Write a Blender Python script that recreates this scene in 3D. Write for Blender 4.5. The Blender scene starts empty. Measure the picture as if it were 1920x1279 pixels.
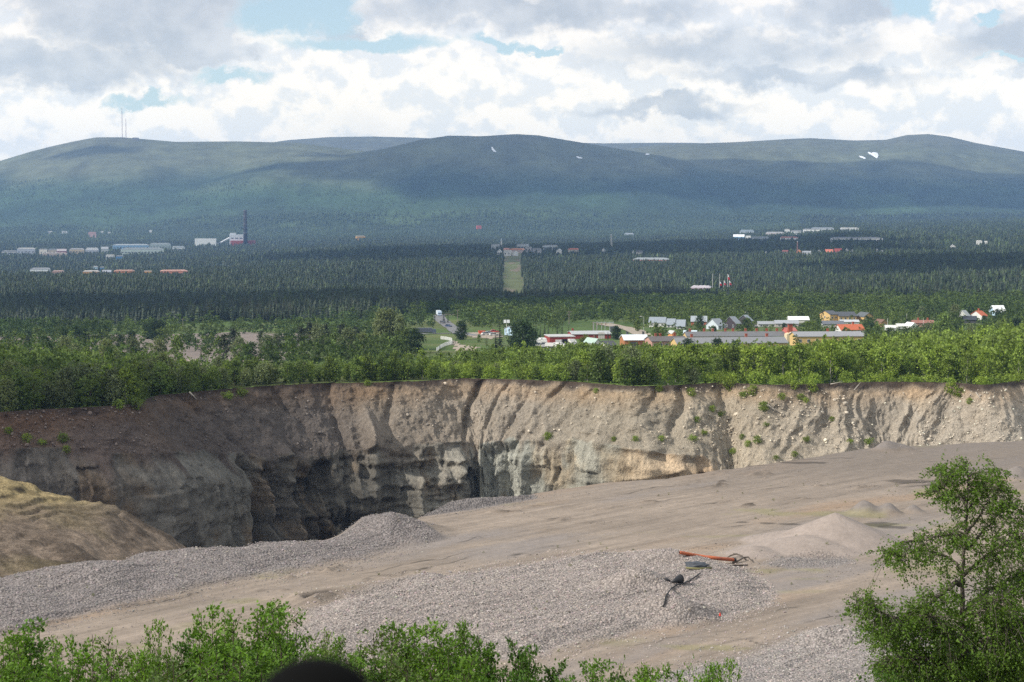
import bpy, math, random
import numpy as np
from mathutils import Vector, Matrix

R = math.radians
scene = bpy.context.scene
COL = scene.collection
rng = np.random.default_rng(7)
random.seed(7)

# ------------------------------------------------------------------ camera, world, sun, exposure
F = 3583.0                        # focal length in photo pixels (1920 wide)
PITCH = -math.atan(239.5 / F)
cam_d = bpy.data.cameras.new('camera')
cam_d.sensor_width = 36.0
cam_d.lens = 36.0 * F / 1920.0
cam_d.clip_start = 0.05
cam_d.clip_end = 60000
cam_d.dof.use_dof = True
cam_d.dof.focus_distance = 320.0
cam_d.dof.aperture_fstop = 9.0
cam = bpy.data.objects.new('camera', cam_d)
COL.objects.link(cam)
cam.rotation_euler = (R(90) + PITCH, 0, 0)
scene.camera = cam

SUN_EL = R(35)
SUN_H = Vector((-0.93, -0.37)).normalized()
TO_SUN = Vector((SUN_H.x * math.cos(SUN_EL), SUN_H.y * math.cos(SUN_EL), math.sin(SUN_EL)))
sun_d = bpy.data.lights.new('sun', 'SUN')
sun_d.energy = 4.3
sun_d.angle = R(0.5)
sun_d.color = (1.0, 0.95, 0.87)
sun = bpy.data.objects.new('sun', sun_d)
COL.objects.link(sun)
sun.rotation_euler = (-TO_SUN).to_track_quat('-Z', 'Y').to_euler()
sun.location = (-400, -200, 500)

scene.view_settings.view_transform = 'Standard'
scene.view_settings.look = 'None'
scene.view_settings.gamma = 1.0
scene.view_settings.exposure = 0.20
scene.render.engine = 'CYCLES'
scene.cycles.max_bounces = 6
scene.cycles.diffuse_bounces = 3
scene.cycles.transparent_max_bounces = 6
scene.cycles.volume_bounces = 0
scene.cycles.use_denoising = False


# ------------------------------------------------------------------ node helper
class NT:
    def __init__(self, tree):
        self.t = tree
        self.n = tree.nodes
        self.l = tree.links

    def node(self, typ, **kw):
        nd = self.n.new(typ)
        for k, v in kw.items():
            setattr(nd, k, v)
        return nd

    def put(self, sock, v):
        if v is None:
            return
        if hasattr(v, 'is_output') or isinstance(v, bpy.types.NodeSocket):
            self.l.new(v, sock)
        else:
            if isinstance(v, (tuple, list)) and len(v) == 3 and sock.type == 'RGBA':
                v = (*v, 1)
            sock.default_value = v

    def math(self, op, a, b=None, c=None, clamp=False):
        nd = self.node('ShaderNodeMath', operation=op, use_clamp=clamp)
        for i, v in enumerate((a, b, c)):
            self.put(nd.inputs[i], v)
        return nd.outputs[0]

    def vmath(self, op, a, b=None):
        nd = self.node('ShaderNodeVectorMath', operation=op)
        self.put(nd.inputs[0], a)
        if b is not None:
            self.put(nd.inputs[1], b)
        return nd.outputs['Value'] if op in ('LENGTH', 'DOT_PRODUCT') else nd.outputs[0]

    def noise(self, vec, scale, detail=4, rough=0.55, dist=0.0, lac=2.0):
        nd = self.node('ShaderNodeTexNoise')
        self.put(nd.inputs['Vector'], vec)
        nd.inputs['Scale'].default_value = scale
        nd.inputs['Detail'].default_value = detail
        nd.inputs['Roughness'].default_value = rough
        nd.inputs['Distortion'].default_value = dist
        nd.inputs['Lacunarity'].default_value = lac
        return nd.outputs['Fac']

    def voro(self, vec, scale, feature='F1', out='Distance', rand=1.0):
        nd = self.node('ShaderNodeTexVoronoi', feature=feature)
        self.put(nd.inputs['Vector'], vec)
        nd.inputs['Scale'].default_value = scale
        nd.inputs['Randomness'].default_value = rand
        return nd.outputs[out]

    def rng(self, v, a, b, c=0.0, d=1.0, smooth=False):
        nd = self.node('ShaderNodeMapRange')
        nd.interpolation_type = 'SMOOTHSTEP' if smooth else 'LINEAR'
        self.put(nd.inputs['Value'], v)
        for k, x in (('From Min', a), ('From Max', b), ('To Min', c), ('To Max', d)):
            self.put(nd.inputs[k], x)
        return nd.outputs[0]

    def mix(self, fac, a, b, blend='MIX'):
        nd = self.node('ShaderNodeMix', data_type='RGBA', blend_type=blend)
        self.put(nd.inputs[0], fac)
        self.put(nd.inputs[6], a)
        self.put(nd.inputs[7], b)
        return nd.outputs[2]

    def xyz(self, x, y, z):
        nd = self.node('ShaderNodeCombineXYZ')
        for i, v in enumerate((x, y, z)):
            self.put(nd.inputs[i], v)
        return nd.outputs[0]

    def sep(self, v):
        nd = self.node('ShaderNodeSeparateXYZ')
        self.put(nd.inputs[0], v)
        return nd.outputs

    def pos(self):
        return self.node('ShaderNodeNewGeometry').outputs['Position']

    def island(self):
        return self.node('ShaderNodeNewGeometry').outputs['Random Per Island']

    def objpos(self):
        return self.node('ShaderNodeTexCoord').outputs['Object']

    def objrand(self):
        return self.node('ShaderNodeObjectInfo').outputs['Random']

    def attr(self, name, out='Color'):
        return self.node('ShaderNodeAttribute', attribute_name=name).outputs[out]

    def bump(self, h, strength, dist):
        nd = self.node('ShaderNodeBump')
        self.put(nd.inputs['Height'], h)
        nd.inputs['Strength'].default_value = strength
        nd.inputs['Distance'].default_value = dist
        return nd.outputs[0]

    def bright(self, col, fac):
        """col times fac (a float socket)"""
        nd = self.node('ShaderNodeMix', data_type='RGBA', blend_type='MULTIPLY')
        nd.inputs[0].default_value = 1.0
        self.put(nd.inputs[6], col)
        self.put(nd.inputs[7], fac)
        return nd.outputs[2]


def new_mat(name):
    m = bpy.data.materials.new(name)
    m.use_nodes = True
    t = NT(m.node_tree)
    b = m.node_tree.nodes['Principled BSDF']
    b.inputs['Specular IOR Level'].default_value = 0.3
    return m, t, b


def paint(name, col, rough=0.7, var=0.12, scale=3.0, metal=0.0):
    """a plain painted, rendered or sheet-metal surface with a little wear"""
    m, t, b = new_mat(name)
    n = t.noise(t.objpos(), scale, 5, 0.65)
    t.put(b.inputs['Base Color'], t.bright(col, t.rng(n, 0.25, 0.75, 1 - var, 1 + var)))
    b.inputs['Roughness'].default_value = rough
    b.inputs['Metallic'].default_value = metal
    return m


# ------------------------------------------------------------------ sky: Nishita daylight with a broken cloud deck
world = bpy.data.worlds.new('World')
scene.world = world
world.use_nodes = True
wt = NT(world.node_tree)
bg = world.node_tree.nodes['Background']
sky = wt.node('ShaderNodeTexSky', sky_type='NISHITA')
sky.sun_disc = False
sky.sun_elevation = SUN_EL
sky.sun_rotation = math.atan2(SUN_H.x, SUN_H.y)
sky.altitude = 400
sky.air_density = 1.0
sky.dust_density = 1.5
wdir = wt.node('ShaderNodeTexCoord').outputs['Generated']
sx, sy, sz = wt.sep(wdir)[:3]
az = wt.math('ARCTAN2', sx, sy)
el = wt.math('ARCSINE', sz)


def ang(px, py):
    """photo pixel -> compass angle and height angle of that direction"""
    return math.atan((px - 960) / F), math.atan((639.5 - py) / F) + PITCH


K = 40.0                                             # cloud coordinates: 1 unit is about 90 photo pixels
cx = wt.math('MULTIPLY', az, K)
cy = wt.math('MULTIPLY', el, K)
cv = wt.xyz(cx, wt.math('MULTIPLY', cy, 1.25), 0.0)   # clouds are wider than tall towards the horizon
cv_up = wt.xyz(cx, wt.math('MULTIPLY', wt.math('ADD', cy, 0.30), 1.25), 0.0)
wob = wt.noise(cv, 0.75, 6, 0.62)
wob2 = wt.noise(wt.vmath('ADD', cv, (17.3, 5.1, 3.0)), 0.8, 6, 0.62)
bx_ = wt.math('ADD', cx, wt.math('MULTIPLY', wt.math('SUBTRACT', wob, 0.5), 2.4))
by_ = wt.math('ADD', cy, wt.math('MULTIPLY', wt.math('SUBTRACT', wob2, 0.5), 1.5))


def patch(px, py, rx, ry, soft=0.45):
    """mask of one ragged cloud or gap centred on a direction, radii in photo pixels"""
    a, e = ang(px, py)
    k = K / F
    dx = wt.math('DIVIDE', wt.math('SUBTRACT', bx_, a * K), rx * k)
    dy = wt.math('DIVIDE', wt.math('SUBTRACT', by_, e * K), ry * k)
    d = wt.math('SQRT', wt.math('ADD', wt.math('MULTIPLY', dx, dx), wt.math('MULTIPLY', dy, dy)))
    return wt.rng(d, 1.0 + soft, 1.0 - soft, 0, 1, True)


def any_of(lst):
    o = lst[0]
    for q in lst[1:]:
        o = wt.math('MAXIMUM', o, q)
    return o


puff = wt.noise(cv, 0.75, 8, 0.56, 0.1)
puff_up = wt.noise(cv_up, 0.75, 8, 0.56, 0.1)
big = wt.noise(cv, 0.33, 3, 0.5)
rim_light = wt.math('ADD', 0.5, wt.math('MULTIPLY', wt.math('SUBTRACT', puff, puff_up), 2.8), clamp=True)
S_ = 10.0                                            # world strength is 0.1: cloud values are ten times what shows
white = (0.97 * S_, 0.95 * S_, 0.91 * S_)
pale = (0.76 * S_, 0.80 * S_, 0.84 * S_)
grey = (0.46 * S_, 0.52 * S_, 0.59 * S_)
cloud = wt.mix(wt.rng(rim_light, 0.28, 0.62, 0, 1, True), pale, white)
base_sh = wt.rng(wt.math('ADD', wt.math('MULTIPLY', puff, 0.5), wt.math('MULTIPLY', big, 0.5)), 0.53, 0.70, 0, 0.32, True)
cloud = wt.mix(base_sh, cloud, wt.mix(0.45, pale, grey))
GREYS = [(260, 5, 230, 96, .20), (110, 128, 215, 44, .35), (370, 85, 115, 50, .2), (420, 60, 60, 60, .2), (980, 16, 330, 32, .45),
         (640, 52, 48, 18, .4), (1370, 98, 250, 36, .6), (1560, 30, 110, 30, .5), (1500, 152, 230, 22, .5),
         (1880, 90, 120, 40, .5), (1240, 205, 150, 14, .5)]
gm = any_of([patch(*g) for g in GREYS])
gcol = wt.mix(wt.rng(puff, 0.35, 0.7, 0, 1, True), grey, wt.mix(0.6, grey, pale))
cloud = wt.mix(wt.math('MULTIPLY', gm, 0.92), cloud, gcol)
GAPS = [(535, 22, 75, 42, .35), (690, 78, 150, 20, .4), (930, 78, 60, 12, .4), (1690, 24, 42, 30, .35), (1840, 52, 30, 8, .4),
        (270, 192, 60, 10, .5), (620, 20, 50, 40, .4), (430, 145, 60, 10, .5), (1900, 122, 60, 5, .4), (1010, 85, 40, 8, .4)]
gap = any_of([patch(*g) for g in GAPS])
gap_far = wt.math('MULTIPLY', wt.rng(wt.noise(cv, 0.3, 5, 0.6), 0.47, 0.56, 0, 1, True), wt.rng(el, 0.12, 0.2, 0, 1))
gap = wt.math('MAXIMUM', gap, gap_far)
blue = wt.mix(0.55, sky.outputs[0], (0.60 * S_, 0.82 * S_, 0.96 * S_))
sky_col = wt.mix(gap, cloud, blue)
low = wt.rng(el, 0.0, 0.05, 0.4, 0.0)
sky_col = wt.mix(low, sky_col, (0.93 * S_, 0.92 * S_, 0.89 * S_))
lift = wt.mix(wt.rng(el, 0.02, 0.13, 0, 1, True), (1.42, 1.34, 1.14), (1.06, 1.03, 1.0))
sky_col = wt.bright(sky_col, lift)
below = wt.rng(el, -0.02, -0.005, 1, 0)
sky_col = wt.mix(below, sky_col, (0.2 * S_, 0.22 * S_, 0.2 * S_))
wt.put(bg.inputs['Color'], sky_col)
bg.inputs['Strength'].default_value = 0.1


# ------------------------------------------------------------------ numpy noise
def _h(ix, iy, seed):
    n = (ix.astype(np.int64) * 374761393 + iy.astype(np.int64) * 668265263 + seed * 974634777) & 0xffffffff
    n = ((n ^ (n >> 13)) * 1274126177) & 0xffffffff
    n = (n ^ (n >> 16)) & 0xffff
    return n / 32767.5 - 1.0


def vn(x, y, seed=0):
    x, y = np.broadcast_arrays(np.asarray(x, float), np.asarray(y, float))
    ix, iy = np.floor(x), np.floor(y)
    fx, fy = x - ix, y - iy
    fx = fx * fx * fx * (fx * (fx * 6 - 15) + 10)
    fy = fy * fy * fy * (fy * (fy * 6 - 15) + 10)
    a, b = _h(ix, iy, seed), _h(ix + 1, iy, seed)
    c, d = _h(ix, iy + 1, seed), _h(ix + 1, iy + 1, seed)
    return (a + (b - a) * fx) * (1 - fy) + (c + (d - c) * fx) * fy


def fbm(x, y, o=4, seed=0, g=0.5):
    s, a, tot = 0.0, 1.0, 0.0
    for i in range(o):
        s = s + a * vn(x * 2.03 ** i + 13.7 * i, y * 2.03 ** i - 7.1 * i, seed + i)
        tot += a
        a *= g
    return s / tot


def ridged(x, y, o=4, seed=0, g=0.55):
    s, a, tot = 0.0, 1.0, 0.0
    for i in range(o):
        s = s + a * (1 - np.abs(vn(x * 2.1 ** i + 5.3 * i, y * 2.1 ** i + 9.1 * i, seed + i)) * 1.6)
        tot += a
        a *= g
    return s / tot


def sstep(a, b, x):
    t = np.clip((np.asarray(x, float) - a) / (b - a), 0, 1)
    return t * t * (3 - 2 * t)


def table(pts):
    xs = np.array([p[0] for p in pts], float)
    ys = np.array([p[1:] if len(p) > 2 else p[1] for p in pts], float)

    def f(x):
        x = np.asarray(x, float)
        if ys.ndim == 1:
            return np.interp(x, xs, ys)
        return np.stack([np.interp(x, xs, ys[:, k]) for k in range(ys.shape[1])], -1)
    return f


def poly_in(X, Y, poly):
    """signed distance to a polygon, positive inside"""
    P_ = np.array(poly, float)
    X = np.asarray(X, float)
    Y = np.asarray(Y, float)
    d2 = np.full(X.shape, 1e18)
    ins = np.zeros(X.shape, bool)
    for (ax, ay), (bx, by) in zip(P_, np.roll(P_, -1, 0)):
        ex, ey = bx - ax, by - ay
        t = np.clip(((X - ax) * ex + (Y - ay) * ey) / (ex * ex + ey * ey + 1e-12), 0, 1)
        d2 = np.minimum(d2, (X - ax - t * ex) ** 2 + (Y - ay - t * ey) ** 2)
        cr = ((ay > Y) != (by > Y)) & (X < ex * (Y - ay) / (ey + 1e-12 * (ey == 0)) + ax)
        ins ^= cr
    return np.where(ins, 1, -1) * np.sqrt(d2)


def slope(py):
    """photo row -> rise per metre of depth"""
    return np.tan(PITCH + np.arctan((639.5 - np.asarray(py, float)) / F))


def u_of(px, py=500.0):
    """photo column -> sideways metres per metre of depth"""
    b = (639.5 - np.asarray(py, float)) / F
    return (np.asarray(px, float) - 960) / F / (math.cos(PITCH) - b * math.sin(PITCH))


def project(X, Y, Z):
    """world -> photo pixel"""
    dep = Y * math.cos(PITCH) + Z * math.sin(PITCH)
    up = -Y * math.sin(PITCH) + Z * math.cos(PITCH)
    return 960 + F * X / dep, 639.5 - F * up / dep


# ------------------------------------------------------------------ object helpers
def link(o, parent=None):
    COL.objects.link(o)
    if parent is not None:
        o.parent = parent
    return o


def tag(o, label=None, cat=None, group=None, kind=None):
    if label:
        o['label'] = label
    if cat:
        o['category'] = cat
    if group:
        o['group'] = group
    if kind:
        o['kind'] = kind
    return o


def empty(name, loc=(0, 0, 0), rz=0.0, label=None, cat=None, group=None):
    o = bpy.data.objects.new(name, None)
    link(o)
    o.empty_display_size = 0.3
    o.location = loc
    o.rotation_euler = (0, 0, rz)
    return tag(o, label, cat, group)


def np_mesh(name, V, faces, mats, midx=None, smooth=False, cols=None, floats=None):
    """V (n,3); faces (m,k) array or list of such arrays, all of one k each"""
    if not isinstance(faces, (list, tuple)):
        faces = [faces]
    faces = [np.asarray(f) for f in faces if len(f)]
    me = bpy.data.meshes.new(name)
    V = np.asarray(V, np.float32)
    me.vertices.add(len(V))
    me.vertices.foreach_set('co', V.ravel())
    tot = np.concatenate([np.full(len(f), f.shape[1], np.int32) for f in faces])
    loops = np.concatenate([f.astype(np.int32).ravel() for f in faces])
    me.loops.add(len(loops))
    me.loops.foreach_set('vertex_index', loops)
    me.polygons.add(len(tot))
    me.polygons.foreach_set('loop_start', np.concatenate([[0], np.cumsum(tot)[:-1]]).astype(np.int32))
    me.polygons.foreach_set('loop_total', tot)
    for m in (mats if isinstance(mats, (list, tuple)) else [mats]):
        me.materials.append(m)
    if midx is not None:
        me.polygons.foreach_set('material_index', np.asarray(midx, np.int32))
    me.polygons.foreach_set('use_smooth', np.full(len(tot), smooth, bool))
    me.update(calc_edges=True)
    if cols is not None:
        a = me.attributes.new('tone', 'FLOAT_COLOR', 'POINT')
        c = np.ones((len(V), 4), np.float32)
        c[:, :3] = cols
        a.data.foreach_set('color', c.ravel())
    if floats is not None:
        for k, v in floats.items():
            a = me.attributes.new(k, 'FLOAT', 'POINT')
            a.data.foreach_set('value', np.asarray(v, np.float32))
    return me


def np_obj(name, *a, parent=None, **k):
    return link(bpy.data.objects.new(name, np_mesh(name, *a, **k)), parent)


def grid_faces(nr, nc):
    i = np.arange(nr - 1)[:, None] * nc + np.arange(nc - 1)[None, :]
    i = i.ravel()
    return np.stack([i, i + 1, i + nc + 1, i + nc], 1)


class MB:
    """collects boxes, prisms and tubes and links them as ONE mesh object"""

    def __init__(self):
        self.v, self.f, self.m = [], [], []

    def add(self, vs, fs, mi=0):
        k = len(self.v)
        self.v += [tuple(p) for p in vs]
        self.f += [tuple(i + k for i in f) for f in fs]
        self.m += [mi] * len(fs)
        return self

    def box(self, c, s, rz=0.0, mi=0):
        x, y, z = s[0] / 2, s[1] / 2, s[2] / 2
        M = Matrix.Rotation(rz, 3, 'Z')
        vs = [Vector(c) + M @ Vector((a * x, b * y, d * z)) for d in (-1, 1) for a, b in ((-1, -1), (1, -1), (1, 1), (-1, 1))]
        return self.add(vs, [(3, 2, 1, 0), (4, 5, 6, 7), (0, 1, 5, 4), (1, 2, 6, 5), (2, 3, 7, 6), (3, 0, 4, 7)], mi)

    def prism(self, outline, y0, y1, mi=0):
        """outline in x,z pushed along y"""
        n = len(outline)
        vs = [(x, y0, z) for x, z in outline] + [(x, y1, z) for x, z in outline]
        fs = [tuple(range(n)), tuple(range(2 * n - 1, n - 1, -1))]
        fs += [(i, i + n, (i + 1) % n + n, (i + 1) % n) for i in range(n)]
        return self.add(vs, fs, mi)

    def tube(self, pts, rad, n=8, mi=0, cap=True):
        pts = [Vector(p) for p in pts]
        if not isinstance(rad, (list, tuple)):
            rad = [rad] * len(pts)
        vs, fs = [], []
        ref = Vector((0.31, 0.17, 0.93))
        for i, p in enumerate(pts):
            d = (pts[min(i + 1, len(pts) - 1)] - pts[max(i - 1, 0)]).normalized()
            rf = ref if abs(d.dot(ref)) < 0.95 else Vector((1, 0, 0))
            a = d.cross(rf).normalized()
            b = d.cross(a)
            for k in range(n):
                t = 2 * math.pi * k / n
                vs.append(p + (a * math.cos(t) + b * math.sin(t)) * rad[i])
        for i in range(len(pts) - 1):
            for k in range(n):
                fs.append((i * n + k, i * n + (k + 1) % n, (i + 1) * n + (k + 1) % n, (i + 1) * n + k))
        if cap:
            fs.append(tuple(range(n - 1, -1, -1)))
            fs.append(tuple(range((len(pts) - 1) * n, len(pts) * n)))
        return self.add(vs, fs, mi)

    def build(self, name, mats, parent=None, smooth=False, loc=None, rz=0.0):
        me = bpy.data.meshes.new(name)
        me.from_pydata(self.v, [], self.f)
        for m in (mats if isinstance(mats, (list, tuple)) else [mats]):
            me.materials.append(m)
        me.polygons.foreach_set('material_index', self.m)
        me.polygons.foreach_set('use_smooth', [smooth] * len(self.f))
        me.update()
        o = link(bpy.data.objects.new(name, me), parent)
        if loc is not None:
            o.location = loc
            o.rotation_euler = (0, 0, rz)
        return o


def copy_tree(o, parent=None, kids={}):
    """a thing with copies of its parts and their sub-parts"""
    if o.name not in kids:
        kids[o.name] = list(o.children)
    c = o.copy()
    COL.objects.link(c)
    if parent is not None:
        c.parent = parent
    for ch in kids[o.name]:
        copy_tree(ch, c)
    return c


# ------------------------------------------------------------------ lie of the land (camera at the origin, metres)
RIM_Z = -38.7
_rim = table([(-400, 757), (0, 772), (60, 768), (130, 765), (200, 761), (255, 757), (285, 742), (400, 731), (500, 723), (620, 718),
              (780, 715), (870, 709), (950, 711), (1080, 716), (1190, 724), (1280, 722), (1360, 716), (1430, 722),
              (1580, 718), (1640, 716), (1790, 717), (1850, 722), (1920, 712), (2300, 705)])
_uu = np.linspace(-0.42, 0.42, 841)
_yr = RIM_Z / slope(_rim(960 + F * _uu))
_yr = np.convolve(np.pad(_yr, 6, 'edge'), np.hanning(15)[1:-1] / np.hanning(15)[1:-1].sum(), 'valid')


def rim_y(u):
    return np.interp(u, _uu, _yr) + 1.2 * fbm(np.asarray(u) * 60, 3.0, 4, 31)


_yf = np.geomspace(200, 20000, 900)


def _prof(pts):
    z = np.interp(np.log(_yf), np.log([p[0] for p in pts]), [p[1] for p in pts])
    k = np.hanning(27)[1:-1]
    return np.convolve(np.pad(z, 12, 'edge'), k / k.sum(), 'valid')


_pl = _prof([(200, -38.7), (450, -40.5), (600, -49), (800, -58), (1100, -69), (1300, -76), (1500, -82), (1900, -87), (2300, -88),
             (2600, -92), (3000, -104), (3500, -110), (4200, -108), (5000, -104), (6000, -92), (7000, -76), (7600, -62), (20000, -20)])
_pc = _prof([(200, -38.7), (460, -39.5), (520, -42.5), (640, -50), (760, -54.5), (900, -58.5), (1050, -61.5), (1300, -66), (1600, -76), (1900, -85),
             (2100, -83), (2500, -75), (3000, -72), (3500, -69), (4000, -75), (5000, -88), (6000, -83), (7000, -70), (7600, -58), (20000, -20)])
_pr = _prof([(200, -38.7), (460, -40.5), (550, -45), (700, -51), (900, -56), (1100, -57), (1300, -60), (1700, -64), (2200, -62),
             (2800, -58), (3500, -50), (4500, -42), (5500, -31), (7000, -26), (7600, -24), (20000, -10)])


def _S(t):
    t = np.clip(t, 0, 1)
    return 0.45 * t + 0.55 * t * t * (3 - 2 * t)


RIDGES = [  # depth of crest, depth of foot, crest line in photo pixels
    (9500, 7100, [(-900, 420), (-300, 340), (0, 301), (60, 283), (100, 273), (140, 264), (180, 257), (230, 257), (330, 266), (450, 265), (560, 267),
                  (700, 285), (800, 300), (1000, 340), (1200, 400), (1400, 440)]),
    (12500, 9800, [(200, 320), (300, 300), (450, 275), (540, 262), (620, 256), (700, 255), (780, 257), (900, 262), (1130, 268), (1250, 267),
                   (1300, 267), (1500, 275), (2600, 330)]),
    (8700, 6900, [(100, 440), (200, 405), (300, 352), (430, 308), (520, 292), (640, 290), (720, 277), (790, 260), (840, 252.5), (900, 254), (970, 250),
                  (1010, 252), (1080, 264), (1150, 276), (1250, 293), (1400, 325), (1700, 380), (1900, 430)]),
    (10300, 7000, [(700, 420), (900, 340), (1100, 290), (1230, 272), (1380, 266), (1480, 260), (1520, 258.5), (1600, 263), (1660, 262), (1700, 253),
                   (1740, 251), (1780, 256), (1830, 268), (1920, 284), (2300, 330), (2800, 400)]),
]
_rt = [(a, b, table([(u_of(p[0], 280), p[1]) for p in c])) for a, b, c in RIDGES]


def land(X, Y):
    """height of the ground beyond the pit rim"""
    X = np.asarray(X, float)
    Y = np.asarray(Y, float)
    u = X / Y
    a, b, c = (np.interp(Y, _yf, p) for p in (_pl, _pc, _pr))
    w = np.clip(u / 0.27, -1.4, 1.4)
    z = np.where(w < 0, b + (a - b) * sstep(0, 1, -w), b + (c - b) * sstep(0, 1, w))
    z = z + fbm(X / 60, Y / 60, 3, 5) * np.clip((Y - 460) / 300, 0.05, 1) * 1.0
    far = Y > 6500
    if np.any(far):
        top = np.full(z.shape, -1e9)
        for yc, y0, tb in _rt:
            crest = slope(tb(u)) * yc
            t = (Y - y0) / (yc - y0)
            up = z + (crest - z) * _S(t)
            up = np.where(Y > yc, crest - (Y - yc) * 0.10, up)
            up = np.where(t <= 0, -1e9, up)
            t2 = np.clip(t, 0, 1)
            up = up + fbm(X / 420, Y / 420, 4, 11) * 26 * np.sin(np.pi * t2) * (t2 < 1) + fbm(X / 90, Y / 90, 3, 19) * 5 * np.sin(np.pi * t2)
            k = 12.0
            hh = np.clip(0.5 + 0.5 * (up - top) / k, 0, 1)
            top = np.where(top < -1e8, up, top * (1 - hh) + up * hh + k * hh * (1 - hh) * 0.5)
        z = np.where(far, np.maximum(z, top), z)
    return z


def spot(px, py):
    """the point of the land that the photo shows at this pixel"""
    s = float(slope(py))
    u = float(u_of(px, py))
    Ys = np.geomspace(372, 14000, 6000)
    z = land(u * Ys, Ys)
    hit = np.nonzero(z >= s * Ys)[0]
    i = hit[0] if len(hit) else len(Ys) - 1
    Y = Ys[i]
    return float(u * Y), float(Y), float(land(u * Y, Y))


def at_depth(px, Y):
    u = float(u_of(px))
    return u * Y, Y, float(land(u * Y, Y))


# -- the land beyond the rim as one sheet, from the rim to behind the fells
PINKS = [[(0, 668), (70, 680), (200, 668), (420, 690), (600, 668), (520, 640), (455, 622), (300, 626), (0, 632), (-60, 640)],
         [(420, 668), (470, 664), (520, 640), (600, 634), (560, 625), (400, 628)],
         [(590, 672), (650, 664), (720, 656), (712, 650), (620, 652)]]


def px_world(poly):
    return [spot(*p)[:2] for p in poly]


def land_colour(X, Y):
    n1 = fbm(X / 35, Y / 35, 4, 41)
    n2 = fbm(X / 140, Y / 140, 4, 42)
    green = np.array((0.075, 0.115, 0.03))
    dark = np.array((0.03, 0.042, 0.018))
    olive = np.array((0.11, 0.125, 0.045))
    c = green + (olive - green) * sstep(-0.1, 0.5, n1)[..., None]
    c = c + (dark - c) * sstep(1250, 1700, Y + n2 * 260)[..., None] * 0.85
    rimg = 1 - sstep(8, 20, Y - rim_y(X / Y) + 5 * n1)
    c = c + (np.array((.155, .225, .05)) - c) * rimg[..., None]
    # bare pinkish mine ground on the left
    for pol in PINK_W:
        d = poly_in(X, Y, pol) + n1 * 18
        c = c + (np.array((0.20, 0.165, 0.145)) - c) * sstep(-6, 8, d)[..., None]
    # the power-line cutting
    pxl = 960 + F * X / Y
    cutm = sstep(940, 946, pxl) * (1 - sstep(982, 988, pxl)) * sstep(1500, 1600, Y) * (1 - sstep(3300, 3500, Y))
    cut_c = np.array((.11, .125, .055)) + (np.array((.16, .13, .095)) - np.array((.11, .125, .055))) * sstep(.0, .3, fbm(X / 9, Y / 90, 3, 47))[..., None]
    c = c + (cut_c - c) * cutm[..., None]
    # far fields and open ground below the fells
    open_ = sstep(0.12, 0.35, n2 + 0.4 * fbm(X / 600, Y / 220, 3, 44)) * sstep(3000, 4200, Y)
    c = c + (np.array((0.085, 0.12, 0.04)) - c) * open_[..., None] * 0.8
    # fells: birch wood on the flank, then heath and bare stone near the top
    z = land(X, Y)
    n3 = fbm(X / 300, Y / 520, 5, 45)
    n4 = fbm(X / 60, Y / 90, 3, 46)
    birch = np.array((0.034, 0.058, 0.034)) * (1 + 0.3 * n4)[..., None] + (np.array((0.072, 0.095, 0.054)) - 0.04) * sstep(-0.2, 0.5, n3)[..., None] * 0.55
    heath = np.array((0.118, 0.128, 0.072)) * (1 + 0.30 * n4 + .25 * fbm(X / 120, Y / 700, 4, 48))[..., None]
    stone = np.array((0.12, 0.118, 0.085))
    c = c + (birch - c) * sstep(7000, 7600, Y)[..., None]
    c = c + (heath - c) * sstep(90, 230, z + 70 * n3)[..., None]
    c = c + (stone - c) * (sstep(250, 400, z + 90 * n3) * 0.6)[..., None]
    return c


PINK_W = [px_world(p) for p in PINKS]
m_land, t, b = new_mat('meadow_and_heath')
p_ = t.pos()
tone = t.attr('tone')
n_a = t.noise(p_, 0.35, 6, 0.7)
n_b = t.noise(p_, 0.012, 8, 0.72)
cc = t.bright(tone, t.rng(n_a, 0.25, 0.75, 0.65, 1.35))
cc = t.bright(cc, t.rng(n_b, 0.3, 0.7, 0.72, 1.28))
t.put(b.inputs['Base Color'], cc)
b.inputs['Roughness'].default_value = 0.95
b.inputs['Specular IOR Level'].default_value = 0.1
t.put(b.inputs['Normal'], t.bump(n_a, 0.5, 0.6))

NC = 860
_ug = np.linspace(-0.40, 0.40, NC)
_off = np.concatenate([[0, 0.4, 1.0, 1.8, 3, 4.5, 6.5], np.geomspace(9, 12900, 560)])
_Y = rim_y(_ug)[None, :] + _off[:, None]
_X = _Y * _ug[None, :]
_Z = land(_X, _Y)
_Z[0] = RIM_Z + 0.0 * _Z[0]
_Z[:7] = RIM_Z + (_Z[7] - RIM_Z) * np.array([0, .05, .1, .2, .35, .55, .8])[:, None] + 0.25 * fbm(_X[:7], _Y[:7], 3, 51)
ground = np_obj('ground', np.stack([_X, _Y, _Z], -1).reshape(-1, 3), grid_faces(len(_off), NC), m_land, smooth=True,
                cols=land_colour(_X, _Y).reshape(-1, 3))
tag(ground, kind='structure')

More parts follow.
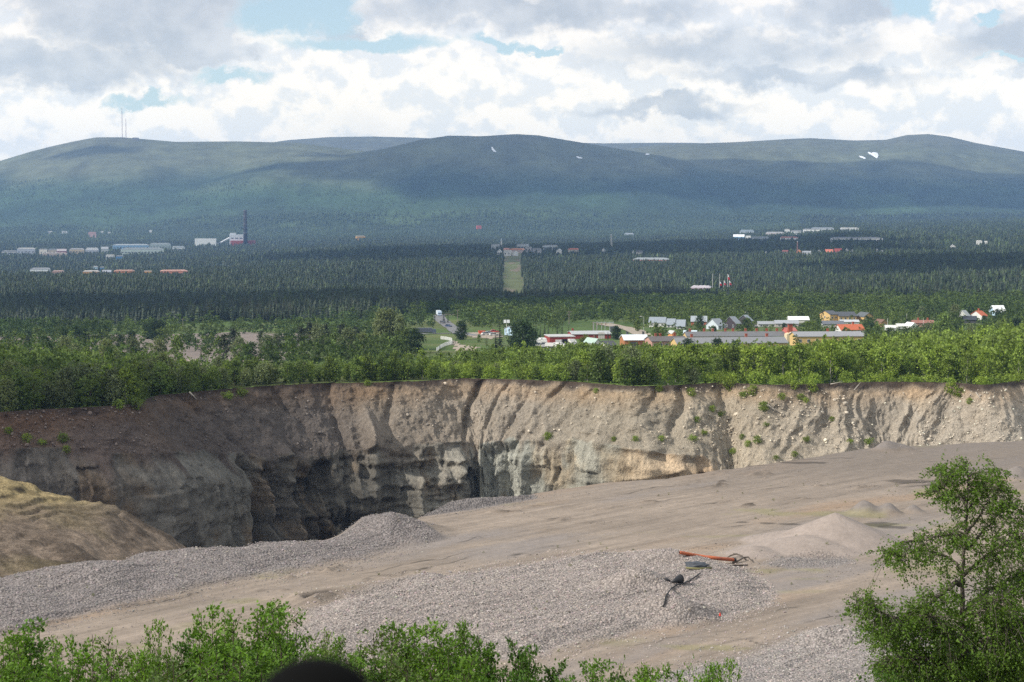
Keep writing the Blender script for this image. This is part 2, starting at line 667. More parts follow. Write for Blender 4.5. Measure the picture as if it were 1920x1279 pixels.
# ------------------------------------------------------------------ the far wall of the pit: loose till on top, rock below
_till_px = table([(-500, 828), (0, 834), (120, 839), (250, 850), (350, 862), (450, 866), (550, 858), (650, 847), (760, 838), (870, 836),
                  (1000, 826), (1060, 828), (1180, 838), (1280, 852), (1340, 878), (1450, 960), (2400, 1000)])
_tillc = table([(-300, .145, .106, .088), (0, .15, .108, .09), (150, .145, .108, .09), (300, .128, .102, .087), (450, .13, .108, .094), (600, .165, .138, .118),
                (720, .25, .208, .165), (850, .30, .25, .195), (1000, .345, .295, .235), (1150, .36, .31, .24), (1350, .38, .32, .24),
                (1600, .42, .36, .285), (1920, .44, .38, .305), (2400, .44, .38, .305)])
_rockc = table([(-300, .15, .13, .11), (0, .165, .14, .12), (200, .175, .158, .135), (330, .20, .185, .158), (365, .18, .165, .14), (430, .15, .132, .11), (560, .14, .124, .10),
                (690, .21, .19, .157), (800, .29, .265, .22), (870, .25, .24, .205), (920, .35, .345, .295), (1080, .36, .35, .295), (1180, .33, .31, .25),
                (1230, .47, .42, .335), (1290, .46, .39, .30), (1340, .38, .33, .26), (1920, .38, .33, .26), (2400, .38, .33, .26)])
NW = 1500
_uw = np.linspace(-0.40, 0.40, NW)
_pxw = 960 + F * _uw
_yw = rim_y(_uw)
_xw = _uw * _yw
_k = np.hanning(161)
_sm = lambda q: np.convolve(np.pad(q, 80, 'edge'), _k / _k.sum(), 'valid')
_tx, _ty = np.gradient(_sm(_xw)), np.gradient(_sm(_yw))
_ln = np.hypot(_tx, _ty)
_nx, _ny = _ty / _ln, -_tx / _ln                       # points into the pit
_ny, _nx = np.where(_ny > 0, -_ny, _ny), np.where(_ny > 0, -_nx, _nx)
_arc = np.concatenate([[0], np.cumsum(np.hypot(np.diff(_xw), np.diff(_yw)))])
K_TILL = 0.88
_g = -slope(_till_px(_pxw))
_D = (_g * _yw + RIM_Z) / (1 + K_TILL * _g * 0.95)
_D = np.clip(_sm(np.clip(_D, 4, 34)), 4, 34) + 1.1 * fbm(_arc / 9, 0.0, 4, 61) * (_pxw < 1380)
WALL_D = 92.0
_sv = np.concatenate([np.linspace(0, 1, 130), 1 + np.linspace(0, 1, 231)[1:]])       # 0..1 till, 1..2 rock
_s = _sv[:, None] * np.ones(NW)[None, :]
_A = _arc[None, :] * np.ones_like(_s)
ts = np.clip(_s, 0, 1)
rs = np.clip(_s - 1, 0, 1)
drop = ts * _D[None, :] + rs * (WALL_D - _D[None, :])
is_rock = sstep(0.99, 1.01, _s)
# till: short steep scar under the turf, then an even scree
off_t = K_TILL * _D[None, :] * (ts ** 1.12)
right = sstep(1420, 1560, _pxw)[None, :]
lit = sstep(640, 900, _pxw)[None, :]
sk = _A + 0.55 * drop * sstep(1250, 1450, _pxw)[None, :] - .25 * drop * (1 - sstep(1100, 1300, _pxw))[None, :] + 3.2 * fbm(_A / 8, drop / 6, 3, 69)                # the gullies lean on the right
gul = ridged(sk / 9.0, drop / 24, 4, 71)
gul2 = ridged(sk / 3.0, drop / 8, 3, 72)
disp = (gul - 0.25) * 1.2 * (0.45 + 0.55 * lit) + (gul2 - 0.25) * 0.42 + fbm(_A / 2.6, drop / 2.0, 4, 73) * (0.8 - .2 * right) + right * (gul2 - .3) * .55 + fbm(_A / 0.8, drop / 0.8, 2, 79) * .22
for c0, lean, w0, dep in [(868, -.20, .8, .25), (910, -.75, 1.0, 2.2), (955, -.4, .7, 1.2), (1058, -.5, .8, 1.5), (1003, -.3, .6, .9), (1120, -.6, .8, .9), (742, -.4, .9, 1.3), (610, .2, 1.1, 1.4),
                          (1235, -.7, 1.0, 1.3), (1282, -.5, 1.2, 1.6), (505, .5, 1.2, 1.1), (330, .8, 1.0, 1.1)]:
    a0 = np.interp(c0, _pxw, _arc)
    dd_ = (_A - a0 - lean * drop + .8 * vn(drop / 4.0, c0 * 1.0, 76)) / w0
    disp = disp - dep * np.exp(-dd_ ** 2) * np.clip(.4 + .6 * vn(drop / 6, c0 * 2.0, 75) + .5, 0, 1)
# big fins standing out of the slope on the right
skf = _A + .4 * drop + 2.2 * vn(_A / 9, drop / 8, 67) + .9 * vn(_A / 3, drop / 3, 65)
fin = np.clip(.75 * ridged(skf / 11.0, drop / 140, 2, 74, .5) + .35 * ridged(skf / 3.4, drop / 60, 2, 66), 0, 1.1) ** 1.4
disp = disp + right * (fin - 0.25) * 4.6 * np.clip(ts * 1.7, 0, 1) ** 1.1 * np.clip(.9 + .8 * vn(_A / 18, drop / 30, 68), .2, 1.5)
disp_t = disp * np.clip(ts * 9, 0, 1)
# rock: near upright, jointed in slabs, with ledges
j1 = vn(np.floor(_A / 5.2 + 0.8 * vn(_A / 9, drop / 14, 82)) * 7.31, np.floor(drop / 13 + vn(_A / 20, 0.0, 83)) * 3.17, 81)
j2 = vn(np.floor(_A / 2.1 + 0.6 * vn(_A / 5, drop / 5, 85)) * 5.77, np.floor(drop / 4.2 + 0.7 * vn(_A / 8, 2.0, 86)) * 9.1, 84)
rough_zone = (sstep(350, 430, _pxw) * (1 - sstep(820, 900, _pxw)))[None, :]
off_r = rs * (WALL_D - _D[None, :]) * (0.05 + .11 * rough_zone)
col_r = (ridged(_A / 9.0, drop / 80, 3, 87) - 0.3)
led = fbm(_A / 14, drop / 3.0, 4, 88)
col2 = ridged(_A / 3.6, drop / 40, 3, 78) - .3
disp_r = j1 * (1.0 + 0.8 * rough_zone) + j2 * 0.75 + col_r * (1.9 + 1.2 * rough_zone) + col2 * 0.9 + led * (0.5 + 1.9 * rough_zone) + fbm(_A / 1.6, drop / 1.6, 3, 89) * 0.5 + (ridged(_A / 6, drop / 2.6, 3, 77) - .3) * (.35 + 1.5 * rough_zone)
disp_r = disp_r + rough_zone * fbm(_A / 10, drop / 8, 4, 90) * 4.2
# the grey buttress on the left stands proud, the dark bay beside it is cut back
butt = ((1 - sstep(340, 372, _pxw + 3 * vn(_arc / 4, 1.0, 91)))[None, :]) * 5.0 * sstep(0, 0.08, rs)
bay = (sstep(352, 380, _pxw) * (1 - sstep(820, 905, _pxw)))[None, :] * -0.6 * sstep(0, 0.10, rs)
# ribs: (column, half width, out, from drop, to drop)
for c0, w0, amp, d0, d1 in [(470, 16, 5.0, 14, 60), (410, 14, 3.2, 18, 70), (676, 11, 4.5, 7, 22), (660, 22, 3.0, 20, 40), (770, 24, 3.5, 20, 50),
                            (820, 30, 3.5, 14, 26), (740, 16, 3.5, 22, 44), (715, 12, 2.5, 30, 50), (800, 14, 3.0, 26, 40), (840, 12, 2.5, 22, 36), (600, 12, 3.0, 24, 60), (520, 12, 2.5, 26, 60), (375, 10, 2.5, 18, 60), (895, 12, 2.4, 14, 60), (960, 16, 1.8, 14, 60), (1030, 14, 2.2, 14, 60), (1215, 40, 2.0, 13, 50),
                            (560, 20, 3.0, 22, 60)]:
    sh = np.exp(-((_pxw[None, :] + 0.55 * (drop - d0) * (1 if c0 < 500 else -0.6) - c0) / w0) ** 2) * sstep(d0 - 3, d0 + 4, drop) * (1 - sstep(d1, d1 + 10, drop))
    disp_r = disp_r + amp * sh
    disp_t = disp_t + amp * sh * np.clip(ts * 4, 0, 1) * (1 - is_rock)
off = off_t + off_r + (butt + bay)
disp_all = disp_t * (1 - is_rock) + disp_r * is_rock * sstep(0, 0.04, rs) + disp_t * is_rock * (1 - sstep(0, 0.04, rs))
off = np.where(_s <= 0, 0, off + disp_all)
_WX = _xw[None, :] + _nx[None, :] * off
_WY = _yw[None, :] + _ny[None, :] * off
_WZ = RIM_Z - drop + 0.35 * disp_t * (1 - is_rock) * np.clip(ts * 3, 0, 1)
# colours
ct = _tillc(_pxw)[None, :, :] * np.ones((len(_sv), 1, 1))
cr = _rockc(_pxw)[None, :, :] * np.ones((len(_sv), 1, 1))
wet = fbm(_A / 13, drop / 9, 4, 92)
ct = ct * (1 + 0.18 * wet)[..., None] * (1 + 0.22 * (gul - 0.4))[..., None]
rust = sstep(0.25, 0.55, fbm(_A / 16, drop / 22, 4, 93))
ct = ct + (ct * np.array((1.04, 0.98, 0.9)) - ct) * rust[..., None]
strata = fbm(_A / 40, drop / 1.7, 4, 94)
cr = cr * (1 + 0.28 * strata)[..., None] * (1 + 0.25 * j2)[..., None] * (1 + 0.25 * fbm(_A / 1.2, drop / 12, 3, 95))[..., None]
brown = sstep(0.2, 0.5, fbm(_A / 8, drop / 16, 4, 96))
cr = cr + (cr * np.array((1.12, 0.95, 0.80)) - cr) * brown[..., None]
edge_n = 0.12 * fbm(_A / 3.0, 4.0, 3, 97)
col_w = ct + (cr - ct) * sstep(0.97, 1.03, _s + edge_n * 0.6)[..., None]
soil = 1 - sstep(0.35, 1.9, drop + 1.3 * fbm(_A / 4, drop / 4, 3, 98))
col_w = col_w + (np.array((0.05, 0.032, 0.022)) - col_w) * (soil * 0.9)[..., None]
ochre = (1 - sstep(1.5, 6.0, drop + 2 * fbm(_A / 7, drop / 6, 3, 99))) * (1 - soil)
col_w = col_w + (col_w * np.array((1.02, 0.85, 0.68)) - col_w) * (ochre * 0.7)[..., None]
m_wall, t, b = new_mat('till_and_rock')
p_ = t.pos()
tone = t.attr('tone')
sqz = t.vmath('MULTIPLY', p_, (1.0, 1.0, 0.35))
n_a = t.noise(p_, 1.6, 7, 0.72)
n_b = t.noise(sqz, 0.55, 6, 0.7)
stn = t.voro(p_, 1.3)
cc = t.bright(tone, t.rng(n_a, 0.25, 0.75, 0.62, 1.38))
cc = t.bright(cc, t.rng(n_b, 0.3, 0.7, 0.8, 1.2))
pale_stone = t.math('MULTIPLY', t.rng(stn, 0.10, 0.18, 1, 0), t.rng(t.noise(p_, 0.25, 3), 0.5, 0.62, 0, 0.8))
cc = t.mix(pale_stone, cc, t.vmath('MULTIPLY', tone, (1.9, 1.85, 1.8)))
t.put(b.inputs['Base Color'], cc)
b.inputs['Roughness'].default_value = 0.9
b.inputs['Specular IOR Level'].default_value = 0.2
hh = t.math('ADD', t.math('MULTIPLY', n_a, 0.7), n_b)
t.put(b.inputs['Normal'], t.bump(t.math('ADD', hh, t.math('MULTIPLY', t.voro(sqz, 0.9, 'DISTANCE_TO_EDGE'), -.25)), 1.0, 1.0))
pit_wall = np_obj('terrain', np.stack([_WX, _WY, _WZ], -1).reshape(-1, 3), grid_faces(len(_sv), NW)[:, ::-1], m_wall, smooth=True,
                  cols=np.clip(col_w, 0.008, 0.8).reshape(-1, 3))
pit_wall.name = 'pit_wall'
tag(pit_wall, kind='structure')


def wall_at(px, py):
    """point of the pit wall seen at a photo pixel, and its outward offset direction"""
    qx, qy = project(_WX, _WY, _WZ)
    d = (qx - px) ** 2 + (qy - py) ** 2 + np.where(_WZ < -100, 1e6, 0)
    i, j = np.unravel_index(np.argmin(d), d.shape)
    return (float(_WX[i, j]), float(_WY[i, j]), float(_WZ[i, j])), (float(_nx[j]), float(_ny[j]))


m_floor, t, b = new_mat('pit_floor_rubble')
p_ = t.pos()
t.put(b.inputs['Base Color'], t.bright((0.10, 0.09, 0.08), t.rng(t.noise(p_, 0.3, 8, 0.7), 0.3, 0.7, 0.6, 1.4)))
b.inputs['Roughness'].default_value = 0.95
gx, gy = np.meshgrid(np.linspace(-260, 260, 90), np.linspace(120, 500, 70))
gz = -122 + 5 * fbm(gx / 22, gy / 22, 4, 101)
pit_floor = np_obj('pit_floor', np.stack([gx, gy, gz], -1).reshape(-1, 3), grid_faces(70, 90), m_floor, smooth=True)
tag(pit_floor, kind='structure')

# ------------------------------------------------------------------ the quarry floor on the near side and the slope under the viewpoint
BASE_Z = -32.0


def flat(px, py, z=BASE_Z):
    Y = z / float(slope(py))
    return float(u_of(px, py)) * Y, Y


EDGE = [flat(*p) for p in [(-700, 1190), (-300, 1120), (-120, 1108), (0, 1098), (100, 1090), (200, 1072), (300, 1048), (360, 1040), (450, 1035), (600, 1020), (680, 1005), (740, 995),
                           (800, 968), (870, 950), (960, 938), (1000, 928), (1140, 907), (1250, 900), (1300, 891), (1380, 882),
                           (1500, 864), (1640, 841), (1780, 835), (1920, 828), (2100, 822), (2600, 812)]]
ex_ = np.array([p[0] for p in EDGE])
ey_ = np.array([p[1] for p in EDGE])
PLAIN = [(-260, -30)] + list(map(tuple, EDGE)) + [(330, -30)]
GRAV_A = [flat(*p) for p in [(560, 1185), (590, 1145), (700, 1112), (850, 1083), (960, 1062), (1080, 1045), (1240, 1034), (1290, 1060), (1390, 1062), (1452, 1105),
                             (1440, 1140), (1310, 1178), (1190, 1190), (1090, 1212), (1020, 1235), (900, 1240), (640, 1262), (480, 1300), (420, 1250)]]
GRAV_B = [flat(*p) for p in [(-300, 1108), (0, 1096), (100, 1088), (200, 1070), (300, 1046), (360, 1038), (450, 1033), (600, 1018), (680, 1003), (740, 993), (790, 1000),
                             (810, 1014), (760, 1030), (640, 1058), (500, 1085), (400, 1104), (300, 1122), (200, 1145), (100, 1168), (0, 1190), (-300, 1240)]]
GRAV_C = [flat(*p) for p in [(1180, 1290), (1300, 1262), (1420, 1225), (1520, 1192), (1640, 1178), (1760, 1190), (1990, 1215), (2100, 1300), (1500, 1400)]]
GRAV_D = [flat(*p) for p in [(770, 958), (860, 945), (960, 935), (1000, 930), (1010, 938), (900, 956), (790, 972)]]
GRAV_E = [flat(*p) for p in [(1420, 1062), (1460, 1050), (1540, 1047), (1600, 1054), (1570, 1064), (1480, 1070)]]
PILE = flat(1563, 1022)
SAND = [  # heaps: photo pixel of the foot's middle, height, radius across, radius in depth, sharpness
    (1566, 1024, 3.45, 8.2, 7.0, 1.0), (1508, 1036, 1.5, 8.0, 5.5, 1.6), (1415, 1044, .9, 4.0, 3.5, 1.7), (1640, 1030, 1.1, 5.0, 5, 1.6), (1480, 1020, 1.2, 6, 6, 1.6)]
DARKP = [(1618, 964, 1.15, 2.1, 2.0, 1.6), (1668, 965, .95, 1.7, 1.7, 1.6), (1712, 962, .8, 1.5, 1.6, 1.6), (1640, 966, .5, 3.4, 2.0, 1.8), (1908, 900, 1.6, 3.2, 3, 1.5), (1662, 846, 1.3, 2.4, 2, 1.6), (1690, 845, .8, 2.4, 2, 1.6)]


def heap(X, Y, px, py, h, rx, ry, sharp):
    cx0, cy0 = flat(px, py)
    d = np.sqrt(((X - cx0) / rx) ** 2 + ((Y - cy0) / ry) ** 2)
    d = d * (1 + 0.10 * vn(np.arctan2(Y - cy0, X - cx0) * 1.6 + 3, d * 0.4, 111))
    cone = np.clip(1 - d, 0, 1)
    soft = 0.5 + 0.5 * np.cos(np.pi * np.clip(d, 0, 1))
    w = np.clip(sharp - 1, 0, 1)
    cone = np.where(cone > 0, np.sqrt(cone ** 2 + 0.0016) - 0.04, 0) * 1.0
    return h * (cone * (1 - w) + soft * w)


CRACKS = [(1384, 895, 1532, 875, .45, .5), (1364, 903, 1435, 897, .55, .55), (1280, 917, 1371, 911, .55, .5), (1424, 920, 1488, 914, .45, .45), (1512, 913, 1545, 908, .4, .4), (1582, 917, 1745, 905, .55, .55),
          (1629, 884, 1668, 880, .5, .5), (1488, 938, 1619, 928, .4, .45), (1337, 957, 1495, 945, .4, .4), (1838, 859, 1908, 854, .5, .6), (1461, 866, 1629, 859, .3, .45), (1740, 870, 1900, 862, .3, .4),
          (949, 1045, 1057, 1026, .45, .7), (825, 979, 889, 976, .3, .3), (1006, 996, 1050, 994, .3, .3), (1033, 978, 1060, 973, .4, .4), (848, 1021, 912, 1004, .3, .3), (1560, 955, 1640, 948, .3, .4),
          (440, 1110, 547, 1107, .3, .3), (520, 1088, 633, 1065, .5, .5), (407, 1132, 443, 1125, .3, .3), (450, 1134, 480, 1130, .3, .3), (567, 1134, 640, 1118, .5, .5), (290, 1123, 340, 1112, .35, .5), (250, 1140, 380, 1112, .2, .25),
          (1007, 1231, 1073, 1241, .2, .2), (1280, 1195, 1454, 1214, .25, .25), (1150, 1218, 1290, 1196, .2, .2), (1300, 1205, 1600, 1150, .16, .25), (1330, 1190, 1600, 1135, .16, .25), (1280, 1185, 1560, 1128, .14, .2),
          (1280, 950, 1420, 938, .25, .3), (1100, 960, 1300, 935, .2, .3), (1000, 985, 1240, 950, .18, .3), (900, 1010, 1150, 975, .16, .25), (1150, 930, 1330, 905, .2, .3), (1200, 1010, 1420, 985, .16, .3), (640, 1100, 900, 1045, .14, .25), (660, 1085, 950, 1020, .12, .25)]


def quarry(X, Y):
    """height and colour of the quarry floor"""
    X = np.asarray(X, float)
    Y = np.asarray(Y, float)
    n1 = fbm(X / 9, Y / 9, 4, 121)
    z = BASE_Z + 0.35 * fbm(X / 25, Y / 25, 3, 122) * sstep(100, 130, Y)
    # wheel ruts run up the road, from lower left to upper right
    s1 = (X * 0.66 + Y * 0.75)
    c1 = (X * 0.75 - Y * 0.66)
    bend = 2.5 * vn(s1 / 40, c1 / 60, 123)
    rut = ridged((c1 + bend) / 2.6, s1 / 26, 3, 124)
    rut2 = ridged((c1 + bend) / 0.9, s1 / 14, 2, 125)
    far_s = ridged((Y - 0.42 * X + 3 * vn(X / 30, Y / 30, 128)) / 4.4, (X + Y) / 30, 3, 126)
    z = z + (rut - 0.3) * 0.24 + (rut2 - 0.3) * 0.10
    scar = sstep(0.80, 0.95, far_s) * sstep(190, 206, Y) * sstep(-.15, .25, fbm(X / 14, Y / 14, 3, 159))
    z = z + 0.42 * scar - 0.15 * sstep(0.5, 0.74, far_s) * sstep(196, 214, Y)
    dA, dB, dC, dD, dE = (poly_in(X, Y, p) for p in (GRAV_A, GRAV_B, GRAV_C, GRAV_D, GRAV_E))
    wob = 1.2 * fbm(X / 6, Y / 6, 3, 127)
    gA = sstep(-0.8, 0.8, dA + wob)
    gB = sstep(-0.8, 0.8, dB + wob)
    gC = sstep(-1.2, 1.2, dC + wob)
    gD = sstep(-0.5, 0.5, dD + wob * 0.5)
    gE = sstep(-0.8, 0.8, dE + wob * 0.6)
    z = z + gA * (0.55 + 0.35 * n1) * sstep(-0.5, 4, dA) + sstep(0, 1, dA / 3) * 0.1
    # berm on the left along the brink and the mound of cobbles at its end
    z = z + gB * (0.35 + 0.5 * sstep(1, 6, dB) + 0.45 * n1)
    z = z + heap(X, Y, 722, 1004, 2.1, 8.0, 7.0, 1.5) + heap(X, Y, 130, 1098, .9, 10, 7, 1.7) + heap(X, Y, 320, 1060, .5, 9, 6, 1.8)
    z = z + heap(X, Y, 1262, 1165, 1.5, 5.2, 4.5, 1.5) + heap(X, Y, 1195, 1113, 1.3, 4.4, 3.2, 1.6) + heap(X, Y, 1265, 1062, 1.2, 5, 4, 1.7)
    z = z + heap(X, Y, 1565, 1212, 1.3, 5.0, 3.0, 1.5) + heap(X, Y, 1500, 1054, .35, 4, 2.5, 1.6)
    z = z + gD * 0.8 * sstep(0, 2.5, dD) + gC * 0.35
    rough = np.clip(gA + gB + gC + gD + gE * .8, 0, 1)
    z = z + rough * (0.05 * fbm(X / 0.55, Y / 0.55, 2, 129) + .16 * fbm(X / 2.4, Y / 2.4, 3, 136))
    # tipped rows in the big gravel spread
    z = z + gA * 0.16 * ridged((X * 0.3 + Y) / 3.2, X / 11, 2, 130)
    # little scarps and wheel tracks, each along its own line
    crack = np.zeros_like(z)
    for (px0, py0, px1, py1, dep, wd) in CRACKS:
        ax_, ay_ = flat(px0, py0)
        bx_2, by_2 = flat(px1, py1)
        L2 = (bx_2 - ax_) ** 2 + (by_2 - ay_) ** 2
        t_ = ((X - ax_) * (bx_2 - ax_) + (Y - ay_) * (by_2 - ay_)) / L2
        sd = ((X - ax_) * (by_2 - ay_) - (Y - ay_) * (bx_2 - ax_)) / math.sqrt(L2)
        sd = sd + .9 * vn(X / 3.2, Y / 3.2, 161) + .35 * vn(X / 1.1, Y / 1.1, 162)
        f_ = np.clip(t_ * 9, 0, 1) * np.clip((1 - t_) * 9, 0, 1) * (t_ > 0) * (t_ < 1) * np.clip(.55 + 1.2 * vn(t_ * math.sqrt(L2) / 3.0, px0 * 1.0, 163), 0, 1)
        wd = wd * .55
        g_ = np.exp(-(sd / wd) ** 2) * f_
        z = z - dep * g_ + dep * .8 * np.exp(-((sd - 2.0 * wd) / (1.6 * wd)) ** 2) * f_
        crack = np.maximum(crack, g_)
    # the long bank between road and gravel
    bx0, by0 = flat(560, 1130)
    bx1, by1 = flat(800, 1092)
    tt = np.clip(((X - bx0) * (bx1 - bx0) + (Y - by0) * (by1 - by0)) / ((bx1 - bx0) ** 2 + (by1 - by0) ** 2), 0, 1)
    db = np.hypot(X - bx0 - tt * (bx1 - bx0), Y - by0 - tt * (by1 - by0))
    z = z + 0.75 * np.exp(-(db / 1.6) ** 2)
    sand = np.zeros_like(z)
    for hp in SAND:
        q = heap(X, Y, *hp)
        z = np.maximum(z, z * 0 + BASE_Z + q) if hp[2] > 2 else np.maximum(z, BASE_Z + q + 0.15)
        sand = np.maximum(sand, sstep(0.02, 0.25, q))
    darkp = np.zeros_like(z)
    for hp in DARKP:
        q = heap(X, Y, *hp)
        z = z + q
        darkp = np.maximum(darkp, sstep(0.1, 0.5, q))
    # hillside below the viewpoint
    hill = -1.75 - 0.335 * Y - 0.0009 * X * X * 0 + 0.5 * fbm(X / 8, Y / 8, 3, 131)
    kk = 3.0
    hsel = np.clip(0.5 + 0.5 * (hill - z) / kk, 0, 1)
    z = z * (1 - hsel) + hill * hsel + kk * hsel * (1 - hsel) * 0.5
    # colour
    base = np.array((0.255, 0.205, 0.165))
    c = base * (1 + 0.10 * n1)[..., None] * (1 + 0.26 * (rut - 0.4))[..., None] * (1 + 0.24 * (rut2 - 0.4))[..., None]
    ora = sstep(0.12, 0.5, fbm(c1 / 9, s1 / 40, 4, 132))
    c = c + (np.array((0.30, 0.205, 0.135)) - c) * (ora * 0.65)[..., None]
    gry = sstep(0.0, 0.45, fbm(c1 / 7, s1 / 34, 4, 133) - 0.1)
    c = c + (np.array((0.225, 0.195, 0.18)) - c) * (gry * 0.75)[..., None]
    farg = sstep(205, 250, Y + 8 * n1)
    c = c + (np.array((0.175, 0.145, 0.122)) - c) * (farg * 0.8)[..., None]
    c = c * (1 - 0.55 * scar)[..., None] * (1 - .72 * crack)[..., None]  # scarps and tracks darkened: scarp shade painted into the colour
    c = c * (1 - 0.34 * sstep(.80, .97, rut2) * sstep(-.2, .3, fbm(X / 9, Y / 9, 3, 158)))[..., None]
    yel = sstep(0.35, 0.6, fbm(X / 12, Y / 7, 4, 134))
    c = c + (np.array((0.20, 0.19, 0.075)) - c) * (yel * 0.45)[..., None]
    for g_, cg in ((gA, (.32, .275, .25)), (gB, (.235, .205, .195)), (gC, (.30, .265, .245)), (gD, (.21, .185, .175)), (gE, (.25, .22, .205))):
        c = c + (np.array(cg) * (1 + 0.15 * n1)[..., None] - c) * g_[..., None]
    c = c + (np.array((0.29, 0.24, 0.21)) - c) * sand[..., None]
    c = c + (np.array((0.19, 0.165, 0.15)) - c) * darkp[..., None]
    for dpx, dpy, drx, dry in ((1650, 986, 1.7, 1.5), (1672, 991, 1.5, 1.0), (1437, 984, .8, .6), (1486, 986, 1.2, .8), (1390, 982, .6, .5), (1705, 905, 3.0, 1.6), (1500, 870, 3.5, 1.0)):  # shadow patches painted into the floor colour as dark ellipses
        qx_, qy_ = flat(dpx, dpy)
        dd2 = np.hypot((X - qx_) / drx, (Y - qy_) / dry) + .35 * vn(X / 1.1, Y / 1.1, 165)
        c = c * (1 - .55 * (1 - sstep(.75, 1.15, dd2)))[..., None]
    turf = sstep(0.5, 2.0, hill - BASE_Z)
    c = c + (np.array((0.06, 0.085, 0.025)) - c) * turf[..., None]
    return z, c, rough


_gx = np.concatenate([np.linspace(-210, -75, 70)[:-1], np.arange(-75, 105, 0.27), np.linspace(105, 260, 80)[1:]])
_t = np.concatenate([np.linspace(0, 0.5, 70)[:-1], np.linspace(0.5, 1, 620)])
_ye = np.interp(_gx, ex_, ey_) + 0.9 * fbm(_gx / 5, 7.0, 4, 141)
_t0, _rows = -4.0, []
YY = np.empty((len(_t) + 34, len(_gx)))
YY[:len(_t)] = _t0 + (_ye[None, :] - _t0) * (_t[:, None] ** 0.92)
XX = np.ones_like(YY) * _gx[None, :]
ZZ = np.empty_like(YY)
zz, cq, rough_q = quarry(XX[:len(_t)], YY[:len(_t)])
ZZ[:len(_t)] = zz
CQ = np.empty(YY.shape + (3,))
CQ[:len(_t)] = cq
lip = np.geomspace(0.4, 95, 34)
YY[len(_t):] = _ye[None, :] + lip[:, None] * 0.42
ZZ[len(_t):] = zz[-1][None, :] - lip[:, None] + fbm(XX[len(_t):] / 3, YY[len(_t):] / 2, 3, 142) * np.minimum(lip * .5, 0.9)[:, None]
CQ[len(_t):] = cq[-1][None] * 0.8
m_q, t, b = new_mat('quarry_gravel')
p_ = t.pos()
tone = t.attr('tone')
rg = t.attr('stony', 'Fac')
cell = t.voro(p_, 4.8, 'F1', 'Color')
cd = t.voro(p_, 4.8, 'F1', 'Distance')
cellv = t.sep(cell)[0]
fine = t.noise(p_, 2.2, 8, 0.75)
fine2 = t.noise(p_, 0.6, 5, 0.6)
smoothc = t.bright(tone, t.rng(fine, 0.25, 0.75, 0.80, 1.2))
stonec = t.bright(tone, t.rng(cellv, 0, 1, 0.72, 1.3))
stonec = t.bright(stonec, t.rng(cd, 0.1, 0.6, 1.12, 0.7))
cc = t.mix(rg, smoothc, stonec)
cc = t.bright(cc, t.rng(fine2, 0.3, 0.7, 0.9, 1.1))
t.put(b.inputs['Base Color'], cc)
b.inputs['Roughness'].default_value = 0.92
b.inputs['Specular IOR Level'].default_value = 0.2
hgt = t.math('ADD', t.math('MULTIPLY', t.math('MULTIPLY', cd, -0.9), rg), t.math('MULTIPLY', fine, 0.35))
t.put(b.inputs['Normal'], t.bump(hgt, 0.7, 0.22))
ST = np.zeros(YY.shape)
ST[:len(_t)] = rough_q
ST[len(_t):] = np.maximum(rough_q[-1][None], 0.6)
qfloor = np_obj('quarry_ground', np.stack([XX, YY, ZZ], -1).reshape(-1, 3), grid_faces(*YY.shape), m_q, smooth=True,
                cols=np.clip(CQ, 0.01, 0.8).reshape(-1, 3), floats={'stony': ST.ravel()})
tag(qfloor, kind='structure')


def qz(x, y):
    return float(quarry(np.array([x]), np.array([y]))[0][0])


def qspot(px, py):
    """point of the quarry floor seen at a photo pixel"""
    s = float(slope(py))
    u = float(u_of(px, py))
    Ys = np.linspace(110, 290, 900)
    z = quarry(u * Ys, Ys)[0]
    hit = np.nonzero(z >= s * Ys)[0]
    i = hit[0] if len(hit) else -1
    return float(u * Ys[i]), float(Ys[i]), float(z[i])


# ------------------------------------------------------------------ spoil hill on the left brink
_crest = table([(-120, -25.0), (-75, -26.2), (-58, -27.6), (-54.5, -28.3), (-50.5, -29.4), (-46.3, -30.7), (-43.2, -31.5), (-39.4, -34.2), (-36.8, -35.6), (-34.2, -37.2),
                (-30.5, -40.2), (-24, -47), (-14, -60)])
hx, hy = np.meshgrid(np.linspace(-118, -14, 470), np.linspace(150, 262, 480))
_yc0 = 205 + 2.5 * fbm(hx / 12, 1.0, 3, 151)
cz = _crest(hx)
tf = np.clip((_yc0 - hy) / 42, 0, 1.4)
tb = np.clip((hy - _yc0) / 60, 0, 1)
hz = np.where(hy < _yc0, cz + (-37.2 - cz) * (0.35 * tf + 0.65 * tf ** 1.3) * (cz > -37.2) - 6 * np.clip(tf - 1, 0, 1), cz - tb * 75)
up_ = sstep(-36, -30, hz)
terr = fbm(hx / 9, hy / 6, 4, 152) * 1.5 + (hz + 40) / 0.9 + hx * .05
stair = (np.floor(terr) + sstep(0.74, 0.98, terr - np.floor(terr)) - terr) * 0.4
hz = hz + stair * sstep(-33.4, -31.6, hz + 0.8 * fbm(hx / 10, hy / 10, 2, 153)) + 0.35 * fbm(hx / 8, hy / 8, 3, 154) + 0.30 * fbm(hx / 2.2, hy / 2.2, 4, 155)
n5 = fbm(hx / 6, hy / 6, 4, 156)
yl = sstep(-31.4, -29.4, hz + 1.2 * n5)
grv = ridged((hx * .75 + hy * .66 + 1.2 * vn(hx / 5, hy / 5, 171)) / 1.5, (hx * .66 - hy * .75) / 12, 3, 172)
hz = hz + (grv - .3) * .16 * sstep(-52, -46, hx)
hc = np.array((0.185, 0.142, 0.108))[None, None] * (1 + 0.35 * n5)[..., None]
dk = sstep(.08, .4, fbm(hx / 4.5, hy / 3.5, 4, 164))
hc = hc * (1 - .42 * dk)[..., None] * (1 - .35 * sstep(.62, .9, grv))[..., None]
hz = hz + dk * .25
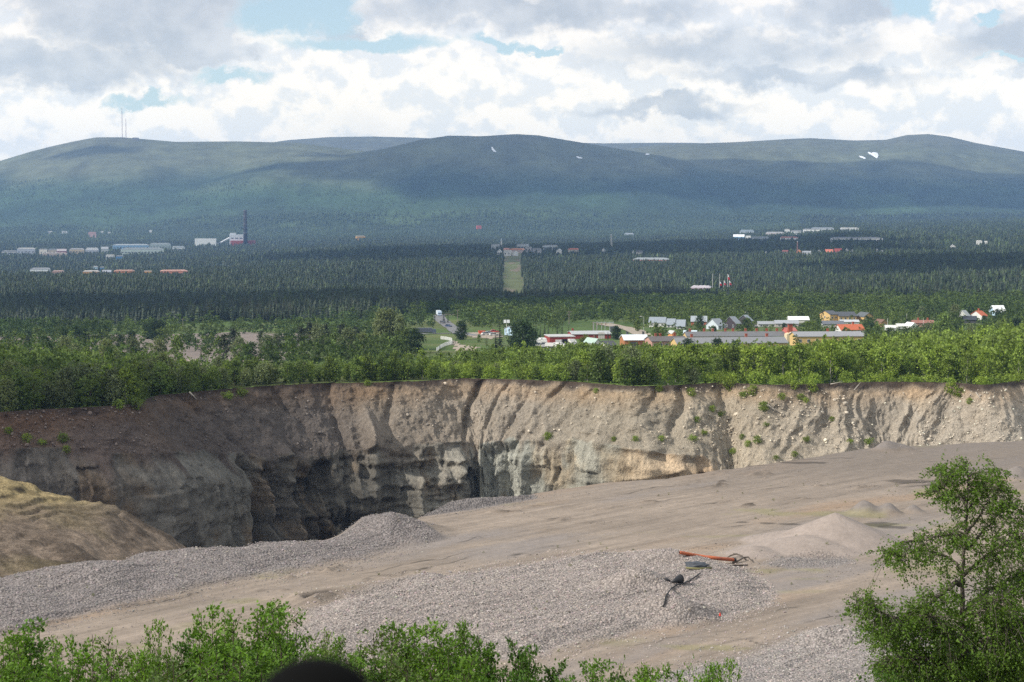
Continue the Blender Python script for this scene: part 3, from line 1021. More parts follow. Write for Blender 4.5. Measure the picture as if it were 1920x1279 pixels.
hc = hc + (np.array((0.15, 0.125, 0.055)) - hc) * (0.35 * sstep(0.0, 0.5, fbm(hx / 9, hy / 9, 4, 157)))[..., None]
hc = hc + (np.array((0.29, 0.225, 0.115)) * (1 + 0.25 * n5)[..., None] - hc) * (yl * 0.85)[..., None]
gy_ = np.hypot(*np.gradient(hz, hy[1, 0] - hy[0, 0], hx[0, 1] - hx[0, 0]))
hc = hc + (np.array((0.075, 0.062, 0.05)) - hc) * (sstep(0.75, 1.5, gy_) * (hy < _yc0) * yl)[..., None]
m_h, t, b = new_mat('spoil_and_dry_moss')
p_ = t.pos()
tone = t.attr('tone')
f1 = t.noise(p_, 0.9, 8, 0.75)
f2 = t.noise(p_, 3.5, 4, 0.7)
cc = t.bright(tone, t.rng(f1, 0.3, 0.7, 0.45, 1.6))
cc = t.bright(cc, t.rng(f2, 0.3, 0.7, 0.7, 1.3))
t.put(b.inputs['Base Color'], cc)
b.inputs['Roughness'].default_value = 0.95
b.inputs['Specular IOR Level'].default_value = 0.15
t.put(b.inputs['Normal'], t.bump(t.math('ADD', f1, t.math('MULTIPLY', f2, 0.3)), 0.9, 0.6))
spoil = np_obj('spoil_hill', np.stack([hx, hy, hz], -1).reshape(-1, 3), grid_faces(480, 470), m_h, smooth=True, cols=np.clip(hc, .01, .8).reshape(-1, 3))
tag(spoil, kind='structure')


# ------------------------------------------------------------------ buildings
_pm = {}


def pm(col, rough=0.75, metal=0.0, kind='painted_surface'):
    k = (tuple(col), rough, metal)
    if k not in _pm:
        _pm[k] = paint(kind, tuple(col), rough, 0.14, 1.2, metal)
    return _pm[k]


WHITE, PALE, GREY, DARK = (.62, .61, .58), (.45, .45, .43), (.30, .31, .32), (.07, .07, .075)
RED, FALU, ORANGE, YELLOW = (.42, .085, .05), (.26, .045, .035), (.6, .27, .10), (.56, .38, .16)
SALMON, BLUE, LBLUE, BROWN, BEIGE = (.55, .25, .16), (.08, .22, .42), (.42, .56, .68), (.16, .09, .06), (.5, .43, .34)
SLATE, TILE, GREEN = (.17, .185, .20), (.46, .12, .05), (.36, .46, .40)
m_glass = paint('window_glass', (.035, .045, .06), 0.12, 0.05, 1.0)
m_glass.node_tree.nodes['Principled BSDF'].inputs['Specular IOR Level'].default_value = 0.6
OCC = []            # (px0, px1, top row, base row, depth): keep trees from standing in front


def window_part(parent, x, y, z, w, h, face='front', bars=1):
    """a framed window as one mesh, 5 cm proud of its wall; face: front (-y) or side (-x)"""
    m = MB()
    f = 0.09
    t_ = 0.06

    def bx(cx, cz, sx, sz, out, mi):
        if face == 'front':
            m.box((x + cx, y - out / 2, z + cz), (sx, out, sz), 0, mi)
        else:
            m.box((x - out / 2, y + cx, z + cz), (out, sx, sz), 0, mi)
    bx(0, 0, w - 2 * f, h - 2 * f, t_ * 0.6, 1)
    bx(0, h / 2 - f / 2, w, f, t_, 0)
    bx(0, -h / 2 + f / 2, w, f, t_, 0)
    bx(-w / 2 + f / 2, 0, f, h - 2 * f, t_, 0)
    bx(w / 2 - f / 2, 0, f, h - 2 * f, t_, 0)
    for k in range(bars):
        bx(-w / 2 + w * (k + 1) / (bars + 1), 0, 0.06, h - 2 * f, t_ * 0.9, 0)
    return m.build('window', [pm(WHITE), m_glass], parent)


def house(name, label, cat, px0, px1, ridge, eave, base, depth, wall, roof, axis='x', rz=0.0, win=0, rows=1, gwin=0, chim=(), door=None,
          group=None, Y=None, flat_roof=False, chimc=(.32, .09, .05), chs=1.0, gate=(), occ=True, winw=1.3, winh=1.3, over=0.35):
    pm_ = (px0 + px1) / 2
    if Y is None:
        X, Y, z = spot(pm_, base)
    else:
        X, Y, z = at_depth(pm_, Y)
    X = float(u_of(pm_, base)) * Y
    w = (px1 - px0) / F * Y
    zt = float(slope(ridge)) * Y
    ze = float(slope(eave)) * Y
    z = z - 0.4
    hw = max(ze - z, 1.2)
    hr = max(zt - ze, 0.25)
    cr_, sr_ = abs(math.cos(rz)), abs(math.sin(rz))
    if axis == 'x':
        L, W = max((w - depth * sr_) / cr_, 2.0), depth
    else:
        L, W = depth, max((w - depth * sr_) / cr_, 2.0)
    # local frame: ridge along local x when axis == 'x', else along local y
    sx, sy = (L, W) if axis == 'x' else (W, L)
    root = empty(name, (X, Y + sy / 2, z), rz, label, cat, group)
    mw, mr = pm(wall), pm(roof, 0.6)
    b_ = MB()
    if flat_roof:
        b_.box((0, 0, hw / 2), (sx, sy, hw))
        b_.build('wall', mw, root)
        r_ = MB()
        r_.box((0, 0, hw + 0.15), (sx + 0.5, sy + 0.5, 0.3))
        if hr > 0.8:
            r_.prism([(-sx / 2 - .25, hw + .3), (sx / 2 + .25, hw + .3), (sx / 2 - sx * .1, hw + hr), (-sx / 2 + sx * .1, hw + hr)], -sy / 2 + .3, sy / 2 - .3)
        rf = r_.build('roof', mr, root)
    else:
        half = (sy if axis == 'x' else sx) / 2
        ln = (sx if axis == 'x' else sy) / 2
        out = [(-half, 0), (half, 0), (half, hw), (0, hw + hr), (-half, hw)]
        b_.prism(out, -ln, ln)
        th, ov = 0.18, over
        sl = hr / half
        r_ = MB()
        e = half + ov
        ro = [(-e, hw - sl * ov + .03), (0, hw + hr + .03), (e, hw - sl * ov + .03), (e, hw - sl * ov + th + .03), (0, hw + hr + th + .05), (-e, hw - sl * ov + th + .03)]
        r_.prism(ro, -ln - ov, ln + ov)
        if axis == 'x':
            for q in (b_, r_):
                q.v = [(y, -x, zc) for x, y, zc in q.v]
        b_.build('wall', mw, root)
        rf = r_.build('roof', mr, root)
    for fx in chim:
        c_ = MB()
        cw = 0.8 * chs
        xx, yy = (fx * sx / 2, 0.6) if axis == 'x' else (0.6, fx * sy / 2)
        c_.box((xx, yy, hw + hr + 0.3 * chs), (cw, cw, 1.8 * chs))
        c_.box((xx, yy, hw + hr + 1.27 * chs), (cw + .2, cw + .2, 0.14))
        c_.build('chimney', pm(chimc), rf)
    yf = -sy / 2
    for r in range(rows if win else 0):
        zc = hw * (r + 0.58) / rows
        for k in range(win):
            xk = -sx / 2 + sx * (k + 0.5) / win
            window_part(root, xk, yf, zc, winw, winh)
    for k in range(gwin):
        window_part(root, -sx / 2, -sy / 2 + sy * (k + 0.5) / gwin, hw * 0.58, 1.2, 1.3, 'side')
    for gx, gw, gh, gc in gate:                        # doors, gates and shade-black gateway panels in the front wall
        g_ = MB()
        g_.box((gx * sx / 2, yf - 0.04, gh / 2 + .4), (gw, 0.08, gh))
        for k in range(1, int(gh / .6)):
            g_.box((gx * sx / 2, yf - 0.09, k * .6 + .4), (gw, 0.02, 0.05))
        g_.build('door', pm(gc), root)
    if occ:
        OCC.append((px0, px1, ridge, base, Y))
    return root


NB = 'houses of the near village'
# -- the works and the long yellow blocks behind the thicket
house('workshop', 'low red workshop with pale roof and near-black panel for the shade in its open gateway', 'workshop', 1022, 1078, 630, 632, 650, 14, FALU, PALE, flat_roof=True, rz=R(8),
      gate=[(-.28, 2.9, 2.9, WHITE), (.22, 3.2, 3.1, (.012, .012, .014)), (.72, 3.2, 2.9, (.6, .55, .5))])  # near-black panel paints the shade inside the open gateway
house('workshop', 'taller red hall with light grey roof behind the low red workshop', 'workshop', 1066, 1146, 623, 627, 645, 16, FALU, (.40, .41, .41), rz=R(6), Y=880, win=0,
      gate=[(.5, 3, 3, (.55, .5, .46))], chim=(-.85,), chimc=FALU)
house('wooden_house', 'white wooden house with pale green roof and brown chimney', 'house', 1097, 1127, 636, 643, 660, 9, WHITE, GREEN, 'y', R(24), win=2, rows=2, gwin=2, chim=(-.2,), chimc=BROWN, group=NB, winw=1.0)
house('wooden_house', 'small white gabled house with black roof beside the green roofed house', 'house', 1125, 1156, 641, 648, 658, 8, WHITE, DARK, 'x', R(20), win=2, gwin=1, group=NB)
house('workshop', 'long low brown building under a bright white sheet roof', 'workshop', 1165, 1216, 630, 638, 652, 12, (.36, .15, .06), (.66, .69, .72), rz=R(6), chim=(-.55, .8), chimc=DARK, gate=[(-.2, 3.0, 2.4, DARK), (.5, 2.4, 2.2, BROWN)])
house('apartment_block', 'brown roofed block with pinkish brick gable beside the white roof', 'apartment block', 1211, 1290, 633, 640, 654, 11, (.42, .24, .19), (.12, .105, .10), rz=R(12), win=6, gwin=1, chim=(-.55, -.3, .5))
house('apartment_block', 'rear long yellow block under a dark grey roof with many red chimneys', 'apartment block', 1284, 1480, 626, 633, 646, 11, YELLOW, (.15, .148, .15), rz=R(4), Y=860,
      win=0, chim=(-.9, -.62, -.45, -.2, -.05, .2, .42, .62, .82), chs=1.15)
house('apartment_block', 'front long yellow block under a grey roof, its sunlit gable to the left', 'apartment block', 1261, 1479, 635, 644, 660, 11.5, YELLOW, (.21, .21, .215), rz=R(8),
      win=14, rows=1, gwin=2, chim=(-.68, .32, .7), chs=1.1)
house('apartment_block', 'yellow block right of the tall brick chimney under a pale grey roof', 'apartment block', 1487, 1620, 624, 631, 648, 11, YELLOW, (.27, .27, .28), rz=R(5), win=8, chim=(.05,), chs=1.0)
cX, cY, cZ = at_depth(1482.5, 815)
st_ = empty('brick_chimney', (cX, cY, cZ - .3), R(8), 'tall square red brick chimney between the long yellow blocks', 'chimney')
q = MB()
hch = float(slope(608)) * cY - cZ + .3
q.box((0, 0, hch / 2), (1.75, 1.75, hch))
q.build('shaft', pm((.30, .075, .04)), st_)
q = MB()
q.box((0, 0, hch + .14), (2.15, 2.15, .28))
q.build('cap', pm((.12, .07, .06)), st_)
q = MB()
q.prism([(-2.1, 0), (2.1, 0), (2.1, hch * .45), (0, hch * .58), (-2.1, hch * .45)], -2.6, 1.4)
q.build('boiler_house', pm((.62, .5, .33)), st_)
OCC.append((1475, 1494, 608, 650, cY))
# -- grey roofed and coloured houses beyond
for a in [
    ('semi_detached_house', 'leftmost grey roofed house beside the gravel road, half behind birches', 1217, 1252, 596, 605, 613, 9, WHITE, (.25, .28, .31), 'x', R(-10), 3, 0, ()),
    ('semi_detached_house', 'low grey roofed house joined between two taller grey roofs', 1250, 1270, 599, 609, 614, 9, WHITE, (.26, .29, .32), 'x', R(-10), 2, 0, ()),
    ('semi_detached_house', 'grey roofed row house at the right end of its row', 1268, 1289, 601, 612, 617, 9, WHITE, (.27, .30, .33), 'x', R(-10), 2, 0, ()),
    ('brick_house', 'red walled house with pale grey roof, split by a dark tree', 1296, 1328, 594, 603, 610, 9, (.36, .11, .06), (.33, .36, .38), 'x', R(-6), 2, 0, ()),
    ('wooden_house', 'pale grey gabled house with slate roof left of the dark gabled house', 1327, 1361, 599, 611, 618, 10, (.48, .53, .57), (.23, .25, .27), 'x', R(32), 2, 2, ()),
    ('wooden_house', 'black gabled house on a white ground floor with slate roof', 1360, 1390, 595, 607, 617, 10, (.05, .04, .045), (.22, .24, .26), 'x', R(34), 2, 2, ()),
    ('wooden_house', 'dark gabled house with slate roof, uppermost of the three gabled houses', 1388, 1411, 592, 602, 610, 10, (.06, .05, .055), (.24, .27, .30), 'x', R(34), 2, 1, ()),
    ('shed', 'small orange shed behind the brown roofed block', 1255, 1267, 621, 625, 633, 5, ORANGE, PALE, 'y', R(20), 0, 0, ()),
    ('garage', 'low building with light blue roof behind the rear yellow block', 1282, 1309, 621, 628, 634, 7, PALE, (.52, .60, .64), 'x', R(-8), 0, 0, ()),
    ('low_house', 'long low grey roofed house left of the white roofed hall', 1422, 1457, 604, 608, 613, 9, PALE, GREY, 'x', R(-4), 3, 0, ()),
    ('low_house', 'long low pale roofed house directly below the white roofed hall', 1454, 1499, 602, 607, 613, 9, (.4, .36, .33), (.33, .34, .36), 'x', R(-4), 3, 0, ()),
    ('low_hall', 'white hall with bright white roof left of the yellow houses', 1480, 1519, 595, 600, 605, 12, WHITE, (.8, .8, .8), 'x', R(-3), 0, 0, ()),
    ('wooden_house', 'pinkish red house just behind the tall brick chimney', 1471, 1494, 616, 621, 630, 8, (.48, .13, .10), (.42, .13, .1), 'x', R(8), 2, 0, ()),
    ('wooden_house', 'yellow gabled house at the left end of the yellow row', 1542, 1572, 584, 590, 602, 11, YELLOW, (.085, .09, .10), 'x', R(22), 2, 1, ()),
    ('wooden_house', 'yellow house with long dark roof in the middle of the yellow row', 1569, 1606, 586, 593, 602, 10, YELLOW, (.08, .085, .095), 'x', R(6), 4, 0, ()),
    ('wooden_house', 'yellow house with white gable boards at the right end of the yellow row', 1610, 1639, 587, 594, 601, 10, YELLOW, (.10, .11, .115), 'y', R(16), 2, 0, ()),
    ('garage', 'long grey roofed garage under the yellow row', 1543, 1584, 603, 608, 614, 8, PALE, (.13, .135, .15), 'x', R(-4), 0, 0, ()),
    ('garage', 'pale flat roofed garage right under the yellow row', 1577, 1612, 601, 604, 609, 8, PALE, (.46, .47, .48), 'x', R(-3), 0, 0, ()),
    ('wooden_house', 'house with a big orange red tiled roof above the right yellow block', 1570, 1622, 610, 619, 628, 10, WHITE, TILE, 'x', R(10), 3, 1, (.35,)),
    ('wooden_house', 'small ochre gabled house among the birches right of the red roof', 1645, 1665, 600, 605, 613, 8, (.42, .27, .12), BROWN, 'y', R(14), 1, 0, ()),
    ('shed', 'low white roofed shed below the ochre house', 1661, 1682, 611, 615, 620, 6, PALE, WHITE, 'x', R(-6), 0, 0, ()),
    ('shed', 'small white shed between the white roofed shed and the white tent', 1682, 1698, 608, 612, 617, 5, WHITE, WHITE, 'x', R(4), 0, 0, ()),
    ('storage_tent', 'white round topped storage tent beside the white sheds', 1702, 1720, 606, 611, 617, 8, (.78, .78, .76), (.8, .8, .78), 'y', R(12), 0, 0, ()),
    ('low_house', 'long house with dull reddish roof behind the storage tent', 1712, 1754, 602, 606, 613, 9, (.4, .25, .2), (.29, .13, .095), 'x', R(-5), 0, 0, (-.4, .5)),
    ('wooden_house', 'grey roofed house half hidden left of the white red roofed house', 1800, 1821, 583, 594, 600, 9, PALE, (.28, .30, .30), 'x', R(28), 1, 0, ()),
    ('wooden_house', 'dark house with black roof below the white red roofed house', 1808, 1835, 594, 600, 606, 9, DARK, (.045, .05, .06), 'x', R(-5), 0, 0, ()),
    ('wooden_house', 'white gabled house with red tiled roof on the right hillside', 1823, 1854, 584, 593, 600, 9, WHITE, TILE, 'x', R(36), 1, 1, (.4,)),
    ('wooden_house', 'house with gleaming white roof at the right forest edge', 1862, 1886, 574, 585, 592, 9, LBLUE, (.8, .8, .8), 'x', R(6), 0, 0, ()),
    ('barn', 'light blue gabled barn with grey roof beside the floodlight mast', 949, 967, 613, 618, 629, 9, LBLUE, (.27, .28, .29), 'x', R(30), 1, 0, ()),
]:
    nm, lab, x0, x1, yr, ye, yb, dp, wc, rc, ax, rz_, wn, gw, ch = a
    house(nm, lab, nm.split('_')[-1], x0, x1, yr, ye, yb, dp, wc, rc, ax, rz_, win=wn, gwin=gw, chim=ch, group=NB, winw=1.1, winh=1.2)

# -- the far town, seen small: wall, roof and one dark window band where it shows
FT = 'buildings of the far town'
for a in [
    ('pale grey low hall at the left edge of the far town', 0, 30, 470, 472, 477, PALE, GREY),
    ('pale hall with white roof edge near the left edge of the far town', 29, 64, 465, 467, 478, (.42, .45, .5), WHITE),
    ('cream white block left of the dark red hall', 72, 88, 467, 468, 478, (.72, .66, .56), PALE),
    ('grey beige hall between the cream block and the dark red hall', 88, 105, 467, 469, 477, BEIGE, GREY),
    ('dark red hall in the row of pale town halls', 104, 124, 467, 471, 479, (.22, .035, .035), (.34, .3, .3)),
    ('long beige store with ochre band right of the dark red hall', 127, 157, 466, 468, 476, (.48, .39, .26), (.45, .44, .43)),
    ('hall with whitish double roof right of the beige store', 157, 184, 465, 469, 476, (.4, .42, .45), (.62, .62, .62)),
    ('squat grey house with hipped roof in the left town', 188, 203, 463, 467, 476, (.4, .42, .42), GREY),
    ('long light roofed hall with blue left wall', 209, 278, 458, 460, 467, (.2, .34, .5), (.55, .58, .6)),
    ('greenish grey hall behind the long blue hall', 278, 320, 456, 459, 467, (.32, .38, .36), (.38, .42, .42)),
    ('broad pale green store with a wide grey roof', 224, 306, 465, 468, 478, (.45, .52, .47), (.40, .43, .43)),
    ('white building with a blue wing in front of the broad green store', 196, 214, 478, 479, 487, WHITE, WHITE),
    ('blue wing beside the white building among the trees', 215, 231, 479, 481, 488, BLUE, GREY),
    ('low row of beige roofs below the dark red hall', 77, 124, 474, 476, 482, (.4, .33, .28), (.47, .41, .37)),
    ('small grey white hall left of the heat plant', 320, 346, 462, 464, 471, (.55, .57, .56), (.42, .45, .46)),
    ('big white walled hall with grey roof at the forest edge', 52, 92, 503, 505, 515, (.72, .74, .74), (.36, .37, .39)),
    ('low pinkish roofed building right of the white walled hall', 92, 119, 508, 511, 517, (.4, .26, .21), (.42, .28, .24)),
    ('orange building with white rooftop at the left of the orange row', 150, 185, 508, 510, 519, (.72, .36, .10), (.56, .5, .46)),
    ('grey roofed building amid the orange row', 186, 208, 507, 510, 517, (.3, .3, .32), (.3, .31, .34)),
    ('orange red building in the middle of the orange row', 208, 251, 507, 509, 518, (.66, .24, .10), (.52, .30, .22)),
    ('bright orange block right of the middle of the orange row', 266, 284, 508, 509, 518, (.78, .38, .10), (.5, .4, .34)),
    ('long salmon building at the right end of the orange row', 295, 351, 507, 509, 519, (.60, .25, .16), (.58, .33, .26)),
    ('pink building alone below the left fell', 164, 180, 435, 437, 444, (.52, .33, .30), (.48, .3, .28)),
    ('light blue house over the orange row', 173, 183, 499, 501, 508, (.40, .56, .66), PALE),
    ('deep blue house over the orange row', 186, 195, 500, 502, 508, (.10, .28, .48), GREY),
    ('long white cabin below the left fell', 115, 126, 433.5, 434.5, 437, WHITE, WHITE),
    ('short white cabin left of the long white cabin', 89, 98, 433.5, 434.5, 437, PALE, WHITE),
    ('white shed right of the pink building', 188, 194, 433.5, 434.5, 437.5, WHITE, WHITE),
    ('white shed lying lowest right of the pink building', 201, 207, 435, 436, 439, WHITE, WHITE),
    ('white hut above the long blue hall', 279, 285, 431.5, 432.5, 435, WHITE, WHITE),
    ('yellow building alone in the forest left of centre', 666, 685, 442, 443.5, 449, (.62, .34, .08), (.45, .4, .3)),
    ('grey apartment block left of the white church tower', 921, 937, 458, 459, 469, (.42, .44, .44), GREY),
    ('grey apartment block right of the white church tower', 969, 992, 458, 459, 468, (.44, .46, .46), GREY),
    ('long salmon roofed building above the forest cutting', 955, 985, 466, 469, 473, (.45, .36, .32), (.50, .24, .15)),
    ('reddish roofed house left of the salmon roof', 944, 956, 465.5, 468, 473, BEIGE, (.38, .17, .13)),
    ('white gabled house left above the forest cutting', 932, 941, 468, 472, 477, WHITE, PALE),
    ('low white building in the head of the forest cutting', 944, 960, 470, 472, 478, (.62, .61, .58), PALE),
    ('small white house right in the head of the forest cutting', 961, 972, 471, 474, 478, (.7, .7, .68), PALE),
    ('grey block right of the salmon roofed building', 985, 997, 463, 465, 471, (.4, .38, .37), GREY),
    ('dark roofed low block right of the grey block', 998, 1016, 466, 469, 473, (.35, .34, .34), (.12, .12, .12)),
    ('long pale apartment block in the central settlement', 1017, 1046, 460, 461, 468, (.5, .53, .52), GREY),
    ('white house below the long pale apartment block', 1043, 1054, 467, 470, 474, WHITE, (.6, .6, .6)),
    ('low building with orange red roof in the central settlement', 1065, 1086, 466, 468, 471, BEIGE, (.55, .17, .10)),
    ('white gabled house at the right of the central settlement', 1127, 1136, 466, 470, 474, WHITE, GREY),
    ('pale house with dark roof above the long grey roof', 1193, 1206, 470, 473, 479, (.6, .58, .54), DARK),
    ('white gable left above the long grey roof', 1185, 1190, 470, 473, 477, WHITE, GREY),
    ('long grey roofed hall with red left wall in the central forest', 1186, 1258, 484, 487, 493, (.40, .15, .13), (.40, .43, .45)),
    ('red roofed cottage under the central fell', 893, 903, 423, 425, 428, (.5, .12, .1), (.55, .13, .1)),
    ('grey hall far off right of the lattice mast', 1171, 1189, 437, 438.5, 443, (.36, .4, .43), (.42, .46, .5)),
    ('grey hall at the upper left of the right town', 1387, 1416, 431, 434, 440, (.4, .45, .48), (.3, .36, .4)),
    ('arched white roofed hall with blue walls', 1375, 1398, 440, 444, 449, (.22, .4, .6), (.85, .85, .85)),
    ('white hall touching the arched hall', 1398, 1409, 442, 443, 449, (.8, .8, .78), WHITE),
    ('row of grey roofed halls right of the arched hall', 1409, 1444, 444, 446, 450, (.45, .48, .49), (.36, .38, .4)),
    ('pinkish white hall in the upper right town', 1436, 1473, 435, 437, 442, (.52, .46, .44), (.5, .5, .5)),
    ('white block above the pinkish hall', 1471, 1482, 429.5, 431, 437, (.66, .66, .62), PALE),
    ('white hall left of the longest white hall', 1483, 1506, 432, 434, 439, (.58, .6, .58), GREY),
    ('longest white hall of the right town', 1506, 1541, 429, 430.5, 437, (.7, .7, .66), GREY),
    ('long grey roof behind the longest white hall', 1522, 1566, 426.5, 428.5, 434, (.5, .52, .54), (.33, .36, .4)),
    ('white hall farthest right in the upper right town', 1576, 1612, 426.5, 428, 433, (.7, .7, .68), PALE),
    ('white building with a red roof line in the right town', 1463, 1500, 444, 446, 454, (.74, .72, .7), (.45, .2, .17)),
    ('long low grey roofed hall beside the bright clearing', 1559, 1658, 445, 447, 453, (.62, .62, .6), (.25, .26, .29)),
    ('house with orange gable in the red roofed row', 1494, 1505, 468.5, 472, 478, (.6, .22, .09), (.6, .32, .2)),
    ('grey and white house right of the orange gable', 1505, 1524, 471, 474, 478, (.62, .62, .6), GREY),
    ('small white gable in the middle of the red roofed row', 1533, 1541, 468, 471, 475, WHITE, PALE),
    ('white house with coral roof in the red roofed row', 1548, 1565, 468, 473, 478, WHITE, (.55, .16, .10)),
    ('house with the largest red roof in the red roofed row', 1565, 1581, 466.5, 472, 475, (.6, .4, .35), (.52, .10, .07)),
    ('white house right of the largest red roof', 1585, 1593, 466, 470, 474, WHITE, WHITE),
    ('low white house at the right end of the red roofed row', 1595, 1603, 468, 471, 475, (.7, .7, .68), PALE),
    ('red roofed house at the left end of the red roofed row', 1467, 1480, 469.5, 472, 476, BEIGE, (.42, .13, .1)),
    ('small white house left of the red roofed row', 1435, 1439, 472, 474, 477, WHITE, WHITE),
    ('white house on the right hillside forest', 1832, 1843, 451, 453, 457, WHITE, WHITE),
    ('small white hut beside the white hillside house', 1847, 1853, 452, 454, 457, WHITE, WHITE),
    ('white cottage lower on the right hillside', 1783, 1793, 459, 462, 466, WHITE, PALE),
    ('small white cottage in the forest right of the red roofed row', 1643, 1648, 467, 469, 473, WHITE, PALE),
    ('tiny white shed right of the small forest cottage', 1652, 1658, 469, 471, 474, WHITE, PALE),
    ('long pale roofed boathouse beside the flagpoles', 1295, 1339, 537, 540, 547, (.45, .34, .40), (.62, .56, .60)),
]:
    lab, x0, x1, yr, ye, yb, wc, rc = a
    wpx = x1 - x0
    fl = (ye - yr) <= 2 or wpx > 26
    tall = yb - ye
    house('town_house' if wpx < 17 else 'town_hall_building', lab, 'building', x0, x1, yr, ye, yb + 2, min(max(wpx * 1.1, 10), 28), wc, rc, 'x' if wpx > 11 else 'y', R(10 if x0 < 900 else -8),
          win=(2 if wpx < 17 else int(wpx / 6)) if tall >= 5 else 0, rows=1, group=FT, flat_roof=fl, winw=5.0 if wpx >= 17 else 2.5, winh=2.4)
for o in list(COL.objects):
    if o.name.startswith('town_hall_building'):
        o.name = o.name.replace('town_hall_building', 'industrial_hall')

# -- heat plant with its dark stack
hX, hY, hZ = spot(461, 461)
hp = empty('heat_plant', (hX, hY, hZ), R(6), 'white heat plant with a tall block and sloping conveyor left of the black stack', 'power plant')
k_ = hY / F


def hpx(px):
    return (px - 461) * k_


def hpz(py):
    return float(slope(py)) * hY - hZ


q = MB()
q.box(((hpx(367) + hpx(406)) / 2, 0, hpz(447.5) / 2), (39 * k_, 30, hpz(447.5)))
q.build('storage_hall', pm((.66, .66, .66)), hp)
q = MB()
q.box((hpx(445), 4, hpz(440) / 2), (28 * k_, 26, hpz(440)))
q.box((hpx(437), 4, hpz(437) / 2 + hpz(440) * 0), (11 * k_, 24, hpz(437)))
q.build('boiler_tower', pm((.56, .59, .63)), hp)
q = MB()
q.tube([(hpx(409), -2, hpz(458)), (hpx(431), -2, hpz(446))], 2.6, 4)
q.build('conveyor', pm((.55, .56, .58)), hp)
q = MB()
q.box((hpx(456), -8, hpz(451) / 2), (46 * k_, 16, hpz(451)))
q.build('red_annex', pm((.30, .07, .06)), hp)
for k in range(3):
    q = MB()
    q.box((hpx(436 + 8 * k), -9.3, hpz(446.5)), (5 * k_, 0.5, 1.4 * k_))
    q.build('window', m_glass, hp)
OCC.append((366, 478, 437, 458, hY))
q = MB()
zt = hpz(393.5)
q.tube([(0, 0, 0), (0, 0, zt * .5), (0, 0, zt)], [6.2, 5.4, 4.8], 18)
sm_ = q.build('smokestack', pm((.03, .028, .03)), None, True, (hX + 2, hY - 22, hZ), 0)
tag(sm_, 'tall black smokestack rising over the dark forest', 'smokestack')
ring = MB()
for f_ in (.35, .6, .82, .97):
    ring.tube([(0, 0, zt * f_), (0, 0, zt * f_ + 1.6)], [6.6 - 1.4 * f_, 6.6 - 1.4 * f_], 18)
ring.build('gallery', pm((.16, .15, .15)), sm_)

# -- church tower and masts
tX, tY, tZ = spot(940, 468)
ch = empty('church_tower', (tX, tY, tZ), 0, 'slim white church tower over the central settlement', 'church tower')
q = MB()
q.box((0, 0, 9), (3.2, 3.2, 18))
q.build('tower', pm(WHITE), ch)
q = MB()
q.add([(-1.9, -1.9, 18), (1.9, -1.9, 18), (1.9, 1.9, 18), (-1.9, 1.9, 18), (0, 0, 24)], [(3, 2, 1, 0), (0, 1, 4), (1, 2, 4), (2, 3, 4), (3, 0, 4)])
q.build('spire', pm((.45, .5, .5)), ch)
OCC.append((937, 943, 451, 460, tY))


def mast(px, ptop, X, Y, Z, rad, label, name='radio_mast', col=(.30, .16, .15), guys=True, bands=True):
    h = float(slope(ptop)) * Y - Z
    root = empty(name, (X, Y, Z), 0, label, 'mast', None)
    m = MB()
    for a in range(3):
        ax, ay = rad * math.cos(a * 2.094), rad * math.sin(a * 2.094)
        m.tube([(ax, ay, 0), (ax * .8, ay * .8, h * .7), (ax * .5, ay * .5, h)], [rad * .36, rad * .32, rad * .22], 5)
    n = 24
    for k in range(n):
        z0, z1 = h * k / n, h * (k + 1) / n
        a, b2 = k % 3 * 2.094, (k + 1) % 3 * 2.094
        m.tube([(rad * .85 * math.cos(a), rad * .85 * math.sin(a), z0), (rad * .85 * math.cos(b2), rad * .85 * math.sin(b2), z1)], rad * .14, 4)
    m.build('lattice', pm(col), root)
    t_ = MB()
    t_.tube([(0, 0, h * .93), (0, 0, h * 1.0)], [rad * .9, rad * .6], 8)
    t_.build('antenna', pm((.5, .5, .5)), root)
    return root


fy = 9300.0
for px, pt, lab in ((232.5, 203, 'taller of the two thin masts on the left fell top'), (239.5, 222, 'shorter of the two thin masts on the left fell top')):
    X, Y, Z = at_depth(px, fy)
    mast(px, pt, X, Y, Z - 3, 1.35, lab)
X, Y, Z = spot(1146, 472)
mast(1146, 439, X, Y, Z, 1.4, 'pale lattice mast standing in the central forest', 'lattice_mast', (.55, .53, .5))
X, Y, Z = spot(1495, 480)
mast(1495, 452, X, Y, Z, .8, 'thin reddish mast above the house with the orange gable', 'lattice_mast', (.32, .16, .13))
X, Y, Z = at_depth(258, fy)
house('summit_station', 'small dark station building on the left fell top', 'building', 248, 259, 258, 259, 262, 20, (.2, .19, .18), (.15, .15, .15), flat_roof=True, Y=fy, occ=False)


# ------------------------------------------------------------------ roads and yards
m_asph, t, b = new_mat('worn_asphalt')
p_ = t.pos()
t.put(b.inputs['Base Color'], t.bright((.17, .165, .165), t.rng(t.noise(p_, .5, 6, .7), .3, .7, .75, 1.25)))
b.inputs['Roughness'].default_value = .9
m_dirt, t, b = new_mat('packed_gravel_road')
p_ = t.pos()
t.put(b.inputs['Base Color'], t.bright((.33, .27, .21), t.rng(t.noise(p_, .35, 6, .7), .3, .7, .7, 1.25)))
b.inputs['Roughness'].default_value = .95


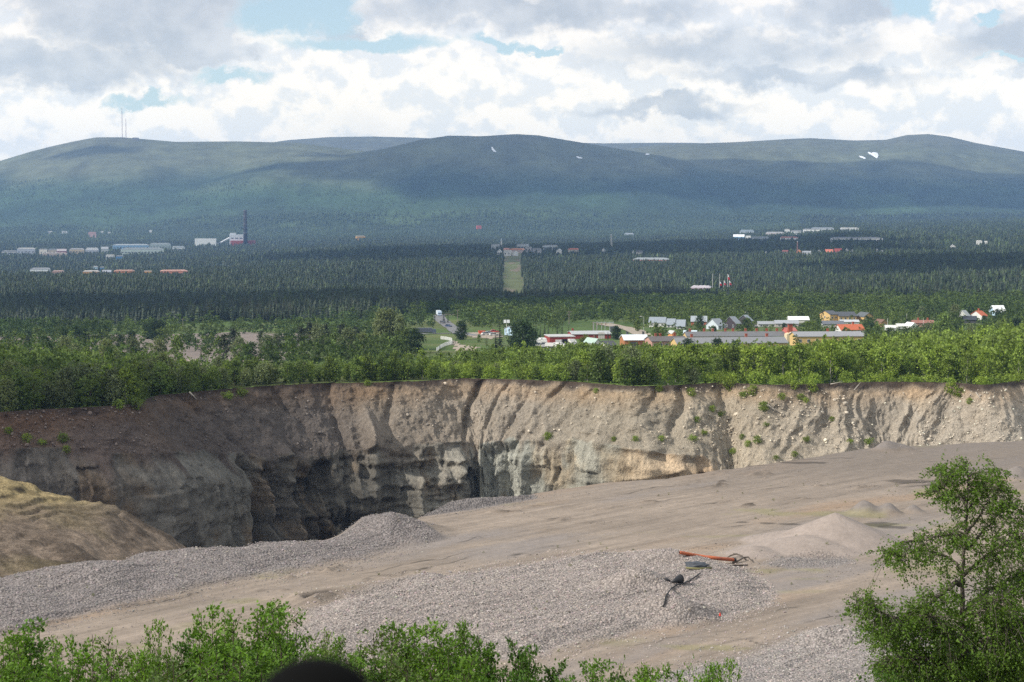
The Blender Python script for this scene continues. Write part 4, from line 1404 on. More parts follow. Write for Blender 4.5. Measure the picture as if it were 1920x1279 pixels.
def road(name, pts, width, m, lift=.22):
    P0 = [spot(*p)[:2] for p in pts]
    P1 = []
    for (ax, ay), (bx, by) in zip(P0[:-1], P0[1:]):
        n = max(2, int(math.hypot(bx - ax, by - ay) / 4))
        P1 += [(ax + (bx - ax) * k / n, ay + (by - ay) * k / n) for k in range(n)]
    P1.append(P0[-1])
    P1 = np.array(P1)
    k = np.hanning(11) / np.hanning(11).sum()
    if len(P1) > 12:
        P1 = np.stack([np.convolve(np.pad(P1[:, i], 5, 'edge'), k, 'valid') for i in (0, 1)], 1)
    d = np.gradient(P1, axis=0)
    nrm = np.stack([-d[:, 1], d[:, 0]], 1) / np.linalg.norm(d, axis=1)[:, None]
    rows = [P1 + nrm * width * o for o in (-.5, -.2, .2, .5)]
    V = np.concatenate([np.c_[r, land(r[:, 0], r[:, 1]) + lift] for r in rows])
    n = len(P1)
    i = np.arange(n - 1)
    fs = np.concatenate([np.stack([a * n + i, a * n + i + 1, (a + 1) * n + i + 1, (a + 1) * n + i], 1)[:, ::-1] for a in range(3)])
    return tag(np_obj(name, V, fs, m, smooth=True), kind='structure')


def yard(name, poly, m, lift=.16):
    P0 = np.array([spot(*p)[:2] for p in poly])
    x0, y0 = P0.min(0) - 2
    x1, y1 = P0.max(0) + 2
    gx, gy = np.meshgrid(np.arange(x0, x1, 1.6), np.arange(y0, y1, 2.4))
    d = poly_in(gx, gy, P0) + 1.5 * fbm(gx / 6, gy / 6, 3, 301)
    V = np.stack([gx, gy, land(gx, gy) + lift], -1).reshape(-1, 3)
    f = grid_faces(*gx.shape)
    ok = (d.ravel()[f] > 0).all(1)
    return tag(np_obj(name, V, f[ok], m, smooth=True), kind='structure')


road('road', [(826, 590.5), (822, 594), (826, 600), (836, 607), (846, 614), (857, 622), (872, 628), (905, 630)], 7.5, m_asph)
road('road', [(760, 624), (800, 627), (850, 625), (868, 626)], 6, m_asph, .18)
road('road', [(826, 590.5), (845, 590), (862, 590)], 6.5, m_dirt, .15)
road('road', [(996, 586.5), (1024, 585), (1040, 584.5)], 6, m_dirt)
road('road', [(1128, 607), (1150, 611), (1170, 615), (1195, 623), (1215, 631), (1240, 634)], 9, m_dirt)
road('road', [(1400, 613), (1440, 609), (1500, 609), (1545, 607)], 9, m_asph)
yard('car_park', [(868, 625), (905, 622), (940, 622), (945, 632), (925, 637), (880, 633)], m_dirt)
yard('truck_yard', [(990, 643), (1030, 646), (1085, 646), (1085, 656), (1020, 660), (985, 652)], m_asph, .14)
yard('dirt_track', [(842, 638), (858, 640), (872, 648), (905, 652), (890, 660), (850, 660), (846, 648)], m_dirt)
yard('dirt_track', [(345, 676), (372, 672), (380, 678), (360, 688), (345, 690)], m_dirt)
yard('truck_yard', [(535, 652), (560, 651), (580, 660), (560, 672), (535, 668)], m_dirt)

# ------------------------------------------------------------------ vehicles
m_tyre = paint('tyre_rubber', (.02, .02, .02), .9)
m_rim = paint('wheel_steel', (.4, .4, .4), .4)
m_lamp = paint('lamp_glass', (.7, .7, .65), .2)


def wheels(root, xs, ys, r, w):
    for x in xs:
        for y in ys:
            q = MB()
            q.tube([(x, y - w / 2, r), (x, y + w / 2, r)], r, 14)
            wh = q.build('wheel', m_tyre, root)
            s_ = -1 if y < 0 else 1
            q = MB()
            q.tube([(x, y + s_ * w / 2, r), (x, y + s_ * (w / 2 + .02), r)], r * .55, 10)
            q.build('rim', m_rim, wh)


def car(label, px, py, col, rz, cat='car', name='parked_car', group='cars at the car park'):
    X, Y, z = spot(px, py)
    root = empty(name, (X, Y, z + .2), rz, label, cat, group)
    q = MB()
    q.prism([(-2.15, .35), (2.15, .35), (2.2, .75), (1.3, .92), (-2.0, .98), (-2.2, .7)], -.85, .85)
    body = q.build('body', pm(col, .35), root)
    q = MB()
    q.prism([(-1.9, .98), (1.05, .92), (.35, 1.42), (-1.5, 1.45)], -.74, .74)
    q.build('window', m_glass, root)
    q = MB()
    q.prism([(-1.5, 1.45), (.35, 1.42), (.3, 1.5), (-1.4, 1.53)], -.74, .74)
    q.build('roof', pm(col, .35), root)
    for s_ in (-1, 1):
        q = MB()
        q.box((2.19, s_ * .6, .68), (.06, .3, .14))
        q.build('headlight', m_lamp, root)
    wheels(root, (-1.35, 1.35), (-.8, .8), .32, .2)
    return root


car('white car parked leftmost in the roadside car park', 911, 629, WHITE, R(25))
car('silver car parked beside the white car in the roadside car park', 918, 627.5, (.45, .47, .5), R(30))
car('pale grey car parked rightmost in the roadside car park', 926, 630, (.6, .6, .58), R(20))
car('red car parked at the back of the roadside car park', 927, 624.5, (.5, .04, .03), R(10))
car('dark blue car driving on the curved asphalt road', 841, 614, (.04, .06, .12), R(-50), name='car', group='cars on the curved road')
car('dark grey car farther up the curved asphalt road', 830, 607, (.1, .1, .11), R(-60), name='car', group='cars on the curved road')


def lorry(label, px, py, rz, L=7.0, cab=WHITE, box=WHITE, h=3.3, name='lorry', group='lorries and vans outside the red workshop', cat='lorry'):
    X, Y, z = spot(px, py)
    root = empty(name, (X, Y, z + .2), rz, label, cat, group)
    fx = L / 2
    q = MB()
    q.prism([(fx - 1.9, .5), (fx, .5), (fx, 1.5), (fx - .25, h * .82), (fx - 1.9, h * .82)], -1.2, 1.2)
    cb = q.build('cab', pm(cab, .4), root)
    q = MB()
    q.add([(fx + .01, -1.05, 1.5), (fx + .01, 1.05, 1.5), (fx - .22, 1.05, h * .76), (fx - .22, -1.05, h * .76),
           (fx - .1, -1.05, 1.5), (fx - .1, 1.05, 1.5), (fx - .3, 1.05, h * .76), (fx - .3, -1.05, h * .76)],
          [(0, 1, 2, 3), (7, 6, 5, 4), (0, 4, 5, 1), (1, 5, 6, 2), (2, 6, 7, 3), (3, 7, 4, 0)])
    q.build('windscreen', m_glass, cb)
    q = MB()
    q.box((-.98, 0, .9 + (h - .9) / 2), (L - 1.95, 2.45, h - .9))
    q.build('cargo_box', pm(box, .5), root)
    q = MB()
    q.box((-.3, 0, .7), (L - .6, 1.0, .3))
    q.build('chassis', pm(DARK), root)
    for s_ in (-1, 1):
        q = MB()
        q.box((fx + .02, s_ * .85, .8), (.06, .35, .2))
        q.build('headlight', m_lamp, root)
    wheels(root, (-fx + 1.2, fx - 1.0), (-1.05, 1.05), .48, .3)
    return root


lorry('white lorry parked leftmost outside the red workshop', 1005, 652, R(-80), 8.5)
lorry('white lorry with dark windscreen parked against the red workshop', 1018, 652, R(-84), 9.0, h=3.6)
lorry('low white van parked right of the two lorries', 1036, 654.5, R(-20), 5.6, h=2.2, name='van', cat='van')
lorry('white van parked before the open dark gateway', 1050, 654.5, R(-28), 5.4, h=2.3, name='van', cat='van')
lorry('white box lorry backed up to the right workshop gate', 1072, 650, R(-75), 6.5, h=2.9)
lorry('pale blue lorry at the upper bend of the asphalt road', 823, 593, R(-80), 9, (.5, .6, .75), (.6, .65, .7), 3.4, group=None)
lorry('dark lorry standing left on the side road', 797, 627, R(5), 11, (.1, .12, .16), (.09, .1, .13), 3.0, group=None)
X, Y, z = spot(903, 627)
ct_ = empty('skip_container', (X, Y, z + .2), R(10), 'small orange red waste container beside the parked cars', 'container')
q = MB()
q.prism([(-1.3, .2), (1.3, .2), (1.7, 1.6), (-1.7, 1.6)], -.9, .9)
q.build('body', pm((.55, .1, .04)), ct_)
q = MB()
q.box((0, 0, 1.65), (3.5, 1.9, .1))
q.build('lid', pm((.4, .07, .04)), ct_)

# ------------------------------------------------------------------ lamps, poles, masts, fence, flags
m_wood = paint('weathered_wood', (.20, .17, .14), .9)
m_steel = paint('galvanised_steel', (.42, .43, .44), .5)


def pole_thing(name, label, cat, px, top, base, rad, m, arms=(), head=None, group=None, Y=None, rz=0.0):
    if Y is None:
        X, Y, z = spot(px, base)
    else:
        X, Y, z = at_depth(px, Y)
    h = float(slope(top)) * Y - z
    root = empty(name, (X, Y, z), rz, label, cat, group)
    q = MB()
    q.tube([(0, 0, -.3), (0, 0, h)], [rad, rad * .7], 8)
    q.build('pole', m, root)
    for zz_, ln_ in arms:
        q = MB()
        q.box((0, 0, h - zz_), (ln_, .16, .18))
        for s_ in (-1, 0, 1):
            q.tube([(s_ * ln_ * .45, 0, h - zz_), (s_ * ln_ * .45, 0, h - zz_ + .35)], .06, 5)
        q.build('crossarm', m, root)
    if head == 'lamp':
        q = MB()
        q.tube([(0, 0, h - .1), (-.5, 0, h + .15), (-1.2, 0, h + .2)], .07, 6)
        ar = q.build('arm', m, root)
        q = MB()
        q.box((-1.5, 0, h + .18), (.9, .36, .2))
        q.build('lamp_head', pm((.7, .7, .68)), ar)
    if head == 'flood':
        for s_ in (-1, 1):
            q = MB()
            q.box((s_ * .8, -.2, h - .4), (1.3, .4, 1.5))
            q.build('floodlight', pm((.75, .77, .8)), root)
    return root


LG = 'street lamps of the village'
pole_thing('street_lamp', 'curved arm street lamp among bushes in front of the dark trees', 'street lamp', 978, 645.5, 664, .12, m_steel, head='lamp')
pole_thing('floodlight_mast', 'white floodlight mast beside the light blue barn', 'floodlight', 950, 601, 630, .16, pm(WHITE), head='flood')
pole_thing('utility_pole', 'tall wooden pole standing right behind the round dark tree', 'utility pole', 858, 581, 606, .18, m_wood, ((.4, 1.6),))
pole_thing('utility_pole', 'wooden pole with two crossarms over the birches left of the substation', 'utility pole', 1067, 583, 608, .22, m_wood, ((.5, 3.0), (2.2, 2.4)))
pole_thing('utility_pole', 'tall pale pole at the near end of the short gravel road', 'utility pole', 1006, 560, 586, .18, m_wood, ((.4, 2.0),), Y=1500)
pole_thing('utility_pole', 'left one of two wooden poles on the mine field below the dark forest', 'utility pole', 343, 597, 612, .17, m_wood, ((.5, 2.2),), group=None)
pole_thing('utility_pole', 'right one of two wooden poles on the mine field below the dark forest', 'utility pole', 381, 595, 609, .17, m_wood, ((.5, 2.2),), group=None)
pole_thing('street_lamp', 'thin street lamp above the hall with the white roof', 'street lamp', 1483, 584, 598, .1, m_steel, head='lamp', group=LG)
pole_thing('street_lamp', 'street lamp above the dark gabled houses', 'street lamp', 1403, 586, 604, .1, m_steel, head='lamp', group=LG)
pole_thing('street_lamp', 'lone street lamp beside the gravel road left of the grey roofs', 'street lamp', 1207, 594, 622, .1, m_steel, head='lamp', group=LG)
pole_thing('flagpole', 'bare white pole before the dark trees right of the ochre house', 'pole', 1700, 588, 612, .1, pm(WHITE), group=None)
pole_thing('flagpole', 'bare white pole beside the ochre gabled house', 'pole', 1664, 597, 616, .1, pm(WHITE), group=None)
pole_thing('flagpole', 'bare white pole above the long reddish roof', 'pole', 1731, 597, 614, .1, pm(WHITE), group=None)
pole_thing('street_lamp', 'tall pale lamp post standing in the right forest', 'street lamp', 1754, 503, 520, .2, m_steel, head='lamp', Y=2050)
pole_thing('street_lamp', 'pale lamp post in the forest right of the flags', 'street lamp', 1600, 507, 530, .2, m_steel, head='lamp', Y=2050)
# the wire between the two field poles
# substation
sX, sY, sZ = spot(1132, 623)
sb = empty('substation', (sX, sY, sZ), R(5), 'steel gantry of a small substation with dark cabinet by the red hall', 'substation')
q = MB()
for k in range(6):
    x_ = -5 + k * 2.0
    q.tube([(x_, (k % 2) * 2.5, 0), (x_, (k % 2) * 2.5, 5.2)], .12, 6)
q.box((0, 0, 4.9), (10.4, .16, .16))
q.box((0, 2.5, 4.6), (10.4, .16, .16))
q.build('gantry', m_steel, sb)
q = MB()
q.box((5.2, 1, 1.4), (3.4, 2.4, 2.8))
q.build('cabinet', pm((.09, .10, .11)), sb)
for x_ in (-3, -1, 1):
    q = MB()
    q.tube([(x_, 0, 3.6), (x_, 0, 4.8)], [.28, .16], 8)
    q.build('insulator', pm((.25, .16, .12)), sb)
for px, lab in ((1112, 'left wooden pole of the pair beside the substation'), (1118.5, 'right wooden pole of the pair beside the substation')):
    pole_thing('utility_pole', lab, 'utility pole', px, 603.5, 625, .2, m_wood, ((.4, 1.4),))
OCC.append((1108, 1152, 604, 622, sY))
# white board fence along the track
fp = [spot(*p) for p in ((818, 659), (828, 652), (840, 647.5), (848, 645.5), (847, 640), (834, 637), (826, 636))]
fo = empty('board_fence', fp[0], 0, 'white slatted fence bending round the corner of the grass', 'fence')
fx0, fy0, fz0 = fp[0]
ps, rl = MB(), MB()
for (ax, ay, az_), (bx, by, bz) in zip(fp[:-1], fp[1:]):
    ln_ = math.hypot(bx - ax, by - ay)
    n = max(2, int(ln_ / 1.1))
    ang_ = math.atan2(by - ay, bx - ax)
    for k in range(n):
        f_ = (k + .5) / n
        x_, y_ = ax + (bx - ax) * f_, ay + (by - ay) * f_
        z_ = float(land(x_, y_))
        ps.box((x_ - fx0, y_ - fy0, z_ - fz0 + .75), (.5, .06, 1.5), ang_)
    for zz_ in (.5, 1.15):
        rl.tube([(ax - fx0, ay - fy0, az_ - fz0 + zz_), (bx - fx0, by - fy0, bz - fz0 + zz_)], .07, 4)
ps.build('slats', pm((.68, .68, .66)), fo)
rl.build('rail', pm((.6, .6, .58)), fo)
OCC.append((818, 848, 640, 656, fy0))
# flags at the boathouse
fY = spot(1350, 546)[1]
m_fred = paint('red_flag_cloth', (.52, .03, .035), .8)
m_fwhite = paint('white_flag_cloth', (.8, .8, .8), .8)


def flagpole(px, top, base, flag, label):
    X, Y, z = at_depth(px, fY)
    h = float(slope(top)) * Y - z
    root = empty('flagpole', (X, Y, z), 0, label, 'flagpole', 'flagpoles by the boathouse')
    q = MB()
    q.tube([(0, 0, -.5), (0, 0, h)], [.2, .13], 8)
    q.build('pole', pm(WHITE), root)
    q = MB()
    q.tube([(0, 0, h), (0, 0, h + .3)], [.24, .1], 8)
    q.build('finial', pm((.6, .5, .2)), root)
    if flag:
        f0, f1 = flag
        z0, z1 = float(slope(f0)) * Y - z, float(slope(f1)) * Y - z
        k = Y / F
        nx, nz = 9, 13
        for nm, m_, a0, a1 in (('white_field', m_fwhite, 0.0, .48), ('red_field', m_fred, .48, 1.0)):
            V = []
            for j in range(nz):
                s_ = a0 + (a1 - a0) * j / (nz - 1)
                for i in range(nx):
                    w_ = i / (nx - 1)
                    x_ = .2 + w_ * (1.8 + 1.8 * s_) * k + .5 * k * s_
                    V.append((x_, .35 * math.sin(w_ * 9 + s_ * 2) * (.3 + w_), z0 + (z1 - z0) * (s_ * .92 + .08 * w_)))
            o = np_obj(nm, V, grid_faces(nz, nx), m_, smooth=True, parent=root)
            sd = o.modifiers.new('thick', 'SOLIDIFY')
            sd.thickness = .04
    return root


flagpole(1336.5, 513, 541, None, 'bare white flagpole at the end of the boathouse')
flagpole(1349.5, 514, 545, (528, 536), 'flagpole with its red and white flag at half height')
flagpole(1357.5, 526, 547, (526.5, 535), 'shorter flagpole flying its flag between two taller ones')
flagpole(1364.5, 514, 546, (515, 525), 'flagpole flying its red and white flag highest')
flagpole(1367.5, 526, 547, (526.5, 535), 'short flagpole rightmost with a slanting red and white flag')
OCC.append((1333, 1373, 535, 547, fY))

# ------------------------------------------------------------------ things left lying on the quarry floor
m_orange, t, b = new_mat('orange_pipe_coat')
n_ = t.noise(t.objpos(), 1.4, 6, .7)
t.put(b.inputs['Base Color'], t.mix(t.rng(n_, .45, .7), (.42, .115, .045), (.30, .08, .045)))
b.inputs['Roughness'].default_value = .5
m_black = paint('black_rubber', (.022, .022, .024), .6)
m_oldwood = paint('grey_driftwood', (.11, .09, .075), .9)


def qline(name, label, cat, pts, rads, m, lift, smooth=True):
    P0 = []
    for i, p in enumerate(pts):
        x, y, z = qspot(*p)
        P0.append(Vector((x, y, z + (lift[i] if isinstance(lift, (list, tuple)) else lift))))
    o0 = P0[0].copy()
    q = MB()
    q.tube([p - o0 for p in P0], rads, 10)
    o = q.build(name, m, None, smooth, o0)
    return tag(o, label, cat), P0


a = Vector(qspot(1274, 1047))
bq = Vector(qspot(1376, 1056))
zmid = max(a.z, bq.z)
pipe = empty('pipe', a + Vector((0, 0, .42)), 0, 'long orange pipe lying on the cobble heap', 'pipe')
dv = (bq + Vector((0, 0, .30))) - (a + Vector((0, 0, .42)))
q = MB()
q.tube([dv * f_ + Vector((0, 0, -.10 * math.sin(f_ * 3.14))) for f_ in (0, .02, .25, .5, .5001, .75, .98, 1)], [.12, .155, .155, .14, .165, .165, .165, .155], 16)
q.build('tube', m_orange, pipe, True)
q = MB()
q.tube([dv * .995, dv * 1.03], [.175, .175], 16)
q.build('collar', m_black, pipe, True)
q = MB()
q.tube([dv * -.004, dv * .006], [.09, .09], 14)
q.build('bore', paint('pipe_inside', (.03, .02, .015), .9), pipe, True)
qline('branch', 'dark bare branch sticking out beyond the right end of the orange pipe', 'branch', [(1374, 1057), (1384, 1055), (1394, 1052.5), (1403, 1051.5), (1412, 1056)], [.09, .085, .075, .06, .02], m_oldwood, [.1, .15, .32, .3, .06])
qline('branch', 'crooked dark branch lying behind the right half of the orange pipe', 'branch', [(1362, 1049), (1370, 1047), (1380, 1047), (1391, 1049), (1398, 1052)], [.04, .075, .08, .07, .03], m_oldwood, [.1, .25, .4, .3, .1])
qline('pole', 'thin pale wooden pole on the gravel below the orange pipe', 'pole', [(1286, 1067.5), (1310, 1069), (1334, 1068)], [.085, .1, .085], paint('greenish_old_wood', (.16, .15, .07), .9), .1)
qline('pole', 'short dark stick on the gravel under the end of the pipe', 'pole', [(1374, 1061.5), (1388, 1062), (1402, 1061.5)], [.06, .08, .06], m_oldwood, .08)
qline('hose', 'bent black hose curving down over the cobbles', 'hose', [(1313, 1078), (1303, 1085), (1292, 1092), (1282, 1096.5), (1270, 1100), (1259, 1107), (1251, 1117), (1248, 1126), (1247, 1134), (1243, 1143)], .06, m_black, .12)


def lump(name, label, cat, px, py, sx, sy, sz, m, seed, sink=.15, group=None, flatk=0.0):
    x, y, z = qspot(px, py)
    n = 26
    th, ph = np.meshgrid(np.linspace(0, 2 * np.pi, n), np.linspace(0, np.pi, 16))
    d = np.stack([np.sin(ph) * np.cos(th), np.sin(ph) * np.sin(th), np.cos(ph)], -1)
    rr = 1 + .28 * vn(d[..., 0] * 1.7 + seed, d[..., 1] * 1.7 + d[..., 2] * 2.1, seed) + .14 * vn(d[..., 0] * 4 + seed, d[..., 1] * 4 + d[..., 2] * 5, seed + 5)
    V = (d * rr[..., None] * np.array((sx, sy, sz))).reshape(-1, 3)
    o = np_obj(name, V, grid_faces(16, n)[:, ::-1], m, smooth=True)
    o.location = (x, y, z + sz * (1 - 2 * sink) * .6)
    return tag(o, label, cat, group)


lump('tarpaulin', 'crumpled dark grey tarpaulin lying under the left half of the pipe', 'tarpaulin', 1304, 1062, 1.0, .8, .26, paint('grey_tarpaulin', (.05, .055, .065), .55), 411)
# black funnel-shaped bucket lying on its side
bx, by, bz = qspot(1270, 1096)
bk = empty('bucket', (bx, by, bz + .34), R(35), 'black rubber bucket tipped over on the cobbles', 'bucket')
q = MB()
q.tube([(-.6, 0, -.1), (-.25, 0, -.02), (.25, 0, .05), (.36, 0, .06)], [.08, .2, .37, .39], 16)
q.build('body', m_black, bk, True)
q = MB()
q.tube([(.36, 0, .06), (.40, 0, .06)], [.41, .41], 16)
q.build('rim', m_black, bk, True)
qline('hose', 'short black hose end left of the tipped bucket', 'hose', [(1247, 1087), (1251, 1090), (1256, 1092)], [.1, .12, .08], m_black, .1)
for px, py, lab in ((1350, 1164, 'small red survey marker at the foot of the cobble heap'), (1642, 1202, 'small red survey marker beside the leaning birch')):
    x, y, z = qspot(px, py)
    mk = empty('survey_marker', (x, y, z), 0, lab, 'marker')
    q = MB()
    q.tube([(0, 0, 0), (0, 0, .55)], .025, 6)
    q.build('stake', m_oldwood, mk)
    q = MB()
    q.tube([(0, 0, .32), (0, 0, .56)], [.09, .04], 8)
    q.build('cap', pm((.6, .05, .03)), mk)
# blurred dark post end close to the viewpoint
m_post = paint('black_plastic', (.004, .004, .004), .9)
m_post.node_tree.nodes['Principled BSDF'].inputs['Specular IOR Level'].default_value = 0.05
pd = 1.05
pX, pZ = float(u_of(592, 1279)) * pd, float(slope(1236)) * pd
po = empty('post', (pX, pd, -1.9), 0, 'black rounded post top close by at the lower edge of the view', 'post')
q = MB()
th = np.linspace(0, math.pi / 2, 12)
q.tube([(0, 0, 0), (0, 0, 1.9 + pZ - .06)], .018, 12)
q.build('shaft', m_post, po, True)
q = MB()
q.tube([(0, 0, 1.9 + pZ - .09)] + [(0, 0, 1.9 + pZ - .026 + .026 * math.sin(a_)) for a_ in th], [.036] + [.033 * math.cos(a_) + .0006 for a_ in th], 28)
q.build('knob', m_post, po, True)

# ------------------------------------------------------------------ snow left on the fells
m_snow, t, b = new_mat('old_snow')
b.inputs['Base Color'].default_value = (.85, .86, .88, 1)
for lab, poly in [('long white snow streak below the central fell top', [(921, 276), (924, 277), (927, 282), (931, 286), (926, 285.5), (922, 281)]),
                  ('pair of small snow spots on the right shoulder of the central fell', [(1080, 294), (1084, 294.5), (1086, 296.5), (1090, 296), (1092, 298), (1086, 298), (1082, 296.5)]),
                  ('tiny snow spot far right on the central fell', [(1209, 289.5), (1213, 288.5), (1218, 289), (1217, 291), (1212, 291.5)]),
                  ('narrow snow streak left of the largest snow patch', [(1610, 293), (1615, 293.5), (1624, 297.5), (1620, 298.5), (1613, 296)]),
                  ('largest snow patch in the hollow of the right fell', [(1624, 284.5), (1632, 288), (1638, 286), (1645, 287.5), (1647, 293), (1644, 297.5), (1638, 294), (1630, 290)])]:
    V = []
    for p in poly:
        V.append(spot(*p))
    c0 = np.mean(V, 0)
    pts = []
    for i in range(len(V)):
        a0, a1 = np.array(V[i]), np.array(V[(i + 1) % len(V)])
        for k in range(5):
            f_ = k / 5
            e = a0 + (a1 - a0) * f_
            e = e + (e - c0) * .10 * vn(i + f_ * 3, 1.0, 421)
            pts.append(e)
    rings = []
    for f_ in (1.0, .75, .45):
        for e in pts:
            x_, y_ = c0[0] + (e[0] - c0[0]) * f_, c0[1] + (e[1] - c0[1]) * f_
            rings.append((x_, y_, float(land(x_, y_)) + (1.5 + 4 * (1 - f_))))
    n = len(pts)
    fs = [(r * n + i, r * n + (i + 1) % n, (r + 1) * n + (i + 1) % n, (r + 1) * n + i) for r in range(2) for i in range(n)] + [tuple(range(2 * n, 3 * n))]
    q = MB()
    q.add(rings, fs)
    tag(q.build('snow_patch', m_snow, None, True), lab, 'snow patch')


# ------------------------------------------------------------------ trees
def leaf_mat(name, col, trans=.35, isl=.45, obj=.25, hue=.0, tone=False, warm=(1.25, 1.12, .6)):
    m, t, b = new_mat(name)
    c = t.attr('tone') if tone else col
    i_ = t.island()
    cc = t.bright(c, t.rng(i_, 0, 1, 1 - isl, 1 + isl))
    o_ = t.objrand()
    cc = t.bright(cc, t.rng(o_, 0, 1, 1 - obj, 1 + obj))
    o2 = t.math('FRACT', t.math('MULTIPLY', o_, 17.31))
    cc = t.mix(t.math('MULTIPLY', o2, .55), cc, t.bright(cc, (*warm, 1)))
    t.put(b.inputs['Base Color'], cc)
    b.inputs['Roughness'].default_value = .6
    b.inputs['Specular IOR Level'].default_value = .25
    if trans:
        tr = t.node('ShaderNodeBsdfTranslucent')
        t.put(tr.inputs['Color'], t.bright(cc, (1.25, 1.25, .7, 1)))
        mx = t.node('ShaderNodeMixShader')
        mx.inputs[0].default_value = trans
        t.l.new(b.outputs[0], mx.inputs[1])
        t.l.new(tr.outputs[0], mx.inputs[2])
        t.l.new(mx.outputs[0], m.node_tree.nodes['Material Output'].inputs['Surface'])
    return m


L_BRIGHT = leaf_mat('birch_leaves_bright', (.175, .245, .045))
L_MID = leaf_mat('birch_leaves', (.118, .168, .044))
L_GREY = leaf_mat('willow_leaves', (.135, .165, .085))
L_DARK = leaf_mat('dark_leaves', (.038, .066, .024))
L_NEAR = leaf_mat('near_leaves', (.105, .20, .026), .40, .38, .22)
L_TREE = leaf_mat('downy_birch_leaves', (.10, .175, .028), .45, .4, .1)
L_CON = leaf_mat('needles', (.014, .024, .012), .0, .3, .3)
L_PINE = leaf_mat('pine_needles', (.040, .054, .027), .0, .35, .3)
L_STUFF = leaf_mat('thicket_leaves', None, .3, .35, 0, tone=True)
L_FOREST = leaf_mat('forest_needles', None, .0, .25, 0, tone=True)
m_bark = paint('birch_bark', (.26, .24, .21), .85, .4, 2.0)
m_brown = paint('brown_bark', (.075, .055, .042), .9, .3, 2.0)


def cards(C, size, g, aspect=.6, up=0.0):
    """diamond shaped leaf or leaf-spray faces at C (n,3)"""
    n = len(C)
    a = g.normal(size=(n, 3))
    a /= np.linalg.norm(a, axis=1)[:, None]
    r = g.normal(size=(n, 3))
    r[:, 2] *= 1 - up
    b_ = np.cross(a, r)
    b_ /= np.linalg.norm(b_, axis=1)[:, None] + 1e-9
    s = (np.asarray(size) * np.ones(n))[:, None]
    V = np.stack([C + a * s, C + b_ * s * aspect, C - a * s, C - b_ * s * aspect], 1).reshape(-1, 3)
    return V, np.arange(4 * n).reshape(n, 4)


def crown_points(h, r, z0, ncl, ncd, seed, shape='birch', spread=.26):
    g = np.random.default_rng(seed)
    zf = g.uniform(0, 1, ncl) ** (.85 if shape != 'round' else 1)
    prof = {'birch': lambda f: np.sin(np.pi * np.clip(f * .86 + .12, 0, 1)) ** .75,
            'round': lambda f: np.sqrt(np.clip(1 - (2 * f - 1) ** 2, .05, 1)),
            'column': lambda f: np.clip(1.1 - f, .12, 1) ** .5 * np.clip(f * 5 + .35, 0, 1),
            'pine': lambda f: np.clip(np.sin(np.pi * np.clip(f * .8 + .2, 0, 1)), .2, 1)}[shape](zf)
    th = g.uniform(0, 2 * np.pi, ncl)
    lob = 1 + .22 * np.sin(2 * th + seed) + .14 * np.sin(3 * th + 2.0 * seed)
    rad = r * prof * lob * np.sqrt(g.uniform(.10, 1, ncl))
    C = np.stack([rad * np.cos(th), rad * np.sin(th), z0 + (h - z0) * zf], 1)
    sp = spread * r * g.uniform(.6, 1.25, ncl)
    P_ = C[:, None, :] + g.normal(size=(ncl, ncd, 3)) * sp[:, None, None] * np.array((1, 1, .72))
    return P_.reshape(-1, 3), C


def trunk_mb(h, r, seed, lean=.05, limbs=None):
    g = random.Random(seed)
    lx, ly = g.uniform(-lean, lean) * h, g.uniform(-lean, lean) * h
    q = MB()
    q.tube([(0, 0, -.4), (lx * .1, ly * .1, h * .3), (lx * .5, ly * .5, h * .62), (lx, ly, h * .96)], [r * 1.15, r * .8, r * .5, r * .08], 6)
    for C in (limbs if limbs is not None else []):
        zc = max(.12 * h, C[2] - g.uniform(.12, .3) * h)
        f_ = zc / h
        q.tube([(lx * f_ * f_, ly * f_ * f_, zc), tuple(C * np.array((.55, .55, 1)) - np.array((0, 0, .12 * h * .4))), tuple(C)], [r * .35, r * .2, r * .06], 4, cap=False)
    return q


def broadleaf(name, h, r, z0, ncl, ncd, size, seed, m_leaf, m_tr, shape='birch', tr=None):
    """one tree: an empty with its trunk and its crown; parked out of the scene until it is copied into place"""
    P_, C = crown_points(h, r, z0 * h, ncl, ncd, seed, shape)
    g = np.random.default_rng(seed + 1)
    V, Fc = cards(P_, size * g.uniform(.6, 1.3, len(P_)), g, .62)
    root = bpy.data.objects.new(name, None)
    root.empty_display_size = .3
    tm = trunk_mb(h, tr or .018 * h, seed, .04, C[:10])
    to = tm.build('trunk', m_tr)
    COL.objects.unlink(to)
    co = bpy.data.objects.new('crown', np_mesh('crown', V, Fc, m_leaf))
    return root, [to, co]


def plant(proto, loc, rz, sc, label=None, cat=None, group=None):
    root, kids = proto
    r_ = root.copy()
    COL.objects.link(r_)
    r_.location = loc
    r_.rotation_euler = (0, 0, rz)
    r_.scale = sc if isinstance(sc, tuple) else (sc, sc, sc)
    for k in kids:
        c = k.copy()
        COL.objects.link(c)
        c.parent = r_
    return tag(r_, label, cat, group)


